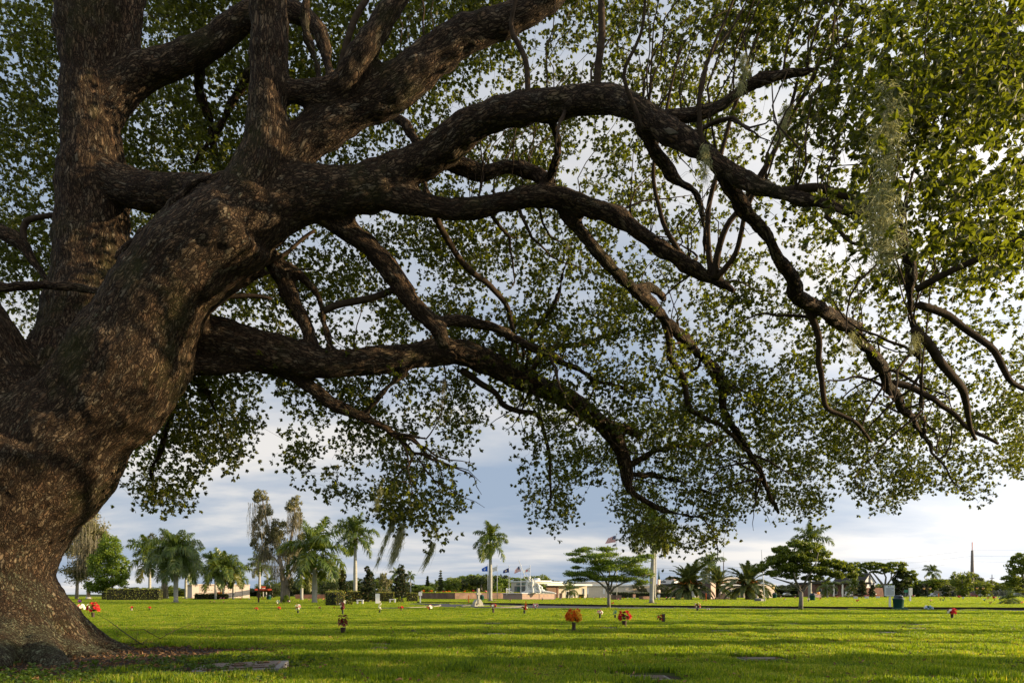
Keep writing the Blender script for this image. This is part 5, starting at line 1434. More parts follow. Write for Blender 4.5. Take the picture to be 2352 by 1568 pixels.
# bare ground with litter round the oak roots
r = np.random.default_rng(3)
oc = np.array([oak_base.x, 12.3])
b = MB(); n = 60; vs = [(oc[0] + .3, oc[1] - 1, .010)]; fs = []
for i in range(n):
    a = 2 * math.pi * i / n
    R_ = 3.3 + .5 * math.sin(3 * a + 1) + .3 * math.sin(7 * a) + r.uniform(-.15, .15) + (2.3 * max(0, math.cos(a + .75)) ** 2)
    vs.append((oc[0] + math.cos(a) * R_, oc[1] + math.sin(a) * R_, .008))
for i in range(n): fs.append((0, 1 + i, 1 + (i + 1) % n))
b.add(vs, fs)
tag(b.build('bare_earth', DIRT), 'bare brown earth under leaf litter round the oak roots', 'soil', kind='structure')
BARE = [(v[0], v[1]) for v in vs[1:]]


def bare_amount(x, y):
    a = np.arctan2(y - oc[1], x - oc[0]); d = np.hypot(x - oc[0], y - oc[1])
    R_ = 3.3 + .5 * np.sin(3 * a + 1) + .3 * np.sin(7 * a) + (2.3 * np.maximum(0, np.cos(a + .75)) ** 2)
    return d / R_


# fallen leaves
n = 9000
x = oc[0] + r.uniform(-3, 6.5, n); y = oc[1] + r.uniform(-5, 3, n)
k = r.uniform(0, 1, n) < np.clip(1.65 - bare_amount(x, y), 0.06, 1)
x, y = x[k], y[k]; n = len(x)
a, bb, cc = rand_frames(n, 2.2, r)
LIT = leaf_material('dry_leaf', (0.10, 0.055, 0.025), (0.22, 0.12, 0.05), (0.03, 0.015, 0.005), 0.7)
LV, LF = leaf_arrays(np.stack([x, y, r.uniform(.012, .035, n)], 1), r.uniform(.05, .10, n), r.uniform(.02, .035, n), a, bb, cc)
tag(inst('fallen_leaves', np_mesh('fallen_leaves', LV, LF, LIT)), 'dry brown oak leaves scattered on the soil by the roots', 'leaves', kind='stuff')
# oak leaves blown over the near lawn
n = 2600
y = r.uniform(8, 26, n); x = (r.uniform(-100, 2400, n) - 1176) / F * y
a, bb, cc = rand_frames(n, 1.2, r)
LV, LF = leaf_arrays(np.stack([x, y, r.uniform(.03, .06, n)], 1), r.uniform(.05, .09, n), r.uniform(.02, .035, n), a, bb, cc)
tag(inst('blown_leaves', np_mesh('blown_leaves', LV, LF, LIT)), 'dry brown leaves blown over the near grass', 'leaves', kind='stuff')
# weeds
n = 800
x = oc[0] + r.uniform(1.6, 6.5, n); y = r.uniform(7.6, 11.6, n)
k = r.uniform(0, 1, n) < np.clip(.9 - np.abs(bare_amount(x, y) - .95) * 2, 0, 1); x, y = x[k], y[k]
cx = np.repeat(x, 7) + r.normal(size=len(x) * 7) * .035; cy = np.repeat(y, 7) + r.normal(size=len(x) * 7) * .035
n = len(cx); a, bb, cc = rand_frames(n, 1.6, r)
LV, LF = leaf_arrays(np.stack([cx, cy, r.uniform(.03, .085, n)], 1), r.uniform(.04, .07, n), r.uniform(.03, .045, n), a, bb, cc)
WEED = leaf_material('weed_leaf', (0.024, 0.046, 0.005), (0.045, 0.065, 0.007), (0.05, 0.08, 0.005), .6)
tag(inst('weeds', np_mesh('weeds', LV, LF, WEED)), 'small broad-leaved weeds growing between soil and grass', 'weeds', kind='stuff')
# tufts of fallen moss on the lawn
for (u, v, w, lab) in [(870, 1495, .16, 'clump of fallen grey moss lying on the grass left of centre'), (948, 1453, .10, 'small clump of fallen grey moss behind the larger one')]:
    p = G(u, v); n = 220
    roots = np.stack([r.normal(size=n) * w, r.normal(size=n) * w * .5, r.uniform(.05, .10, n)], 1)
    o = inst('fallen_moss', crown_mesh('fallen_moss', [(0, 0, .05, w * 1.4, w * .8, .04)], 420, .05, mat('dry_moss', (.22, .2, .15), .9, var=.3), elong=7, seed=int(u), sub=10), loc=p)
    tag(o, lab, 'moss', 'fallen moss clumps')

# ---- road, kerbs, island
ASPH = mat('asphalt', (0.055, 0.056, 0.058), 0.85, var=0.15, scale=3, bump=0.4, bscale=60)
CONC = mat('concrete', (0.27, 0.24, 0.19), 0.85, var=0.12, scale=5, bump=0.2, bscale=30)
far_e = [(960, 1384), (1030, 1385.2), (1080, 1386), (1160, 1387.6), (1250, 1389.6), (1399, 1392.4), (1600, 1394.8), (1850, 1396.8), (2060, 1398.2), (2352, 1399.6), (2700, 1401)]
near_e = [(960, 1388), (1010, 1393.5), (1080, 1395.5), (1160, 1397.6), (1250, 1397), (1399, 1397.2), (1600, 1397.6), (1850, 1399.2), (2060, 1400.4), (2352, 1402.3), (2700, 1404)]
FE = [G(*p) for p in far_e]; NE = [G(*p) for p in near_e]
vs = []; fs = []
for a, b_ in zip(NE, FE):
    vs += [(a.x, a.y, .004), (b_.x, b_.y, .004)]
for i in range(len(FE) - 1):
    fs.append((2 * i, 2 * i + 2, 2 * i + 3, 2 * i + 1))
# drive turning away to the left rear
p0, p1 = G(960, 1388), G(960, 1384)
o = len(vs)
side = [(p0.x - 1.5, p0.y + 1, 0.004), (p1.x - 5, p1.y + 3, 0.004)]
vs += side; fs.append((o, 0, 1, o + 1))
rb = MB(); rb.add(vs, fs)
tag(rb.build('road', ASPH), kind='structure')
ROADP = [(p.x, p.y) for p in NE] + [(p.x, p.y) for p in reversed(FE)] + [(side[1][0], side[1][1]), (side[0][0], side[0][1])]


def in_poly(x, y, poly):
    ins = np.zeros(len(x), bool); j = len(poly) - 1
    for i in range(len(poly)):
        xi, yi = poly[i]; xj, yj = poly[j]
        c = ((yi > y) != (yj > y)) & (x < (xj - xi) * (y - yi) / (yj - yi + 1e-12) + xi)
        ins ^= c; j = i
    return ins


def kerb(name, pts, w, h, m, label, cat='kerb'):
    b = MB(); vs = []; fs = []
    for i, p in enumerate(pts):
        a = pts[max(0, i - 1)]; c_ = pts[min(len(pts) - 1, i + 1)]
        d = (Vector(c_[:2]) - Vector(a[:2])).normalized(); nrm_ = Vector((-d.y, d.x))
        for s_, z in ((-.5, -.02), (-.5, h), (.5, h), (.5, -.02)):
            vs.append((p[0] + nrm_.x * w * s_, p[1] + nrm_.y * w * s_, z))
    for i in range(len(pts) - 1):
        for q in range(3):
            fs.append((i * 4 + q, i * 4 + q + 1, i * 4 + 5 + q, i * 4 + 4 + q))
    b.add(vs, fs)
    return tag(b.build(name, m), kind='structure')


kerb('far_road_edge', [(p.x, p.y + .2, 0) for p in FE], .4, .16, DIRT, '')  # dark soil colour paints the shade under the raised lawn edge
isl = [G(876, 1397.6), G(930, 1396.8), G(975, 1394.8), G(1002, 1392.5), G(1011, 1390.6), G(1008, 1388.8), G(985, 1387.2), G(960, 1386.4)]
isl = [tuple(x[:3]) for x in catmull([(*p, 0) for p in isl], .6)]
kerb('island_kerb', isl, .13, .09, CONC, '')
cxc = G(1130, 1393.2)
el = []
for i in range(41):
    a = 2 * math.pi * i / 40
    el.append((cxc.x + math.cos(a) * 2.6, cxc.y + math.sin(a) * 4.2 + 1.2, 0))
kerb('cross_island_kerb', el, .12, .08, CONC, '')
ELL = [(p[0], p[1]) for p in el]

# ---- grass carpets
def strip_points(y0, y1, step, jit, seed, scl, umin=-260, umax=2620):
    r = np.random.default_rng(seed)
    ys = np.arange(y0, y1, step); out = []
    for y in ys:
        xs = np.arange((umin - 1176) / F * y, (umax - 1176) / F * y, step)
        out.append(np.stack([xs, np.full(len(xs), y)], 1))
    p = np.vstack(out); p += r.uniform(-jit, jit, p.shape) * step
    x, y = p[:, 0], p[:, 1]
    keep = np.ones(len(p), bool)
    for hx, hy, a, b_ in HOLES:
        keep &= ~((np.abs(x - hx) < a + step * .25) & (np.abs(y - hy) < b_ + step * .25))
    road = in_poly(x, y, ROADP) & ~in_poly(x, y, ELL)
    keep &= ~road
    ba = bare_amount(x, y)
    keep &= r.uniform(0, 1, len(p)) < np.clip((ba - .72) * 2.6, 0, 1)
    p = p[keep]
    rot = r.integers(0, 4, len(p)) * np.pi / 2 + r.uniform(-.3, .3, len(p))
    cn = np.array([mn.noise((q[0] * .9, q[1] * .9, 2.0)) + .5 * mn.noise((q[0] * 2.7, q[1] * 2.7, 5.0)) for q in p]) if y1 < 80 else 0
    s = scl * r.uniform(.8, 1.2, len(p)) * np.clip(1 + 1.1 * cn, .45, 1.8)
    return np.stack([p[:, 0], p[:, 1], np.full(len(p), .0), rot, s], 1)


def proto(me):
    o = bpy.data.objects.new(me.name, me); link(o)
    o.location = (0, -20, -30); o.hide_render = True; o.hide_viewport = False
    o['kind'] = 'stuff'
    return o


LEVELS = [('grass_near', .25, 210, .068, .0105, 7.4, 16.2), ('grass_mid', .5, 420, .055, .012, 16.2, 32), ('grass_far', 1.0, 620, .055, .022, 32, 75), ('grass_distant', 5.0, 4200, .09, .075, 75, 262)]
for i, (nm_, sz_, n_, h_, w_, y0, y1) in enumerate(LEVELS):
    pr = proto(patch(nm_ + '_tuft', sz_ * 1.12, n_, h_, w_, 60 + i))
    pts = strip_points(y0, y1, sz_, .08, 70 + i, 1.0)
    lab = ['short green grass blades of the near lawn under the oak', 'green lawn grass of the middle distance', 'bright lawn grass up to and beyond the road', 'far lawn grass reaching the buildings and trees'][i]
    carpet(nm_, lab, pts, pr, 0)
# ------------------------------------------------------------------ buildings
def brick_mat(name, c1, c2, mortar, bw=.22, bh=.075):
    m = bpy.data.materials.new(name); m.use_nodes = True
    nt = m.node_tree; b = nt.nodes['Principled BSDF']; b.inputs['Roughness'].default_value = .9
    t = N(nt, 'ShaderNodeTexCoord'); s = N(nt, 'ShaderNodeSeparateXYZ'); nt.links.new(t.outputs['Object'], s.inputs[0])
    ad = N(nt, 'ShaderNodeMath', operation='ADD'); nt.links.new(s.outputs[0], ad.inputs[0]); nt.links.new(s.outputs[1], ad.inputs[1])
    cb = N(nt, 'ShaderNodeCombineXYZ'); nt.links.new(ad.outputs[0], cb.inputs[0]); nt.links.new(s.outputs[2], cb.inputs[1])
    br = N(nt, 'ShaderNodeTexBrick', inp={'Scale': 1.0, 'Mortar Size': .012, 'Brick Width': bw, 'Row Height': bh, 'Bias': 0.0})
    br.inputs['Color1'].default_value = (*c1, 1); br.inputs['Color2'].default_value = (*c2, 1); br.inputs['Mortar'].default_value = (*mortar, 1)
    nt.links.new(cb.outputs[0], br.inputs['Vector'])
    n = N(nt, 'ShaderNodeTexNoise', inp={'Scale': .7, 'Detail': 5.0}); nt.links.new(t.outputs['Object'], n.inputs['Vector'])
    r = ramp(nt, [(.3, (.6, .6, .6)), (.7, (1.25, 1.2, 1.15))]); nt.links.new(n.outputs[0], r.inputs[0])
    mx = N(nt, 'ShaderNodeMix', data_type='RGBA', blend_type='MULTIPLY', inp={'Factor': 1.0})
    nt.links.new(br.outputs['Color'], mx.inputs['A']); nt.links.new(r.outputs[0], mx.inputs['B']); nt.links.new(mx.outputs['Result'], b.inputs['Base Color'])
    bp = N(nt, 'ShaderNodeBump', inp={'Strength': .5, 'Distance': .01}); nt.links.new(br.outputs['Fac'], bp.inputs['Height']); bp.invert = True
    nt.links.new(bp.outputs[0], b.inputs['Normal'])
    return m


BRICK = brick_mat('brick_red', (.20, .10, .065), (.27, .15, .10), (.22, .18, .14))
BRICK_D = brick_mat('brick_dark', (.22, .09, .06), (.28, .12, .08), (.2, .16, .13))
STUCCO = mat('stucco_cream', (.64, .56, .45), .85, var=.06, scale=2, bump=.15, bscale=30)
STUCCO_P = mat('stucco_pink', (.66, .54, .46), .85, var=.06, scale=2, bump=.15, bscale=30)
STUCCO_G = mat('stucco_grey', (.30, .26, .22), .85, var=.08, scale=2)
WHITE = mat('white_paint', (.78, .77, .74), .6, var=.04, scale=4)
WHITE_M = mat('white_metal', (.74, .75, .76), .4, var=.03, scale=4)
ROOF_D = mat('roof_shingle', (.055, .05, .05), .9, var=.25, scale=4, bump=.4, bscale=12)
GLASS = mat('window_glass', (.035, .04, .045), .12, var=.2, scale=1, spec=.6)
GREEN_P = mat('green_paint', (.012, .07, .05), .45, var=.12, scale=5)
DARKWOOD = mat('dark_wood', (.06, .035, .022), .85, var=.3, scale=8, stretch=(1, 1, .15))
ORANGE = mat('orange_stake', (.75, .14, .02), .5, var=.1, scale=9)
STONE_W = mat('white_stone', (.70, .69, .66), .7, var=.08, scale=7, bump=.3, bscale=18)
STONE_G = mat('weathered_stone', (.42, .40, .33), .85, var=.2, scale=6, bump=.4, bscale=24)
METAL = mat('grey_metal', (.30, .30, .29), .5, var=.1, scale=6, metal=.3)


class Block:
    """a box building given by its nearest corner, the columns where its two seen faces end and the angle it is turned"""
    def __init__(s, label, name, cat, uc, Y, ul, ur, th, parent=None, a=None, b=None, group=None):
        s.Y = Y; s.s = Y / F; s.th = math.radians(th)
        s.cx, s.cy = (uc - 1176) * s.s, Y

        def solve(un, dx, dy):
            k = (un - 1176) / F
            return (k * s.cy - s.cx) / (dx - k * dy)
        s.a = a or solve(ur, math.cos(s.th), math.sin(s.th))
        s.b = b or solve(ul, -math.sin(s.th), math.cos(s.th))
        s.o = empty(name, (s.cx, s.cy, 0), label, cat, group, rz=s.th)

    def z(s, v):
        return CAM_H + (HZ - v) * s.s

    def x(s, u):
        """distance along the right-hand face of picture column u"""
        k = (u - 1176) / F
        return (k * s.cy - s.cx) / (math.cos(s.th) - k * math.sin(s.th))

    def y(s, u):
        k = (u - 1176) / F
        return (k * s.cy - s.cx) / (-math.sin(s.th) - k * math.cos(s.th))

    def box(s, name, m, x0, x1, y0, y1, z0, z1, parent=None, bev=0):
        b = MB(); b.box(x0, x1, y0, y1, z0, z1, bev=bev)
        return b.build(name, m, parent or s.o)


# --- pink mausoleum on the left
B = Block('pale pink mausoleum wall of numbered crypt fronts behind the palms on the left', 'mausoleum', 'mausoleum', 441, 161, 425, 573.5, 33)
H = B.z(1340.5)
B.box('wall', STUCCO_P, .3, B.a - .3, .3, B.b, 0, H - .25)
B.box('roof', STUCCO_P, -.1, B.a + .1, -.1, B.b, H - .25, H, bev=.04)
for nm_, x0, x1 in (('side_panel', 0, B.x(457.5)), ('side_panel', B.x(557), B.a)):
    B.box(nm_, STUCCO_P, x0, x1, 0, .30, 0, H - .26)
xa, xb = B.x(457.8), B.x(556.7)
nc = 6; w = (xb - xa) / nc
for i in range(nc):
    for j in range(4):
        zz = .12 + j * (H - .5) / 4
        f = B.box('crypt_front', STUCCO_P, xa + i * w + .02, xa + (i + 1) * w - .02, .10 + .004 * ((i + j) % 3), .29, zz, zz + (H - .5) / 4 - .03, bev=.01)
        if (i * 5 + j * 3) % 7 != 0 and not (i > 3 and j > 1 and i % 2):
            for q in (-.22, .2):
                B.box('name_plate', BRONZE, xa + (i + .5 + q) * w - .22, xa + (i + .5 + q) * w + .22, .07, .10, zz + .34, zz + .44, parent=f)
for xx in (B.x(457.5), B.x(507), B.x(556.8)):
    B.box('post', BRONZE, xx - .05, xx + .05, .02, .12, 0, H - .26)
# --- small pavilion with red roof far left
B = Block('small distant open pavilion with a red roof, left of the mossy paperbark', 'pavilion', 'pavilion', 598, 215, 592, 612, 20)
B.box('roof', mat('red_roof', (.45, .06, .03), .8, var=.2), -.5, B.a + .5, -.5, B.b + .5, B.z(1358.5), B.z(1356.5))
B.box('upper_roof', MATS['red_roof'], B.a * .3, B.a * .75, B.b * .2, B.b * .8, B.z(1353.6), B.z(1352))
B.box('lantern_wall', WHITE, B.a * .34, B.a * .7, B.b * .25, B.b * .75, B.z(1356.5), B.z(1353.6))
for q in (0, .5, 1):
    B.box('column', WHITE, q * B.a - .12, q * B.a + .12, 0, .25, 0, B.z(1358.5))
# --- retaining walls and terrace
B = Block('long low brick retaining wall with flower beds along its grassy top', 'brick_wall', 'wall', 1045, 137, 962, 1153, 38)
H = B.z(1361.2)
B.box('brickwork', BRICK, 0, B.a + 6, 0, B.b, -.1, H)
B.box('coping', BRICK_D, -.04, B.a + 6, -.04, .22, H, H + .07)
n_h = 15
r = np.random.default_rng(8)
n = 9000
x = r.uniform(0, B.a + 6, n); y = r.uniform(.1, 14, n)
a, bb, cc = rand_frames(n, .2, r); a[:, 2] = np.abs(a[:, 2]) + .6; a /= np.linalg.norm(a, axis=1)[:, None]
Cc = np.stack([x, y, np.full(n, H + .07)], 1)
l = r.uniform(.15, .3, n)[:, None]
V = np.stack([Cc - bb * .05, Cc + bb * .05, Cc + a * l, Cc + a * l * .98], 1).reshape(-1, 3)
inst('turf', np_mesh('turf', V, np.arange(len(V)).reshape(-1, 4), GRASS), B.o)['kind'] = 'stuff'
WALLB = B
B = Block('shadowed left stretch of brick retaining wall behind the thick royal palm', 'brick_wall', 'wall', 745, 145, 678, 760, 8, b=4)
B.cx = (678 - 1176) * B.s; B.o.location.x = B.cx
B.box('brickwork', BRICK_D, 0, B.x(760), 0, 3, -.1, B.z(1364.6)); B.box('coping', BRICK, -.04, B.x(760), -.04, .2, B.z(1364.6), B.z(1364))
# --- brick pillar at the left
B = Block('tan stone pillar on a stepped base at the left, beside the long hedge', 'stone_pillar', 'pillar', 201, 133, 198.5, 208, 35)
B.box('shaft', mat('tan_stone', (.42, .29, .17), .85, var=.3, scale=3, bump=.4, bscale=10), 0, B.a, 0, B.b, B.z(1370), B.z(1346.5)); B.box('cap', STUCCO, -.06, B.a + .06, -.06, B.b + .06, B.z(1346.5), B.z(1345.2))
B.box('plinth', WHITE, -.1, B.a + .1, -.1, B.b + .1, B.z(1373.4), B.z(1370)); B.box('step', MATS['tan_stone'], -.25, B.a + .3, -.25, B.b + .25, -.05, B.z(1373.4))
# --- statue plinth
B = Block('pinkish granite crypt block with a white slab top, carrying the white sculpture', 'monument_plinth', 'plinth', 1198.7, 127, 1154, 1276, 33)
H = B.z(1362.8)
B.box('body', GRANITE_P, .08, B.a - .08, .08, B.b - .08, -.05, H)
B.box('slab', WHITE, -.1, B.a + .1, -.1, B.b + .1, H, B.z(1361.2), bev=.02)
for k in range(2):
    x0 = .1 + k * (B.a * .5); x1 = x0 + B.a * .5 - .25
    p = B.box('front_panel', GRANITE_P, x0, x1, .03, .075, .12, H - .02, bev=.01)
    for j in range(4):
        xx = x0 + (x1 - x0) * (j + .5) / 4
        B.box('relief', mat('gilt', (.55, .38, .16), .5, var=.2), xx - .28, xx + .28, .0, .028, .62 * H, .72 * H, parent=p)
B.box('end_post', GRANITE_D, B.a - .12, B.a + .02, -.02, .2, 0, H - .01)
PL = B
# plain abstract white sculpture: leaning draped figures merging into one mass
rb_ = MB()
R = random.Random(5)
figs = [(1.2, 0, 2.2, .25), (1.75, .3, 2.5, .0), (2.2, -.1, 2.15, -.05), (2.75, .25, 1.9, -.10), (3.35, .0, 1.45, -.25), (3.9, .2, 1.15, -.35)]
s_ = PL.s
for (fx, fy, fh, ln) in figs:
    fx *= 1.15; fh *= 1.30
    rb_.tube([(fx, fy, 0), (fx + ln * .3, fy, fh * .28), (fx - .12 + ln * .5, fy, fh * .5), (fx + ln, fy, fh * .74), (fx + ln * 1.3, fy, fh * .82)], [.36, .26, .24, .30, .14], 8)
    rb_.tube([(fx + ln * 1.3, fy, fh * .8), (fx + ln * 1.5, fy, fh * .90), (fx + ln * 1.5, fy, fh)], [.12, .17, .08], 8)
    rb_.tube([(fx + ln, fy, fh * .76), (fx + ln * .5 - .45, fy, fh * .95), (fx - .7, fy, fh * 1.12)], [.12, .09, .06], 6)
    rb_.tube([(fx, fy, fh * .4), (fx + .35, fy + .2, fh * .2), (fx + .5, fy, 0)], [.22, .16, .2], 7)
rb_.tube([(.4, 0, .05), (2.2, .1, .30), (4.4, .1, .25), (6.0, .2, .10), (6.8, .2, .0)], [.15, .3, .3, .2, .1], 10)
tmpo = rb_.build('x', STONE_W); md = tmpo.modifiers.new('r', 'REMESH'); md.mode = 'VOXEL'; md.voxel_size = .055; md.use_smooth_shade = True
ms = tmpo.modifiers.new('s', 'SMOOTH'); ms.iterations = 3
dg.update(); me = bpy.data.meshes.new_from_object(tmpo.evaluated_get(bpy.context.evaluated_depsgraph_get())); bpy.data.objects.remove(tmpo)
me.materials.clear(); me.materials.append(STONE_W)
t = empty('sculpture', PL.o.matrix_basis @ Vector((.2, 1.2, PL.z(1361.2))), 'white stone group sculpture on the pinkish plinth, forms rising to the left', 'sculpture', rz=0)
inst('figures', me, t)
b = MB(); b.tube([(1.1, 0, 3.05), (-.1, 0, 6.2)], .05, 6); b.build('raised_staff', STONE_W, t)
# white stair railing
B = Block('white railing sloping down beside the steps, left of the plinth', 'stair_railing', 'railing', 1163, 131, 1160, 1181, 30, b=.1)
b = MB(); z0, z1 = B.z(1362), B.z(1350)
b.tube([(0, 0, z1), (B.a, 0, z0)], .05, 6); b.tube([(0, 0, z0 - .3), (0, 0, z1)], .05, 6); b.tube([(0, 0, z0 - .2), (B.a, 0, z0 - .2)], .04, 6)
b.build('rail', WHITE, B.o)
for i in range(1, 9):
    q = i / 9; bb_ = MB(); bb_.tube([(B.a * q, 0, z0 - .2), (B.a * q, 0, z1 + (z0 - z1) * q)], .025, 5); bb_.build('baluster', WHITE, B.o)

# --- chapel building
B = Block('long low cream chapel building with flat white roofs behind the statue', 'chapel', 'building', 1220, 175, 1174, 1352, 30)
za, zr = B.z(1332), B.z(1335)
B.box('left_wing', STUCCO_G if False else STUCCO, 0, 6, 0, B.b, -.1, za - .35)
B.box('left_roof', WHITE, -.2, 6.1, -.2, B.b + .2, za - .35, za)
w0 = B.box('upper_wall', STUCCO, 6.0, B.x(1292), .1, 12, 0, za - .5)
B.box('upper_roof', WHITE, 5.9, B.x(1293), -.1, 12.2, za - .5, za - .25)
B.box('canopy', WHITE, B.x(1243), B.x(1345), -3, .08, B.z(1344), B.z(1340))
bw = B.box('brick_wall_part', BRICK, B.x(1247), B.x(1272), -1.5, .05, 0, B.z(1344) - .01)
B.box('corner_pier', BRICK_D, B.x(1272), B.x(1275), -1.6, .05, 0, B.z(1344) - .02)
fw = B.box('front_wall', STUCCO, B.x(1275), B.x(1345), -.6, .05, 0, B.z(1344) - .015)
for (u0, u1, v0, v1) in ((1274.5, 1280, 1367, 1363), (1298, 1302.5, 1372, 1357), (1309, 1312, 1372, 1360), (1335, 1339, 1366, 1350)):
    w_ = B.box('window_frame', WHITE, B.x(u0) - .1, B.x(u1) + .1, -.68, -.61, max(0, B.z(v0) - .1), B.z(v1) + .1)
    B.box('pane', GLASS, B.x(u0), B.x(u1), -.70, -.685, max(0, B.z(v0)), B.z(v1), parent=w_)
B.box('roof_vent', WHITE_M, B.x(1258), B.x(1265), 5, 7, za - .2, za + .75, bev=.3)
B.box('roof_unit', METAL, B.x(1291), B.x(1296), 3, 5, B.z(1340), B.z(1334))
# left entrance front
yl = [B.y(1213), B.y(1182)]
f_ = B.box('entrance', STUCCO_G, -.06, 0.2, yl[0], yl[1], 0, B.z(1344.5))
for i in range(5):
    yy0 = yl[0] + (yl[1] - yl[0]) * i / 5
    B.box('door_leaf', GREEN_P if i in (2, 3) else GLASS, -.10, -.065, yy0 + .1, yy0 + (yl[1] - yl[0]) / 5 - .1, .05, B.z(1346), parent=f_)
sg = B.box('sign', mat('sage_sign', (.25, .30, .26), .6, var=.1), -.08, -.01, B.y(1207), B.y(1187), B.z(1342), B.z(1337.5))
B.box('emblem', GREEN_P, -.12, -.085, B.y(1188.6), B.y(1187.2), B.z(1341.8), B.z(1337.7), parent=sg)
for j in range(2):
    B.box('lettering', GREEN_P, -.11, -.085, B.y(1205), B.y(1191), B.z(1339 + j * 2), B.z(1338.2 + j * 2), parent=sg)
# eastern wing of cream walls
B = Block('cream wing with low roof and white doors behind the layered tree', 'chapel_wing', 'building', 1346, 190, 1340, 1492, 12, b=14)
H = B.z(1345)
B.box('wall', STUCCO, 0, B.a, 0, 14, -.1, H); B.box('roof', WHITE, -.2, B.a + .2, -.4, 14, H, H + .5)
B.box('tall_wall', STUCCO, B.x(1348), B.x(1400), .6, 10, H + .5, B.z(1336)); B.box('tall_roof', WHITE, B.x(1347), B.x(1401), .4, 10.2, B.z(1336), B.z(1334.5))
B.box('dark_bay', GLASS, B.x(1325 + 20), B.x(1349.5), -.1, -.01, 0, H - 1)
for u0, u1, v0, v1 in ((1384.5, 1389, 1363.5, 1351), (1334 + 14, 1339 + 13, 1364, 1350), (1468, 1471, 1370, 1352)):
    d = B.box('door', WHITE, B.x(u0), B.x(u1), -.12, -.005, B.z(v0), B.z(v1))
g = B.box('garage_door', WHITE, B.x(1434), B.x(1456), -.1, -.005, .3, B.z(1346))
for i in range(9):
    z0 = .35 + (B.z(1346) - .4) * i / 9
    B.box('slat', STUCCO, B.x(1434.3), B.x(1455.7), -.15, -.105, z0, z0 + (B.z(1346) - .4) / 9 - .07, parent=g)
# low brick pieces in front
for (lab, uc, v, ul, ur, vt) in (('square brick flagpole base with dark sides', 1415, 1377.3, 1403.5, 1427.5, 1366), ('low brick planter wall left of the leaning royal palm', 1473, 1376, 1467.5, 1491.5, 1368.5), ('short brick gate pier right of the statue plinth', 1287.5, 1374.6, 1284.5, 1291.5, 1361.4), ('low brick pedestal with a dark figure, behind the flagpole base', 1454, 1373, 1451.5, 1460, 1364)):
    B = Block(lab, 'brick_block', 'brick block', uc, GY(v), ul, ur, 30, group='low brick blocks before the chapel')
    B.box('brickwork', BRICK, 0, B.a, 0, B.b, -.05, B.z(vt) - .08); B.box('cap', BRICK_D, -.04, B.a + .04, -.04, B.b + .04, B.z(vt) - .08, B.z(vt))
# --- church
B = Block('brown walled church with dark roof slab behind the date palms', 'church', 'church', 1598, 205, 1490, 1625, 52)
zr0, zr1 = B.z(1346), B.z(1338)
B.box('wall', BRICK_D if False else mat('brown_stone', (.27, .20, .17), .9, var=.15, scale=2), 0, B.a, 0, B.b, -.1, zr0 - .7)
B.box('fascia', STUCCO_G, -.3, B.a + .3, -.3, B.b + .3, zr0 - .7, zr0)
B.box('roof', ROOF_D, -.6, B.a + .6, -.6, B.b + .6, zr0, zr1 - .2, bev=.15)
for k, (u0, u1) in enumerate(((1590, 1594), (1600, 1606))):
    pass
e = B.box('entrance', GLASS, -.15, -.02, B.y(1597), B.y(1588), .1, B.z(1350))
for i in range(4):
    yy = B.y(1597) + (B.y(1588) - B.y(1597)) * i / 3
    B.box('column', WHITE, -.5, -.2, yy - .12, yy + .12, 0, B.z(1350))
B.box('door_frame', WHITE, -.2, -.16, B.y(1594), B.y(1592), 0, B.z(1360), parent=e)
B = Block('white upper block of the church with a round-arched gable, left of the date palms', 'church_tower', 'church', 1549, 214, 1514, 1560, 62)
z0, z1 = B.z(1346), B.z(1331.5)
B.box('wall', WHITE, 0, B.a, 0, B.b, 0, z1)
w_ = B.box('window_band', GLASS, -.06, -.01, B.y(1529), B.y(1517), B.z(1322 + 15), B.z(1319.6 + 14))
B.box('mullion', WHITE, -.1, -.065, B.y(1522.6), B.y(1522), B.z(1337), B.z(1333.6), parent=w_)
# barrel gable
bl = MB(); ww = (B.y(1529) - B.y(1549)); n = 14
yA, yB = B.y(1548), B.y(1529)
vs = []; fs = []
for k in range(n + 1):
    an = math.pi * k / n
    for dxx in (0, B.a):
        vs.append((dxx, (yA + yB) / 2 + math.cos(an) * (yA - yB) / 2, z1 + math.sin(an) * (B.z(1307) - B.z(1316.5)) * .95))
for k in range(n):
    fs.append((2 * k, 2 * k + 1, 2 * k + 3, 2 * k + 2))
fs.append(tuple(range(0, 2 * n + 2, 2))); fs.append(tuple(range(2 * n + 1, 0, -2)))
bl.add(vs, fs)
g = bl.build('arched_gable', mat('tan_metal', (.38, .29, .24), .6, var=.1), B.o)
b = MB()
b.add([(-.06, yB + (yA - yB) * .35, z1 + .02), (-.06, yB + (yA - yB) * .65, z1 + .02), (-.06, yB + (yA - yB) * .62, z1 + 1.1), (-.06, yB + (yA - yB) * .5, z1 + 1.6), (-.06, yB + (yA - yB) * .38, z1 + 1.1)], [(0, 1, 2, 3, 4)])
b.build('louvre', DARKWOOD, g)
B = Block('slim church spire with a dark green point, beside the leaning palm', 'spire', 'spire', 1513, 200, 1510, 1517, 40)
B.box('shaft', STUCCO_P, 0, B.a, 0, B.b, 0, B.z(1324 + 6))
b = MB(); q = B.a * .42; b.lathe([(q, 0), (q * .6, B.z(1320) - B.z(1330)), (.02, B.z(1304) - B.z(1330))], 8, (B.a / 2, B.b / 2, B.z(1330))); b.build('point', GREEN_P, B.o)
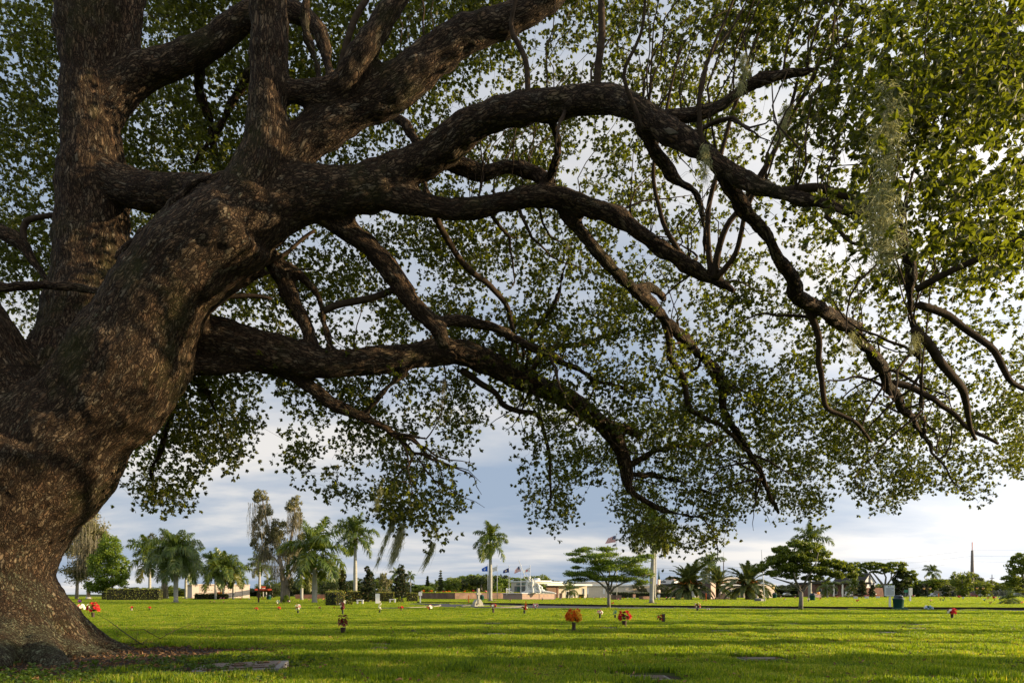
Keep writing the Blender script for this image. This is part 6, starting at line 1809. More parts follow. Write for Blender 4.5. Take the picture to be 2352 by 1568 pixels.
# --- pinkish granite block
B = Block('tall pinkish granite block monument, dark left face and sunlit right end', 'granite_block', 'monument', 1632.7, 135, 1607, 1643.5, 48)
B.box('body', GRANITE_D, 0.004, B.a - .004, 0.03, B.b, 0, B.z(1337.4)); B.box('sunlit_end', GRANITE_P, .0, B.a, -.02, .028, 0, B.z(1338.2))  # dark body and pale end paint shade and sunlight onto one stone
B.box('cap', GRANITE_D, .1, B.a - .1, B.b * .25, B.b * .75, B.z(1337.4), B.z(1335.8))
# headstone with wings
B = Block('dark rounded headstone with low curved wings right of the granite block', 'headstone', 'headstone', 1653, 131, 1652, 1666.5, 10, b=.5)
b = MB(); n = 12; a_ = B.a; hh = B.z(1364.5); vs = [(0, 0, 0), (a_, 0, 0)]
for k in range(n + 1):
    an = math.pi * k / n
    vs.append((a_ / 2 + math.cos(an) * a_ / 2, 0, hh + math.sin(an) * (B.z(1362) - hh)))
m_ = len(vs); vs += [(x, .4, z) for x, y, z in vs]
b.add(vs, [tuple(range(m_)), tuple(range(2 * m_ - 1, m_ - 1, -1))] + [(i, i + m_, (i + 1) % m_ + m_, (i + 1) % m_) for i in range(m_)])
b.build('stone', GRANITE_D, B.o)
for sx in (-1, 1):
    x0 = -.9 if sx < 0 else a_ + .02
    B.box('wing', GRANITE_D, x0, x0 + .9 - .02, .02, .38, 0, .42, bev=.08)
# bevel marker stone right
B = Block('low grey granite slab monument at the foot of the leaning white pole', 'slab_monument', 'monument', 1748, 96.5, 1732, 1758, 42)
b = MB(); a_, b_2 = B.a, B.b; zt = B.z(1373)
b.add([(0, 0, 0), (a_, 0, 0), (a_, b_2, 0), (0, b_2, 0), (0, 0, zt * .75), (a_, 0, zt * .75), (a_, b_2 * .9, zt), (0, b_2 * .9, zt)], [(0, 3, 2, 1), (4, 5, 6, 7), (0, 1, 5, 4), (1, 2, 6, 5), (2, 3, 7, 6), (3, 0, 4, 7)])
b.build('slab', GRANITE, B.o)
B.box('base', GRANITE_D, -.1, a_ + .1, -.1, b_2 + .1, 0, .06)
# --- pale buildings on the right
B = Block('pale pink low hall behind the right date palm', 'hall', 'building', 1655, 185, 1650, 1712, 12, b=12)
B.box('wall', STUCCO_P, 0, B.a, 0, 12, -.1, B.z(1344)); B.box('roof', WHITE, -.3, B.a + .3, -.3, 12.3, B.z(1344), B.z(1341))
B.box('upper_roof', STUCCO, B.a * .1, B.a, 3, 12, B.z(1341), B.z(1324), bev=.3)
for i in range(5):
    B.box('door', GLASS, B.a * (.12 + i * .17), B.a * (.12 + i * .17) + .9, -.06, -.004, 0, 2.3)
B = Block('small pale pink square building right of the leaning white pole', 'hall', 'building', 1740, 180, 1733, 1779, 25)
B.box('wall', STUCCO_P, 0, B.a, 0, B.b, -.1, B.z(1344)); B.box('roof', STUCCO, -.2, B.a + .2, -.2, B.b + .2, B.z(1344), B.z(1341.5))
B.box('wall_patch', STUCCO_G, B.a * .45, B.a * .6, -.03, -.004, 0, 1.6)
# columned brick house
B = Block('dark brick house with tall white porch columns behind the right lawn', 'brick_house', 'house', 1872, 235, 1865, 1990, 4, b=12)
B.box('wall', BRICK_D, 0, B.a, 0, 12, -.1, B.z(1341)); B.box('roof', ROOF_D, -.5, B.a + .5, -2.4, 12, B.z(1341), B.z(1336), bev=.3)
for uu_ in (1893.5, 1907.6, 1927.8, 1945, 1960):
    B.box('column', WHITE, B.x(uu_) - .2, B.x(uu_) + .2, -2.2, -1.8, 0, B.z(1341))
for uu_ in (1882, 1900, 1918, 1937, 1953, 1972):
    w_ = B.box('window_frame', WHITE, B.x(uu_) - .75, B.x(uu_) + .75, -.07, -.004, .9, 2.9); B.box('pane', GLASS, B.x(uu_) - .6, B.x(uu_) + .6, -.1, -.075, 1.0, 2.8, parent=w_)
# white gabled house
B = Block('white gabled house front with small windows above a brick ground floor', 'gabled_house', 'house', 1984, 240, 1976, 2010, 20, b=14)
zb, ze, zt = B.z(1349), B.z(1336), B.z(1316.5)
B.box('lower_wall', BRICK_D, -.2, B.x(2033), .02, 10, -.1, zb)
b = MB(); a_ = B.a
b.add([(0, 0, zb), (a_, 0, zb), (a_, 0, ze), (a_ / 2, 0, zt), (0, 0, ze), (0, 13.8, zb), (a_, 13.8, zb), (a_, 13.8, ze), (a_ / 2, 13.8, zt), (0, 13.8, ze)], [(0, 1, 2, 3, 4), (9, 8, 7, 6, 5), (0, 4, 9, 5), (1, 6, 7, 2)])
b.build('gable_wall', WHITE, B.o)
b = MB(); e_ = .35
for sg_ in (0, 1):
    x0, x1 = (-e_, a_ / 2) if not sg_ else (a_ + e_, a_ / 2)
    z0, z1 = ze - e_ * (zt - ze) / (a_ / 2), zt
    b.add([(x0, -.3, z0 + .03), (x1, -.3, z1 + .03), (x1, 14, z1 + .03), (x0, 14, z0 + .03), (x0, -.3, z0 + .3), (x1, -.3, z1 + .3), (x1, 14, z1 + .3), (x0, 14, z0 + .3)], [(0, 1, 2, 3), (4, 7, 6, 5), (0, 4, 5, 1), (2, 6, 7, 3), (0, 3, 7, 4), (1, 5, 6, 2)])
b.build('roof', ROOF_D, B.o)
for (uu_, vv_, w2, h2) in ((1989, 1341.5, 1.0, 1.3), (1999.5, 1341.5, 1.0, 1.3), (2006.5, 1341.5, .8, 1.3), (1997.5, 1331, .9, 1.7), (1997.5, 1324, .5, .9)):
    w_ = B.box('window_frame', DARKWOOD, B.x(uu_) - w2 / 2, B.x(uu_) + w2 / 2, -.06, -.004, B.z(vv_) - h2 / 2, B.z(vv_) + h2 / 2)
    B.box('pane', GLASS, B.x(uu_) - w2 / 2 + .12, B.x(uu_) + w2 / 2 - .12, -.09, -.065, B.z(vv_) - h2 / 2 + .12, B.z(vv_) + h2 / 2 - .12, parent=w_)
# ------------------------------------------------------------------ cross monument
B = Block('grey stone cross monument on a gabled base with a pale plinth, near the road', 'cross_monument', 'monument', 1090.5, 56.5, 1081.5, 1111.5, 28)
pw = B.a; z = B.z
B.box('plinth', STONE_G, -.02, pw, -.02, B.b, -.02, z(1389.5), bev=.01)
gz0, gz1, gz2 = z(1389.5), z(1384), z(1375.6)
b = MB(); y0, y1 = .06, B.b * .75; m = .04; c_ = pw / 2
pr = [(m, gz0), (pw - m, gz0), (pw - m - .02, gz1), (c_ + .16, gz2), (c_ - .16, gz2), (m + .02, gz1)]
vs = [(x, y0, zz) for x, zz in pr] + [(x, y1, zz) for x, zz in pr]; k = len(pr)
b.add(vs, [tuple(range(k)), tuple(range(2 * k - 1, k - 1, -1))] + [(i, i + k, (i + 1) % k + k, (i + 1) % k) for i in range(k)])
base_ = b.build('gabled_base', STONE_G, B.o)
B.box('niche', DARKWOOD, c_ - .24, c_ - .15, y0 - .015, y0 - .003, gz0 + .02, gz0 + .16, parent=base_)
cr_ = MB(); cw = .085; yc0, yc1 = .03, .24
cr_.box(c_ - cw * .75, c_ + cw * .75, y0 - .05, y0 - .018, gz0 + .12, gz2 + .0)
cr_.box(c_ - cw, c_ + cw, yc0 + .04, yc1 + .1, gz2 + .005, z(1350))
cross_ = cr_.build('cross_shaft', STONE_G, B.o)
B.box('cross_arm', STONE_G, c_ - .20, c_ + .20, yc0 + .02, yc1 + .08, z(1365.5), z(1360.5), parent=cross_, bev=.01)

# ------------------------------------------------------------------ monolith, benches
B = Block('tall plain white monolith slab in front of the hedge', 'monolith', 'monument', 862.2, 75, 860.8, 872.3, 12, b=.35)
B.box('slab', WHITE, 0, B.a, 0, .35, 0, B.z(1362.6), bev=.01); B.box('foot', STUCCO, -.06, B.a + .06, -.06, .41, -.02, .05)
for (u, v, w, lab) in ((827, 1387, 16, 'white stone bench left of the monolith'), (901.5, 1383.8, 15, 'white stone bench right of the monolith')):
    p = G(u, v); s = p.y / F; wm = w * s
    t = empty('bench', p, lab, 'bench', 'white stone benches by the hedges', rz=.12)
    b = MB(); b.box(-wm / 2, wm / 2, -.2, .2, .38, .48, bev=.015); b.build('seat', STONE_W, t)
    for sx in (-1, 1):
        b = MB(); x = sx * wm * .36; b.box(x - .08, x + .08, -.17, .17, 0, .378, bev=.01); b.build('leg', STONE_W, t)

# ------------------------------------------------------------------ signs
INK = mat('sign_ink', (.03, .035, .04), .7)
BOARD = mat('sign_board', (.66, .72, .76), .5, var=.03)


def sign(label, u, vb, post, board, lines=0, m=WHITE, bm=WHITE, emblem=False, rz=.25, dpt=.05):
    p = G(u, vb); s = p.y / F; zz = lambda v: CAM_H + (HZ - v) * s
    t = empty('sign_post', p, label, 'sign', rz=rz)
    pw = post * s / 2
    b = MB(); b.box(-pw, pw, -pw * .8, pw * .8, -.05, zz(board[1]) - .002 if dpt else 0); b.build('post', m, t)
    x0, x1 = (board[2] - u) * s, (board[3] - u) * s
    b = MB(); b.box(x0, x1, -pw * .8 - dpt, pw * .8, zz(board[1]), zz(board[0]), bev=.01); bd = b.build('board', bm, t)
    yf = -pw * .8 - dpt
    h = zz(board[0]) - zz(board[1]); w = x1 - x0
    r = random.Random(int(u))
    for i in range(lines):
        z0 = zz(board[0]) - h * (.22 + .72 * i / lines)
        b = MB(); x = x0 + w * .08
        while x < x1 - w * .12:
            wl = min(w * r.uniform(.05, .14), x1 - w * .08 - x)
            b.box(x, x + wl, yf - .004, yf - .001, z0 - h * .026, z0)
            x += wl + w * .02
            if r.random() < .08 and x > x0 + w * .5: break
        b.build('text_line', INK, bd)
    if emblem:
        b = MB(); b.box(x0 + w * .30, x0 + w * .38, yf - .004, yf - .001, zz(board[0]) - h * .15, zz(board[0]) - h * .05); b.build('emblem', INK, bd)
        b = MB(); b.box(x0 + w * .42, x0 + w * .62, yf - .004, yf - .001, zz(board[0]) - h * .12, zz(board[0]) - h * .09); b.build('heading', INK, bd)
    return t


sign('large pale notice board on a white post, beside the green trash can', 2044, 1395.2, 4.0, (1343.6, 1368.2, 2032.5, 2053), 11, bm=BOARD, emblem=True, rz=-.05)
sign('narrow white notice board on a white post, behind the trash can to its right', 2090.5, 1381, 3.2, (1349.6, 1366.5, 2087.3, 2094.6), 6, rz=.1)
sign('white section sign on a post at the right end of the hedges', 965.5, 1385, 2.4, (1358.8, 1367.2, 961.6, 969.3), 0, rz=.1)
sign('small white sign left of the left date palm', 1560, 1376.6, 1.6, (1363.2, 1368, 1557.8, 1562.3), 0, rz=.1)
sign('small white rounded sign just right of the leaning royal palm', 1513.5, 1377.2, 1.6, (1364.6, 1371, 1510.2, 1516), 0, rz=.1)
t = sign('dark wooden sign post with a crossbar and a brown board, left lawn', 594, 1384, 3.2, (1362, 1371.5, 590.3, 597.6), 0, m=DARKWOOD, bm=DARKWOOD, rz=.1)
s = t.location.y / F
b = MB(); b.box(-2.2 * s / 2, 2.2 * s / 2, -.05, .06, CAM_H + (HZ - 1362) * s, CAM_H + (HZ - 1348) * s); b.build('upper_post', DARKWOOD, t)
b = MB(); b.box(-9.5 * s, 9.5 * s, -.09, -.052, CAM_H + (HZ - 1356.8) * s, CAM_H + (HZ - 1355) * s); b.build('crossbar', DARKWOOD, t)

# ------------------------------------------------------------------ trash cans
CANLID = mat('can_lid', (.045, .065, .085), .4, var=.08, scale=4)


def can(u, vb, h, r_, label, base=True):
    p = G(u, vb); t = empty('trash_can', p, label, 'trash can')
    b = MB(); b.lathe([(r_ * .86, 0), (r_ * .88, .02), (r_ * 1.0, h * .68), (r_ * 1.06, h * .70), (r_ * 1.06, h * .74)], 28); b.build('body', GREEN_P, t)
    b = MB(); b.lathe([(r_ * 1.10, h * .742), (r_ * 1.08, h * .77), (r_ * .82, h * .80), (r_ * .80, h * .93), (r_ * .72, h * .985), (r_ * .3, h)], 28); l = b.build('lid', CANLID, t)
    b = MB(); b.box(-r_ * .38, r_ * .38, -r_ * .86, -r_ * .70, h * .83, h * .92, bev=.01); b.build('flap', mat('can_flap', (.02, .025, .03), .5), l)
    if base:
        b = MB(); b.box(-r_ * .9, r_ * 1.4, -r_ * .9, r_ * .9, -.02, .12, bev=.02); b.build('base', GREEN_P, t)
    return t


can(2063.5, 1398.6, 1.0, .36, 'dark green trash can with a blue-grey domed lid on the right lawn')
can(617.5, 1377, .95, .42, 'distant green bin left of the mossy paperbark', False)
can(1866, 1379, 1.2, .42, 'dark green square-looking bin right of the round lawn tree trunk', False)
can(1106, 1378.5, 1.0, .42, 'blue-grey bin half hidden behind the cross monument', False)
can(1779, 1373.2, 1.4, .55, 'grey green bin before the small square pink building', False)

# ------------------------------------------------------------------ stakes
for (u, vb, vt, lab) in ((1076.5, 1385, 1367, 'orange stake in the grass before the brick wall, left of the cross monument'), (1621.8, 1380.5, 1361.5, 'orange stake before the pinkish granite block'), (604, 1377, 1369, 'short orange stake beside the distant green bin'), (2156, 1371.5, 1362, 'far orange stake before the parked cars')):
    p = G(u, vb); s = p.y / F
    t = empty('marker_stake', p, lab, 'stake', 'orange marker stakes')
    b = MB(); b.box(-.9 * s, .9 * s, -.03, .03, -.05, (vb - vt) * s, bev=.01); b.build('pole', ORANGE, t)
    b = MB(); b.box(-1.0 * s, 1.0 * s, -.045, .045, (vb - vt) * s, (vb - vt) * s + .04); b.build('cap', mat('stake_cap', (.8, .3, .05), .5), t)

# ------------------------------------------------------------------ flags
def flag_mat(name, kind):
    m = bpy.data.materials.new(name); m.use_nodes = True
    nt = m.node_tree; b = nt.nodes['Principled BSDF']; b.inputs['Roughness'].default_value = .8
    tx = N(nt, 'ShaderNodeUVMap'); s = N(nt, 'ShaderNodeSeparateXYZ'); nt.links.new(tx.outputs[0], s.inputs[0])

    def math_(op, a, b_=None):
        n = N(nt, 'ShaderNodeMath', operation=op)
        for i, q in enumerate((a, b_)):
            if q is None: continue
            if isinstance(q, (int, float)): n.inputs[i].default_value = q
            else: nt.links.new(q, n.inputs[i])
        return n.outputs[0]

    def mixc(f, a, b_):
        n = N(nt, 'ShaderNodeMix', data_type='RGBA'); nt.links.new(f, n.inputs['Factor'])
        for k, q in (('A', a), ('B', b_)):
            if isinstance(q, tuple): n.inputs[k].default_value = (*q, 1)
            else: nt.links.new(q, n.inputs[k])
        return n.outputs['Result']
    u, v = s.outputs[0], s.outputs[1]
    if kind == 'stripes':
        st = math_('MODULO', math_('FLOOR', math_('MULTIPLY', v, 13)), 2)
        c = mixc(st, (.45, .02, .03), (.75, .73, .70))
        can_ = math_('MULTIPLY', math_('LESS_THAN', u, .4), math_('GREATER_THAN', v, 6 / 13))
        vo = N(nt, 'ShaderNodeTexVoronoi', inp={'Scale': 1.0, 'Randomness': 0.0})
        cb = N(nt, 'ShaderNodeCombineXYZ'); nt.links.new(math_('MULTIPLY', u, 22), cb.inputs[0]); nt.links.new(math_('MULTIPLY', v, 16), cb.inputs[1])
        nt.links.new(cb.outputs[0], vo.inputs['Vector'])
        star = math_('LESS_THAN', vo.outputs['Distance'], .22)
        out = mixc(can_, c, mixc(star, (.015, .025, .10), (.7, .7, .7)))
    else:
        col, emb, er = {'blue': ((.01, .10, .55), (.55, .60, .65), .16), 'white': ((.70, .70, .68), (.55, .55, .55), .12), 'navy': ((.015, .03, .16), (.60, .50, .35), .20), 'red_white': ((.72, .72, .72), (.50, .06, .07), .17), 'black': ((.02, .02, .025), (.5, .5, .5), .2)}[kind]
        d = math_('ADD', math_('POWER', math_('SUBTRACT', u, .5), 2), math_('MULTIPLY', math_('POWER', math_('SUBTRACT', v, .5), 2), .5))
        out = mixc(math_('LESS_THAN', d, er * er), col, emb)
    nt.links.new(out, b.inputs['Base Color'])
    tr = N(nt, 'ShaderNodeBsdfTranslucent'); nt.links.new(out, tr.inputs[0])
    mx = N(nt, 'ShaderNodeMixShader', inp={0: .35}); nt.links.new(b.outputs[0], mx.inputs[1]); nt.links.new(tr.outputs[0], mx.inputs[2])
    nt.links.new(mx.outputs[0], nt.nodes['Material Output'].inputs[0])
    return m


POLE = mat('pole_white', (.62, .62, .62), .35, var=.03)


def pole(u, vb, vt, Y, label, r_=.055, name='flagpole', lean=0, m=POLE, group='flagpoles'):
    s = Y / F; base = Vector(((u - 1176) * s, Y, 0)); h = CAM_H + (HZ - vt) * s
    t = empty(name, base, label, 'flagpole' if name == 'flagpole' else 'pole', group)
    b = MB(); b.tube([(0, 0, 0), (lean * .5, 0, h * .5), (lean, 0, h)], [r_, r_ * .8, r_ * .5], 8); b.build('shaft', m, t)
    if name == 'flagpole':
        b = MB(); b.lathe([(.01, 0), (r_ * 1.4, r_), (r_ * 1.4, r_ * 2), (.01, r_ * 3)], 8, (lean, 0, h)); b.build('finial', m, t)
    return t, h


def flag(kind, Y, corners, label, pole_label):
    """corners: hoist top, hoist bottom, fly bottom, fly top as picture points"""
    s = Y / F
    c = [Vector(((q[0] - 1176) * s, 0, CAM_H + (HZ - q[1]) * s)) for q in corners]
    nx, nz = 14, 9; V = []; UV = []; Fs = []
    for j in range(nz + 1):
        for i in range(nx + 1):
            a, b_ = i / nx, j / nz
            p = (c[1] * (1 - b_) + c[0] * b_) * (1 - a) + (c[2] * (1 - b_) + c[3] * b_) * a
            wv = math.sin(a * 7 + b_ * 1.3) * .10 * a * (c[0] - c[3]).length
            V.append((p.x, Y + wv, p.z + math.sin(a * 6) * .03)); UV.append((a, b_))
    for j in range(nz):
        for i in range(nx):
            q = j * (nx + 1) + i; Fs.append((q, q + 1, q + nx + 2, q + nx + 1))
    me = np_mesh('flag', np.array(V), np.array(Fs), flag_mat('flag_' + kind, kind) if 'flag_' + kind not in bpy.data.materials else bpy.data.materials['flag_' + kind], smooth=True, uv=np.array(UV))
    return tag(inst('flag', me), label, 'flag', 'flags on the poles')


for (u, vt, lab) in ((1120.4, 1297, 'flagpole flying the plain blue flag, left of the lone royal palm'), (1142, 1299, 'flagpole flying the plain white flag, right of the lone royal palm'), (1169.2, 1300.5, 'flagpole flying the navy flag, third of the five'), (1196.4, 1299, 'flagpole flying the striped national flag before the sculpture'), (1217.5, 1300, 'rightmost of the five short flagpoles, behind the sculpture')):
    pole(u, 0, vt, 133, lab, .07, group='row of five flagpoles')
flag('blue', 133, [(1120, 1298.5), (1120, 1312), (1107, 1311), (1106, 1305)], 'bright blue flag with a small pale emblem', '')
flag('white', 133, [(1141.6, 1300), (1141.6, 1310.5), (1131, 1312.5), (1130.5, 1303)], 'plain white flag next to the royal palm trunk', '')
flag('navy', 133, [(1168.8, 1303.5), (1168.8, 1314), (1155, 1315.5), (1156, 1309)], 'navy blue flag with a pale centre emblem', '')
flag('stripes', 133, [(1192.5, 1299), (1196.2, 1311), (1181, 1316.5), (1183, 1308)], 'striped national flag on the row of short poles', '')
flag('red_white', 133, [(1217, 1302.5), (1217, 1313), (1203.5, 1314.5), (1203, 1309)], 'white flag with a red centre on the rightmost short pole', '')
pole(1416.4, 0, 1227, 132, 'tallest white flagpole rising from the brick base behind the layered tree', .09)
flag('stripes', 132, [(1414.5, 1229), (1414.5, 1244.5), (1390, 1247.5), (1397, 1235)], 'large striped national flag flying high above the layered tree', '')
flag('black', 132, [(1414.5, 1247.5), (1414.5, 1254), (1406, 1254), (1408, 1250.5)], 'dark flag flown below the large national flag', '')
pole(1756, 0, 1262, 96, 'leaning white pole right of the right date palm', .085, 'leaning_pole', lean=-.43)

# ------------------------------------------------------------------ mast, utility poles, wires
t, h = pole(2233, 0, 1263.5, 300, 'tall tapering concrete mast with a thin antenna above the far right trees', .9, 'mast', m=mat('mast_concrete', (.20, .17, .14), .9, var=.1), group=None)
b = MB(); s = 300 / F; b.tube([(0, 0, h), (0, 0, h + 19 * s)], .16, 6); b.build('antenna', ORANGE, t)
t2, h2 = pole(1662, 0, 1282, 255, 'dark utility pole rising behind the middle date palm', .26, 'utility_pole', m=DARKWOOD, group='utility poles')
b = MB(); b.tube([(0, 0, h2), (0, 0, h2 + 2.4)], .05, 5); b.build('lightning_rod', METAL, t2)
b = MB(); b.box(-1.2, .6, -.08, .08, h2 - 1.2, h2 - 1.0); b.build('crossarm', DARKWOOD, t2)
t3, h3 = pole(2278.5, 0, 1318.5, 255, 'brown utility pole right of the tall mast', .22, 'utility_pole', m=DARKWOOD, group='utility poles')
b = MB(); b.box(-.8, .8, -.08, .08, h3 - 1.5, h3 - 1.3); b.build('crossarm', DARKWOOD, t3)
WIRE = mat('wire', (.06, .06, .065), .6)
for k, (a, c_, sg, lab) in enumerate((((1480, 1304, 250), (2233, 1263, 300), 9, 'upper power line left of the mast'), ((1480, 1316, 250), (2233, 1276, 300), 9, 'second power line left of the mast'), ((1480, 1330, 250), (2233, 1289, 300), 9, 'lowest power line left of the mast'),
                                       ((2233, 1263, 300), (2560, 1261, 300), 1, 'upper power line right of the mast'), ((2233, 1276, 300), (2560, 1277, 300), 1, 'second power line right of the mast'), ((2233, 1289, 300), (2560, 1290, 300), 1, 'lowest power line right of the mast'))):
    p0, p1 = P(*a), P(*c_); pts = []
    for i in range(25):
        q = i / 24; p = p0.lerp(p1, q); p.z -= sg * .5 * 4 * q * (1 - q) * .5; pts.append(p)
    b = MB(); b.tube(pts, .035, 4); tag(b.build('power_line', WIRE), lab, 'power line', 'power lines')

# ------------------------------------------------------------------ street lamps with twin lanterns
LAMPG = mat('lantern_glass', (.85, .55, .20), .3, var=.1, translucent=(.5, .3, .1))  # warm sunlight on the glass is painted in as an amber tint
IRON = mat('iron_dark', (.02, .022, .022), .5)


def lamp(u, vb, vt, label, Y, twin=True):
    s = Y / F; base = Vector(((u - 1176) * s, Y, 0)); h = CAM_H + (HZ - vt) * s
    t = empty('street_lamp', base, label, 'street lamp', 'street lamps with amber lanterns')
    b = MB(); b.tube([(0, 0, 0), (0, 0, .5), (0, 0, h - .6)], [.14, .07, .05], 8); b.build('post', IRON, t)
    xs = (-.85, .85) if twin else (0,)
    if twin:
        b = MB(); b.tube([(-.85, 0, h - .75), (-.4, 0, h - .95), (0, 0, h - .7), (.4, 0, h - .95), (.85, 0, h - .75)], .035, 5); b.build('arm', IRON, t)
    for x in xs:
        b = MB(); b.lathe([(.12, h - .72), (.30, h - .45), (.34, h - .2), (.10, h - .05)], 10, (x, 0, 0)); l = b.build('lantern', LAMPG, t)
        b = MB(); b.lathe([(.36, h - .2), (.2, h - .02), (.03, h + .12)], 10, (x, 0, 0)); b.build('cap', IRON, l)
    return t


lamp(1871, 0, 1357, 'street lamp right of the round lawn tree trunk', 150); lamp(1766, 0, 1345, 'street lamp before the small square pink building', 150)
lamp(1959, 0, 1348, 'street lamp before the columned brick house', 200); lamp(2129.5, 0, 1347.5, 'street lamp above the spreading young magnolia', 190); lamp(2251.5, 0, 1347, 'street lamp before the far right tree line, below the mast', 190); lamp(1730, 0, 1352, 'street lamp beside the right date palm trunk', 165, False)

# ------------------------------------------------------------------ fence and far vehicles
s = 255 / F
x0, x1 = (2165 - 1176) * s, (2460 - 1176) * s
t = empty('chain_link_fence', (x0, 255, 0), 'grey chain link fence along the far right edge of the lawn', 'fence')
n = int((x1 - x0) / 3)
pm = MB(); pm.tube([(0, 0, 0), (0, 0, 2.3)], .05, 6); pme = pm.mesh('post', METAL)
for i in range(n + 1):
    inst('post', pme, t, (i * 3.0, 0, 0))
b = MB(); b.tube([(0, 0, 2.25), (n * 3, 0, 2.25)], .035, 5); b.build('top_rail', METAL, t)
b = MB()
for i in range(int(n * 3 / .28)):
    x = i * .28
    b.add([(x, 0, 0), (x + .03, 0, 0), (x + 2.25, 0, 2.25), (x + 2.22, 0, 2.25)], [(0, 1, 2, 3)]); b.add([(x, .01, 2.25), (x + .03, .01, 2.25), (x + 2.25, .01, 0), (x + 2.22, .01, 0)], [(0, 1, 2, 3)])
b.build('mesh', METAL, t)['kind'] = 'stuff'
s = 262 / F; x0, x1 = (2146 - 1176) * s, (2222 - 1176) * s
t = empty('plank_fence', (x0, 262, 0), 'grey board fence behind the far parked van', 'fence')
pk = MB(); pk.box(0, .28, 0, .05, 0, 2.4); pk_m = pk.mesh('board', mat('fence_board', (.20, .18, .15), .9, var=.25, objvar=.2))
for i in range(int((x1 - x0) / .3)):
    inst('board', pk_m, t, (i * .3, .01 * (i % 2), 0))


def car(u, w_px, col, label, kind='sedan', Y=246):
    s = Y / F; L_ = w_px * s
    t = empty('parked_car', ((u - 1176) * s, Y, 0), label, 'car', 'cars parked beyond the lawn', rz=random.Random(int(u)).uniform(-.1, .1))
    m = mat('car_' + label[:14].replace(' ', '_'), col, .25, spec=.6)
    h = 1.85 if kind == 'van' else 1.42
    W = 1.8
    prof = [(-.5, .30), (-.5, .62), (-.43, .80), (-.24, .86), (-.13, h / 1.0), (.24, h), (.40, .95), (.49, .85), (.5, .5), (.5, .3)] if kind != 'van' else [(-.5, .35), (-.5, .85), (-.40, 1.02), (-.28, h - .1), (-.2, h), (.46, h), (.49, 1.1), (.5, .35)]
    vs = [(x * L_, -W / 2, z) for x, z in prof] + [(x * L_, W / 2, z) for x, z in prof]; k = len(prof)
    b = MB(); b.add(vs, [tuple(range(k)), tuple(range(2 * k - 1, k - 1, -1))] + [(i, i + k, (i + 1) % k + k, (i + 1) % k) for i in range(k)]); b.build('body', m, t)
    b = MB(); z0, z1 = (.92, h - .10) if kind != 'van' else (1.08, h - .14)
    xa, xb = (-.19, .30) if kind != 'van' else (-.28, .44)
    for sy in (-1, 1):
        b.add([(xa * L_, sy * (W / 2 + .006), z0), (xb * L_ + .15, sy * (W / 2 + .006), z0), (xb * L_ - .1, sy * (W / 2 + .006), z1), (xa * L_ + .35, sy * (W / 2 + .006), z1)], [(0, 1, 2, 3)])
    b.build('window', GLASS, t)
    for sx in (-.32, .30):
        for sy in (-1, 1):
            w = MB(); w.tube([(sx * L_, sy * (W / 2 - .2), .32), (sx * L_, sy * (W / 2 + .01), .32)], .33, 14); wh = w.build('wheel', mat('tyre', (.02, .02, .02), .8), t)
            w = MB(); w.tube([(sx * L_, sy * (W / 2 + .011), .32), (sx * L_, sy * (W / 2 + .025), .32)], .18, 10); w.build('rim', METAL, wh)
    return t


car(2179, 28, (.02, .025, .045), 'dark blue van parked at the far edge of the lawn', 'van'); car(2198, 18, (.03, .035, .05), 'dark sedan parked just right of the van', Y=244); car(2209, 22, (.25, .27, .30), 'silver grey sedan parked right of the dark sedan')
car(2232, 24, (.20, .02, .02), 'red sedan parked below the tall mast'); car(2257, 26, (.65, .62, .58), 'pale cream sedan parked right of the red one'); car(2142, 18, (.5, .52, .55), 'light grey sedan between the young magnolias and the van'); car(2076, 18, (.04, .05, .07), 'dark car half hidden right of the trash can'); car(2331, 22, (.4, .45, .5), 'silver car behind the bright young palm')
car(1805, 22, (.6, .6, .6), 'white car partly behind the long hedge by the round lawn tree', Y=225); car(1949, 12, (.65, .62, .55), 'small pale cart before the columned brick house', 'van', Y=215)
# small bright things on the right
B = Block('long pink and white banner sign lying before the brick house', 'banner', 'sign', 1871, 205, 1870.5, 1889.5, 8, b=.3)
B.box('panel', mat('banner', (.70, .45, .45), .7, var=.3, scale=1.5), 0, B.a, 0, .3, 0, B.z(1362.6), bev=.1); B.box('foot', METAL, 0, B.a, -.1, .4, -.02, .05)
B = Block('small green and white road sign panel between the right sign boards', 'road_sign', 'sign', 2077, 190, 2076.5, 2085, 8, b=.1)
B.box('panel', mat('sign_green', (.02, .20, .12), .5), 0, B.a, 0, .08, B.z(1359.8), B.z(1354)); B.box('post', METAL, B.a * .45, B.a * .52, .085, .15, 0, B.z(1354))

# ------------------------------------------------------------------ flower vases
def petals(n, l, w, tilt, seed=0, layers=1, m=None, curl=.0):
    b = MB(); r = random.Random(seed)
    for L_ in range(layers):
        for i in range(n):
            a = 2 * math.pi * (i + .5 * L_) / n + r.uniform(-.15, .15); tl = tilt + L_ * .45 + r.uniform(-.1, .1); ll = l * (1 - .22 * L_) * r.uniform(.85, 1.1)
            d = Vector((math.cos(a) * math.cos(tl), math.sin(a) * math.cos(tl), math.sin(tl))); sd = Vector((-math.sin(a), math.cos(a), 0))
            o = d * ll * .06; m_ = d * ll * .55 + Vector((0, 0, curl * ll)); e = d * ll
            b.add([o - sd * w * .15, o + sd * w * .15, m_ + sd * w * .5, m_ - sd * w * .5, e], [(0, 1, 2, 3), (3, 2, 4)])
    return b


def petal_mat(name, c1, c2):
    return leaf_material('petal_' + name, c1, c2, tuple(x * .28 for x in c1), .85)


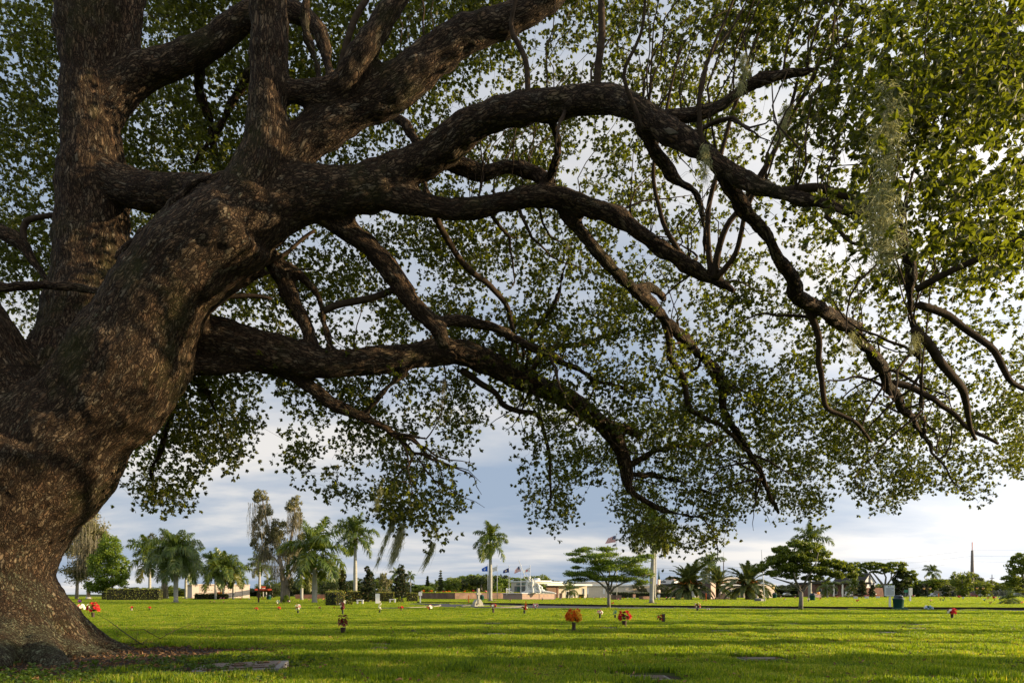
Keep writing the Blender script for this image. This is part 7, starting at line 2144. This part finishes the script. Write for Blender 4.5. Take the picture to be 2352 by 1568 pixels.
PM = {'red': petal_mat('red', (.36, .008, .014), (.46, .02, .025)), 'dark_red': petal_mat('dark_red', (.11, .004, .008), (.17, .01, .015)), 'orange': petal_mat('orange', (.62, .13, .008), (.72, .27, .015)), 'yellow': petal_mat('yellow', (.75, .42, .03), (.80, .55, .06)),
      'white': petal_mat('white', (.62, .60, .52), (.72, .70, .62)), 'pink': petal_mat('pink', (.62, .20, .24), (.70, .38, .38)), 'purple': petal_mat('purple', (.30, .04, .42), (.45, .12, .55)), 'teal': petal_mat('teal', (.03, .14, .13), (.06, .22, .20)), 'blue': petal_mat('blue', (.30, .36, .52), (.55, .58, .66)),
      'burgundy': petal_mat('burgundy', (.16, .03, .05), (.30, .08, .09)), 'peach': petal_mat('peach', (.70, .35, .20), (.75, .50, .35))}
GREENS = leaf_material('bouquet_green', (.02, .05, .012), (.04, .07, .02), (.02, .04, .006), .45)
BM = {}


def bloom_mesh(style, col):
    k = (style, col)
    if k not in BM:
        if style == 'star': b = petals(6, 1.0, .5, .25, 1, 2)
        elif style == 'pom': b = petals(11, 1.0, .42, -.35, 2, 4, curl=.06)
        elif style == 'rose': b = petals(6, .8, .7, .2, 3, 3, curl=.1)
        else: b = petals(5, .8, .6, .35, 4, 1)
        b.v = [Vector(x) * 1.0 for x in b.v]
        BM[k] = b.mesh('bloom', PM[col])
    return BM[k]


VASE_B = mat('vase_bronze', (.075, .045, .035), .55, var=.3, scale=30, spec=.4)
VASE_D = mat('vase_dark', (.03, .035, .035), .5, var=.2, scale=20)
VASE_L = mat('vase_tan', (.40, .33, .26), .7, var=.2, scale=20)
gmb = petals(9, 1, .32, .15, 9, 3)
GREEN_ME = gmb.mesh('leaves', GREENS)


def flowers(u, vb, vv, vt, w, cols, label, style='star', nb=None, vw=None, vase=VASE_B, group='flower vases on the lawn', shape='dome', tilt=0):
    """base row, vase-top row, flower-top row, bouquet width in px"""
    p = G(u, vb); s = p.y / F
    t = empty('flower_vase', p, label, 'flowers', group)
    r = random.Random(int(u * 7 + vb))
    hv, ht, W = max(.02, (vb - vv) * s), (vb - vt) * s, w * s
    vr = (vw or w * .16) * s / 2 if vw or vv < vb - .5 else W * .12
    b = MB(); b.lathe([(vr * .82, -.03), (vr * .86, hv * .1), (vr, hv * .9), (vr * 1.12, hv * .97), (vr * 1.12, hv)], 14); b.build('vase', vase, t)
    H = ht - hv; nb = nb or (22 if w > 25 else 14 if w > 14 else 7 if w > 8 else 5)
    gs = W * .42
    inst('leaves', GREEN_ME, t, (0, 0, hv + H * .12), (0, 0, r.random() * 6), (gs * .95, gs * .95, max(gs * .5, H * .45)))
    if w > 14:
        inst('leaves', GREEN_ME, t, (0, 0, hv + H * .35), (0.3, .2, r.random() * 6), gs * .85)
    bs = W * (.19 if w > 25 else .23 if w > 14 else .30)
    if style == 'pom': bs *= 1.0
    for i in range(nb):
        q = (i + .5) / nb
        if shape == 'dome':
            zz = .22 + .70 * (1 - q); a = i * 2.4 + r.random() * .5
            rad = math.sqrt(max(0, 1 - ((zz - .42) / .58) ** 2)) if zz > .42 else .85 + .15 * zz
            x, y = math.cos(a) * rad * (W / 2 - bs * .45), math.sin(a) * rad * (W / 2 - bs * .45)
        elif shape == 'fan':
            zz = .15 + .8 * r.random(); x = (r.random() - .5) * (W - bs) * (.35 + zz * .65); y = (r.random() - .5) * W * .35; a = math.atan2(y, x)
            if nb > 8: x = (abs(x) * .6 + W * .16 * zz) * (1 if i % 2 else -1) if i % 3 else x * .3
        else:
            zz = .1 + .85 * q; x = (r.random() - .5) * W * .6; y = (r.random() - .5) * W * .4; a = r.random() * 6
        jj = r.uniform(.72, 1.08); x *= jj; y *= jj; zz = zz * r.uniform(.88, 1.06)
        c = cols[i % len(cols)] if shape != 'split' else cols[0]
        if shape == 'fan' and len(cols) > 1: c = cols[0] if abs(x) > W * .18 else cols[1]
        o = inst('bloom', bloom_mesh(style, c), t, (x, y, hv + H * zz - bs * .1), scale=bs * r.uniform(.70, 1.25))
        nv_ = Vector((x, y - W * .12, (zz - .30) * H * 1.2 + .03)).normalized()
        o.rotation_euler = nv_.to_track_quat('Z', 'Y').to_euler()
    return t


flowers(1318, 1449, 1429, 1394.5, 42, ['orange', 'orange', 'yellow', 'orange'], 'big orange and yellow pompom flowers in a bronze vase, brightest on the lawn', 'pom', nb=30, vw=9)
flowers(1434, 1440, 1425, 1400.5, 34, ['red', 'red', 'red', 'dark_red'], 'bright red poinsettias in a bronze vase right of the orange flowers', 'star', nb=20, vw=11)
flowers(788, 1454, 1440, 1409, 28, ['dark_red', 'dark_red', 'burgundy', 'dark_red', 'dark_red', 'burgundy'], 'dark red flowers with green leaves in a low vase, nearest at left of centre', 'star', nb=24, vw=12)
flowers(213.5, 1419, 1406, 1381, 31, ['red', 'red', 'red', 'red', 'white'], 'red and white poinsettias in a tall dark vase just right of the oak trunk', 'star', nb=16, vw=7)
flowers(1516, 1429, 1426, 1409.5, 14, ['red', 'dark_red'], 'red flowers drooping over a square brown pot', 'star', nb=12)
q = G(1523.5, 1429); b = MB(); b.box(-.04, .06, -.06, .08, -.02, .34, bev=.008); tag(b.build('flower_pot', VASE_B, None, q), 'square brown pot leaning against the drooping red flowers', 'pot')
flowers(1378, 1420, 1409, 1400, 13.5, ['pink', 'white', 'burgundy', 'white'], 'pink and white flowers in a dark vase right of the orange flowers', 'rose', nb=14, vw=5, vase=VASE_D)
flowers(1413, 1419.5, 1411, 1399.5, 10, ['teal'], 'teal green artificial plant in a dark vase left of the red poinsettias', 'star', nb=10, vw=5, vase=VASE_D)
flowers(2187, 1420.5, 1409, 1396.5, 22, ['red', 'dark_red', 'red', 'red', 'white'], 'red poinsettias with one white bloom in a bronze vase at far right', 'star', nb=14, vw=6.5)
flowers(1133, 1408, 1396, 1383, 15, ['dark_red', 'red', 'dark_red', 'white'], 'dark red poinsettias below the lone royal palm', 'star', nb=12, vw=5)
t = flowers(1204.5, 1410, 1400.5, 1389, 15, ['burgundy', 'white', 'red', 'dark_red'], 'red and white flowers with an upright orange cross above them', 'rose', nb=12, vw=4.5, vase=VASE_D)
s = t.location.y / F; b = MB(); b.box(2.2 * s, 4.2 * s, -.02, .02, 12 * s, 31 * s); b.box(.4 * s, 6 * s, -.015, .015, 22 * s, 24 * s); b.build('cross_pick', ORANGE, t)
flowers(1229.8, 1401, 1396, 1383.5, 16, ['pink', 'white', 'pink', 'white'], 'round bunch of pink and white roses beyond the road edge, near the plinth', 'rose', nb=16, vw=3.5, vase=VASE_D)
flowers(684.5, 1408, 1401, 1385.5, 15, ['white', 'pink', 'white', 'red'], 'white and coral flowers below the thick royal palm', 'rose', nb=13, vw=4, vase=VASE_D)
flowers(787, 1411, 1400, 1377.5, 18, ['white', 'burgundy'], 'tall white and burgundy flower spikes right behind the nearest dark red flowers', 'rose', nb=22, vw=4.5, vase=VASE_D, shape='fan')
flowers(872, 1408, 1400, 1377, 10, ['white'], 'tall white flowers leaning left in front of the white monolith', 'rose', nb=14, vw=4, vase=VASE_D, shape='spike')
flowers(921.5, 1402.6, 1396.5, 1391, 15, ['red'], 'spreading small red flowers below the right white bench', 'small', nb=7, vw=3.2)
flowers(986.6, 1402, 1396, 1388.5, 13, ['red', 'red', 'white'], 'small red flowers at the left end of the road', 'star', nb=7, vw=3.4)
flowers(589, 1402.5, 1398.5, 1393.5, 11, ['red'], 'pair of small red blooms right of the wooden sign post', 'small', nb=6, vw=3)
flowers(640, 1401.5, 1397, 1392, 10, ['red'], 'pair of small red blooms below the mossy paperbark', 'small', nb=6, vw=3)
flowers(302, 1402, 1396.5, 1391, 9, ['red', 'dark_red'], 'left of the two small red bunches below the long dark hedge', 'small', nb=7, vw=4, vase=VASE_L)
flowers(343.5, 1401.5, 1396.5, 1391.5, 8.5, ['red'], 'right of the two small red bunches below the long dark hedge', 'small', nb=7, vw=3.4)
flowers(184, 1405.5, 1398, 1387, 24, ['white', 'white', 'peach', 'white', 'red'], 'cream and white flowers with red ones at the edge of the oak trunk', 'rose', nb=16, vw=5)
flowers(183.5, 1384.5, 1382, 1376.5, 11, ['burgundy', 'pink', 'purple'], 'mixed purple and pink flowers behind the cream ones by the oak trunk', 'rose', nb=8, vw=3)
flowers(185.5, 1461, 1445, 1427, 15, ['purple'], 'purple flowers in a dark urn half hidden by the oak roots', 'pom', nb=10, vw=14, vase=VASE_D)
flowers(734.5, 1398, 1396, 1392, 7.5, ['red', 'white'], 'tiny red and white bunch right of the white and coral flowers', 'rose', vw=2)
flowers(768, 1397.5, 1395, 1391.5, 5, ['red', 'peach'], 'tiny orange-red bunch left of the nearest hedge block', 'small', vw=2, vase=VASE_D)
flowers(639, 1389, 1384.5, 1376.5, 9, ['white', 'white', 'teal'], 'white flowers at the foot of the mossy paperbark, left side', 'rose', vw=2.2, vase=VASE_D)
flowers(645.5, 1384, 1383, 1379, 5, ['burgundy', 'white'], 'burgundy bunch touching the left foot of the mossy paperbark', 'rose', vw=2, vase=VASE_D)
flowers(672, 1381, 1377.5, 1374, 4, ['red'], 'single red bloom on a thin vase right of the mossy paperbark', 'rose', nb=4, vw=1.4, vase=VASE_D)
flowers(664.5, 1384.5, 1381.5, 1377.5, 7.5, ['burgundy', 'pink', 'white'], 'burgundy and white bunch at the right foot of the mossy paperbark', 'rose', vw=2, vase=VASE_D)
flowers(709, 1380, 1377, 1375, 4, ['pink'], 'small pink bunch left of the thick royal palm trunk', 'rose', nb=4, vw=1.4, vase=VASE_D)
flowers(730.5, 1381, 1378.5, 1371.5, 5, ['burgundy', 'peach'], 'tall faded bunch right against the thick royal palm trunk', 'rose', vw=1.6, vase=VASE_D)
flowers(742.5, 1380.5, 1377, 1372.5, 6, ['peach', 'orange'], 'peach bunch just left of the nearest hedge block', 'rose', vw=1.8, vase=VASE_D)
flowers(1072, 1380.5, 1377.5, 1374.5, 4.5, ['pink', 'white'], 'pale pink bunch before the brick wall, left of the cross monument', 'rose', nb=4, vw=1.6, vase=VASE_D)
flowers(1137.5, 1381, 1378.5, 1376, 3.6, ['pink', 'white'], 'small pale bunch right of the lone royal palm trunk', 'rose', nb=4, vw=1.5, vase=VASE_D)
flowers(1172, 1382, 1378, 1374, 6, ['burgundy', 'white'], 'dark bunch before the shadowed side of the plinth', 'rose', vw=1.8, vase=VASE_D)
flowers(1245.5, 1380, 1376.5, 1371.5, 6, ['burgundy', 'peach', 'teal'], 'dark mixed bunch before the bright front of the plinth', 'rose', vw=1.8, vase=VASE_D)
flowers(1407, 1387, 1386.5, 1382, 7.5, ['red', 'orange'], 'orange-red bunch floating low beside the layered tree trunk', 'rose', vw=1.5, vase=VASE_D)
flowers(1601.7, 1403, 1396, 1382.5, 15, ['white', 'pink', 'burgundy', 'dark_red'], 'white, pink and dark red flowers in front of the left date palm', 'rose', nb=15, vw=4.5, vase=VASE_D)
flowers(1627.5, 1402, 1400.5, 1396, 9, ['white', 'peach'], 'low white flowers right of the white, pink and dark red ones', 'small', nb=7, vw=1.5, vase=VASE_D)
flowers(1615.5, 1381.5, 1379, 1377, 4.5, ['orange', 'peach'], 'orange bunch beside the orange stake', 'rose', nb=4, vw=1.6, vase=VASE_D)
flowers(2133, 1401, 1399, 1389.5, 20, ['blue', 'white', 'blue', 'teal'], 'pale blue and white sheaf lying by the road right of the trash can', 'small', nb=14, vw=3, vase=VASE_D)
flowers(1857, 1382, 1377, 1372.5, 7, ['white', 'peach'], 'white bunch left of the dark bin by the round lawn tree', 'rose', vw=2, vase=VASE_D)
flowers(1883.5, 1377.5, 1374.5, 1370.5, 6.5, ['orange', 'peach', 'dark_red'], 'rust orange bunch right of the dark bin by the round lawn tree', 'rose', vw=1.6, vase=VASE_D)
flowers(1969.5, 1382.5, 1379.5, 1375.5, 8, ['red', 'pink'], 'flat pinkish red bunch left of the notice board, nearer', 'rose', vw=2, vase=VASE_D)
RGT = [(2137.5, 1382.5, 1379.5, 1375, 6, ['peach', 'white'], 'cream bunch right of the narrow notice board'), (2160, 1380.5, 1377.5, 1372, 6.5, ['burgundy'], 'dusky bunch on the lawn below the dark van'), (2166.5, 1380, 1378, 1375.5, 5, ['teal'], 'low dark green bunch beside the dusky one'),
       (2169.5, 1376, 1372.5, 1367.5, 5, ['dark_red', 'peach'], 'tall red bunch on the lawn below the dark van'), (2184.5, 1377.5, 1374.5, 1371, 5.5, ['teal', 'white'], 'pale green bunch right of the tall red one'), (2203.5, 1373.5, 1370, 1367.5, 7.5, ['red', 'pink'], 'bright red bunch before the silver grey sedan'),
       (2212.5, 1376, 1374, 1368.5, 6, ['blue', 'burgundy'], 'grey lilac bunch right of the bright red one'), (2261.5, 1381, 1377.5, 1374, 7, ['teal', 'white'], 'green and white bunch below the cream sedan'), (2269.5, 1376, 1374, 1369.5, 7, ['red', 'pink', 'dark_red'], 'red and pink bunch below the cream sedan'),
       (2284, 1380, 1374.5, 1368.5, 8.5, ['dark_red', 'red', 'pink'], 'full dark red bunch left of the bright young palm'), (2297.5, 1378, 1376, 1371.5, 7.5, ['burgundy', 'blue'], 'lilac bunch just left of the bright young palm'), (2274.5, 1388, 1384.5, 1380, 7.5, ['burgundy'], 'wilted brown bunch below the full dark red one'),
       (2347, 1388, 1384.5, 1379.5, 8, ['yellow', 'purple'], 'yellow and purple bunch at the right edge of the lawn'), (2293.5, 1371.5, 1369.5, 1367, 5, ['teal', 'white'], 'pale bunch far behind the lilac one'), (2243.5, 1371, 1369.5, 1367.5, 5, ['red', 'dark_red'], 'small red bunch before the red sedan'),
       (2310, 1386.5, 1384, 1380.5, 5, ['orange', 'red'], 'small rust bunch at the foot of the young palm'), (2085.5, 1379, 1377.5, 1374.5, 3, ['teal'], 'small dark bunch left of the narrow notice board'), (2098.5, 1371.5, 1368.5, 1365, 7, ['dark_red', 'pink', 'white'], 'dark red and white bunch just right of the narrow notice board'),
       (1914, 1372, 1370.5, 1368, 4.5, ['orange', 'red'], 'small rust bunch before the middle porch columns'), (1923, 1373, 1371, 1368.5, 6, ['peach', 'orange'], 'peach bunch before the middle porch columns'), (1930.5, 1371, 1369, 1366.5, 4.5, ['pink'], 'tiny pink bunch before the right porch columns'),
       (1803.5, 1378, 1376, 1374, 4.5, ['white', 'teal'], 'white bunch left of the round lawn tree, nearer one'), (1801, 1376, 1374.5, 1373, 4, ['orange'], 'tiny orange bunch left of the round lawn tree'), (1793.5, 1372.5, 1371, 1368.5, 4, ['white', 'pink'], 'pale bunch at the end of the long low hedge'), (1826.5, 1374, 1371.5, 1368.5, 4.5, ['pink', 'white'], 'pale bunch close left of the round lawn tree trunk')]
for (u, vb, vv, vt, w, c, lab) in RGT:
    flowers(u, vb, vv, vt, w, c, lab, 'rose', vw=1.7, vase=VASE_D, group='flower bunches on the far right lawn')
MIDF = [(1321, 1374, 'orange', 'orange bunch right of the small young palm'), (1332.5, 1374.5, 'yellow', 'gold bunch left of the small clipped hedge'), (1343, 1376, 'white', 'white bunch before the chapel wing, beside a pale stone'), (1347, 1374.5, 'dark_red', 'dark red bunch before the chapel wing'), (1364, 1374.8, 'white', 'white bunch below the large bougainvillea'), (1366.5, 1375, 'red', 'red bunch below the large bougainvillea'),
        (1380, 1374.6, 'white', 'white bunch right of the large bougainvillea'), (1387, 1374.4, 'peach', 'peach bunch left of the layered tree trunk'), (1420.5, 1378.5, 'pink', 'pink bunch before the brick flagpole base'), (1432.5, 1375.5, 'red', 'red bunch right of the brick flagpole base'), (1442, 1375.5, 'white', 'white bunch behind the layered tree'), (1451, 1376, 'teal', 'greenish bunch before the low pedestal'), (1458, 1375.5, 'blue', 'bluish bunch right of the low pedestal'),
        (1523.5, 1378.5, 'red', 'tall red bunch right of the small rounded white sign'), (1517, 1376.5, 'peach', 'peach bunch beside the small rounded white sign'), (1530.5, 1374.5, 'pink', 'pink bunch in the church flower row, left end'), (1537, 1374.5, 'white', 'white bunch in the church flower row, second'), (1543, 1374.4, 'peach', 'cream bunch in the church flower row, third'), (1549.5, 1374.4, 'pink', 'pink bunch left of the small white sign'), (1556, 1375, 'dark_red', 'dark bunch just left of the small white sign'),
        (1567, 1375, 'red', 'red bunch just right of the small white sign'), (1573.5, 1374.6, 'burgundy', 'burgundy bunch near the left date palm'), (1578, 1374.6, 'pink', 'pinkish bunch touching the left date palm'), (1288, 1377.5, 'white', 'pale bunch right of the plinth')]
for (u, vb, c, lab) in MIDF:
    flowers(u, vb, vb - 1.6, vb - 5, 4.4, [c, 'white' if c != 'white' else 'red'] if int(u) % 2 else [c], lab, 'rose', nb=5, vw=1.5, vase=VASE_D, group='small flower bunches before the chapel and church')
LEFTF = [(371.5, 1374.6, 'red', 'red bunch by the paperbark behind the weeping palm'), (378.5, 1374.6, 'orange', 'orange bunch by the paperbark behind the weeping palm'), (387, 1375, 'white', 'white bunch left of the weeping palm trunk'), (407.5, 1374.5, 'pink', 'pink bunch right of the weeping palm trunk'), (419.5, 1375.5, 'white', 'white bunch near the royal palm right of the weeping one'), (428.5, 1375.6, 'teal', 'green white bunch at the foot of that royal palm'),
         (441, 1375.2, 'pink', 'pink bunch at the left corner of the mausoleum'), (450.5, 1375.6, 'peach', 'cream bunch before the low mausoleum hedge, left'), (454, 1375.6, 'white', 'white bunch before the low mausoleum hedge, left'), (471, 1375.6, 'peach', 'peach bunch before the low mausoleum hedge, middle'), (507, 1376.6, 'pink', 'left of two tall pink bunches before the low mausoleum hedge'), (514, 1376.6, 'pink', 'right of two tall pink bunches before the low mausoleum hedge'),
         (523.5, 1375.8, 'pink', 'pink bunch left of the lowest royal palm trunk'), (552.5, 1378, 'red', 'red bunch before the right end of the mausoleum'), (572.5, 1377.5, 'white', 'white and green bunch right of the mausoleum'), (482.5, 1384, 'burgundy', 'small dark bunch alone on the left lawn'), (491.5, 1384.4, 'red', 'small red bunch beside the dark one on the left lawn'), (513.5, 1384.4, 'red', 'lone small red bunch right of the pair on the left lawn')]
for (u, vb, c, lab) in LEFTF:
    flowers(u, vb, vb - 1.6, vb - 5.4, 4.8, [c, 'white' if c != 'white' else 'red'] if int(u) % 2 else [c], lab, 'rose', nb=5, vw=1.6, vase=VASE_D, group='small flower bunches on the left lawn')
# row along the top of the brick terrace
rr = random.Random(12)
WM = WALLB.o.matrix_basis; Hw = WALLB.z(1361.2)
k = 0
for i in range(26):
    q = i / 25
    if q < .5: loc_ = Vector((.5 + .1, WALLB.b * (1 - q * 2) * .96 + .3, Hw + .07))
    else: loc_ = Vector((WALLB.a * (q - .5) * 2 * 1.1 + .4, .9, Hw + .07))
    if rr.random() < .25: continue
    c = rr.choice(['red', 'yellow', 'pink', 'orange', 'red', 'white', 'dark_red'])
    u_ = None
    wp = WM @ loc_
    ordw = ['nearest', 'second', 'third', 'fourth', 'fifth', 'sixth', 'seventh', 'eighth', 'ninth', 'tenth', 'eleventh', 'twelfth', 'thirteenth', 'fourteenth']
    side_ = 'dark left stretch' if q < .5 else 'sunlit right stretch'
    k_ = (13 - i) if q < .5 else (i - 13)
    t = empty('flower_bunch', wp, '%s flower bunch on the %s of brick wall, %s from corner' % (c.replace('_', ' '), side_, ordw[max(0, min(13, k_))]), 'flowers', 'flowers along the top of the brick wall')
    sz = rr.uniform(.18, .42)
    for j in range(5):
        inst('bloom', bloom_mesh('rose', c), t, (rr.uniform(-.6, .6) * sz, rr.uniform(-.5, .5) * sz, sz * rr.uniform(.5, 1.1)), (rr.uniform(-.6, .6), rr.uniform(-.6, .6), 0), sz * .7)
    inst('leaves', GREEN_ME, t, (0, 0, .03), scale=sz * .7)
# white pedestal blocks with flowers at right
for (u, vb, c, lab) in ((1965, 1374.6, 'burgundy', 'white stone pedestal topped with burgundy flowers, left of the gabled house'), (1990.5, 1374, 'pink', 'white stone pedestal topped with bright pink flowers'), (2016, 1373.2, 'orange', 'white stone pedestal topped with orange flowers, near the notice board')):
    p = G(u, vb); t = empty('flower_pedestal', p, lab, 'pedestal', 'white pedestals topped with flowers')
    b = MB()
    for x in (-.36, .1): b.box(x, x + .3, -.2, .2, 0, .55)
    b.build('block', STONE_W, t)
    for j in range(7): inst('bloom', bloom_mesh('rose', c), t, (-.5 + j * .17, 0, .68), (0, 0, j), .22)

# ------------------------------------------------------------------ hanging spanish moss
def hang(label, pts, Y, n, ln, drift, width=.007, seed=1, wob=.02, m=MOSS, sp=1.0):
    r = np.random.default_rng(seed); roots = []
    for (u, v, hw, k) in pts:
        c = np.array(P(u, v, Y)); w = hw * Y / F
        q = r.normal(size=(int(n * k), 3)) * np.array([w * .5, w * .5, w * .6]) * sp + c
        roots.append(q)
    R_ = np.vstack(roots); c0 = np.array(P(pts[0][0], pts[0][1], Y))
    o = inst('hanging_moss', strands_mesh('hanging_moss', R_ - c0, ln, m, seed=seed, width=width, drift=drift, seg=6, wob=wob), loc=c0)
    return tag(o, label, 'spanish moss', 'spanish moss hanging from the oak')


hang('longest pale clump of hanging moss at the upper right, swollen at its lower end', [(2040, 190, 10, .5), (2042, 235, 22, 1), (2038, 285, 24, 1.2), (2033, 330, 18, .9), (2030, 380, 10, .6), (2028, 430, 18, .8), (2022, 470, 34, 1.6), (2030, 510, 40, 2.0), (2035, 550, 34, 1.4)], 7.1, 70, .24, (0, 0, 0), .014, 1, .045)
hang('small wispy moss tuft on the arching limb, upper centre right', [(1620, 340, 8, 1), (1622, 370, 9, 1), (1618, 395, 7, .6)], 9.0, 90, .16, (0, 0, 0), .007, 2, .02)
hang('thin moss tuft among the shoots right of the arching limb', [(1805, 245, 6, 1), (1798, 275, 7, 1), (1793, 300, 5, .6)], 9.0, 80, .15, (0, 0, 0), .007, 3, .02)
hang('faint moss tuft high in the shoots at the upper right', [(1706, 130, 6, 1), (1712, 160, 6, 1), (1700, 190, 6, 1)], 9.0, 70, .15, (0, 0, 0), .007, 4, .02)
hang('longest thin streamer of moss blown left, lowest at centre left', [(903, 1198, 5, 1), (897, 1212, 4, 1), (889, 1232, 4, 1), (880, 1256, 3, .8), (872, 1280, 2, .6)], 14.2, 60, .30, (-.36, 0, 0), .009, 5, .012)
hang('thickest low moss streamer blown left, beside the thin one', [(926, 1205, 6, 1), (922, 1225, 10, 1.6), (916, 1245, 10, 1.6), (908, 1268, 6, 1)], 14.2, 110, .34, (-.40, 0, 0), .009, 6, .014)
hang('short moss streamer blown left at the tip of the middle bough', [(998, 1248, 4, 1), (992, 1262, 5, 1.2), (985, 1278, 4, 1)], 14.2, 70, .30, (-.45, 0, 0), .009, 7, .012)
hang('moss hanging inside the low bough above the white monolith', [(875, 1120, 5, 1), (868, 1150, 5, 1)], 14.0, 70, .26, (-.2, 0, 0), .008, 8, .014)
hang('grey wisp of moss under the long limb at the centre', [(1020, 870, 3, 1), (1018, 890, 3, 1), (1015, 915, 2, .7)], 13.8, 40, .2, (0, 0, 0), .007, 9, .014, MOSS_G)
hang('moss on the limb end at the right centre', [(2100, 770, 9, 1), (2098, 790, 8, 1)], 8.8, 80, .12, (0, 0, 0), .005, 10, .02)
hang('moss tuft drooping near the fork at the lower right', [(1955, 770, 8, 1), (1958, 790, 8, 1)], 10.6, 80, .14, (0, 0, 0), .006, 11, .02)

# ------------------------------------------------------------------ fallen branch by the trunk
b = MB()
def gp(u, v, h=.05):
    p = G(u, v); return (p.x, p.y, h)
b.tube([gp(222, 1426, .28), gp(250, 1440, .22), gp(280, 1458, .12), gp(312, 1476, .06), gp(338, 1490, .04)], [.004, .008, .011, .013, .012], 6)
b.tube([gp(297, 1466, .2), gp(330, 1465, .22), gp(368, 1478, .12), (gp(400, 1466, .2)), gp(446, 1455, .3)], [.004, .008, .009, .008, .004], 6)
b.tube([gp(275, 1482, .05), gp(312, 1484, .05), gp(325, 1486, .08), gp(345, 1475, .12)], [.005, .008, .007, .004], 6)
b.tube([gp(345, 1480, .05), gp(370, 1490, .04), gp(400, 1500, .04)], [.004, .007, .006], 6)
b.tube([gp(312, 1476, .07), gp(317, 1465, .16)], [.006, .003], 5)
tag(b.build('fallen_branch', TWIG), 'thin dead forked branch lying on the grass right of the trunk', 'branch')

# unseen trees added beyond the right edge to cast shade bands on the lawn
for k, (tx, ty, r1, z0, sc) in enumerate(((21, 10.0, 2.3, 2.6, 1), (37, 26.5, 1.6, 5.4, 1), (50, 38.5, 2.0, 4.8, 1), (30, 20.3, 1.0, 4.2, 1), (27, 15.6, .9, 5.0, 1), (58, 46, 1.6, 5, 1))):
    t = empty('shade_tree', (tx, ty, 0), ['spreading oak of the grove, nearest beyond the right edge', 'second oak of the grove beyond the right edge', 'third oak of the grove beyond the right edge', 'slim oak of the grove between the first and second ones', 'slim oak of the grove behind the nearest one', 'farthest oak of the grove beyond the right edge'][k], 'tree')
    b = MB(); b.tube([(0, 0, 0), (.1, 0, 1.5), (0, .1, z0), (-.1, 0, z0 + 2)], [.38, .28, .2, .1], 10); b.build('trunk', W_GREY, t)
    r = random.Random(k); bl = [(r.uniform(-3, 3), r.uniform(-.9, .9) * r1 * .8, z0 + r.uniform(-1.2, 2.2), 2.0, 1.3, 1.0) for _ in range(12)]
    inst('crown', crown_mesh('crown', bl, 15000 if k == 0 else 9000, .26, L_MID, seed=90 + k, sub=9, tight=.30), t)['kind'] = 'stuff'

# two or more far trees that would otherwise read alike are told apart by their place
by = {}
for o in COL.objects:
    if o.parent is None and o.name.startswith('far_tree') and 'label' in o: by.setdefault(o['label'], []).append(o)
for lab, os_ in by.items():
    if len(os_) > 1:
        os_.sort(key=lambda o: o.location.x / o.location.y)
        w_ = ['left one', 'right one'] if len(os_) == 2 else ['left one', 'middle one', 'right one'] if len(os_) == 3 else ['leftmost', 'second from left', 'third from left', 'fourth from left', 'fifth from left', 'sixth from left'][:len(os_)]
        for o, q in zip(os_, w_): o['label'] = lab + ', ' + q
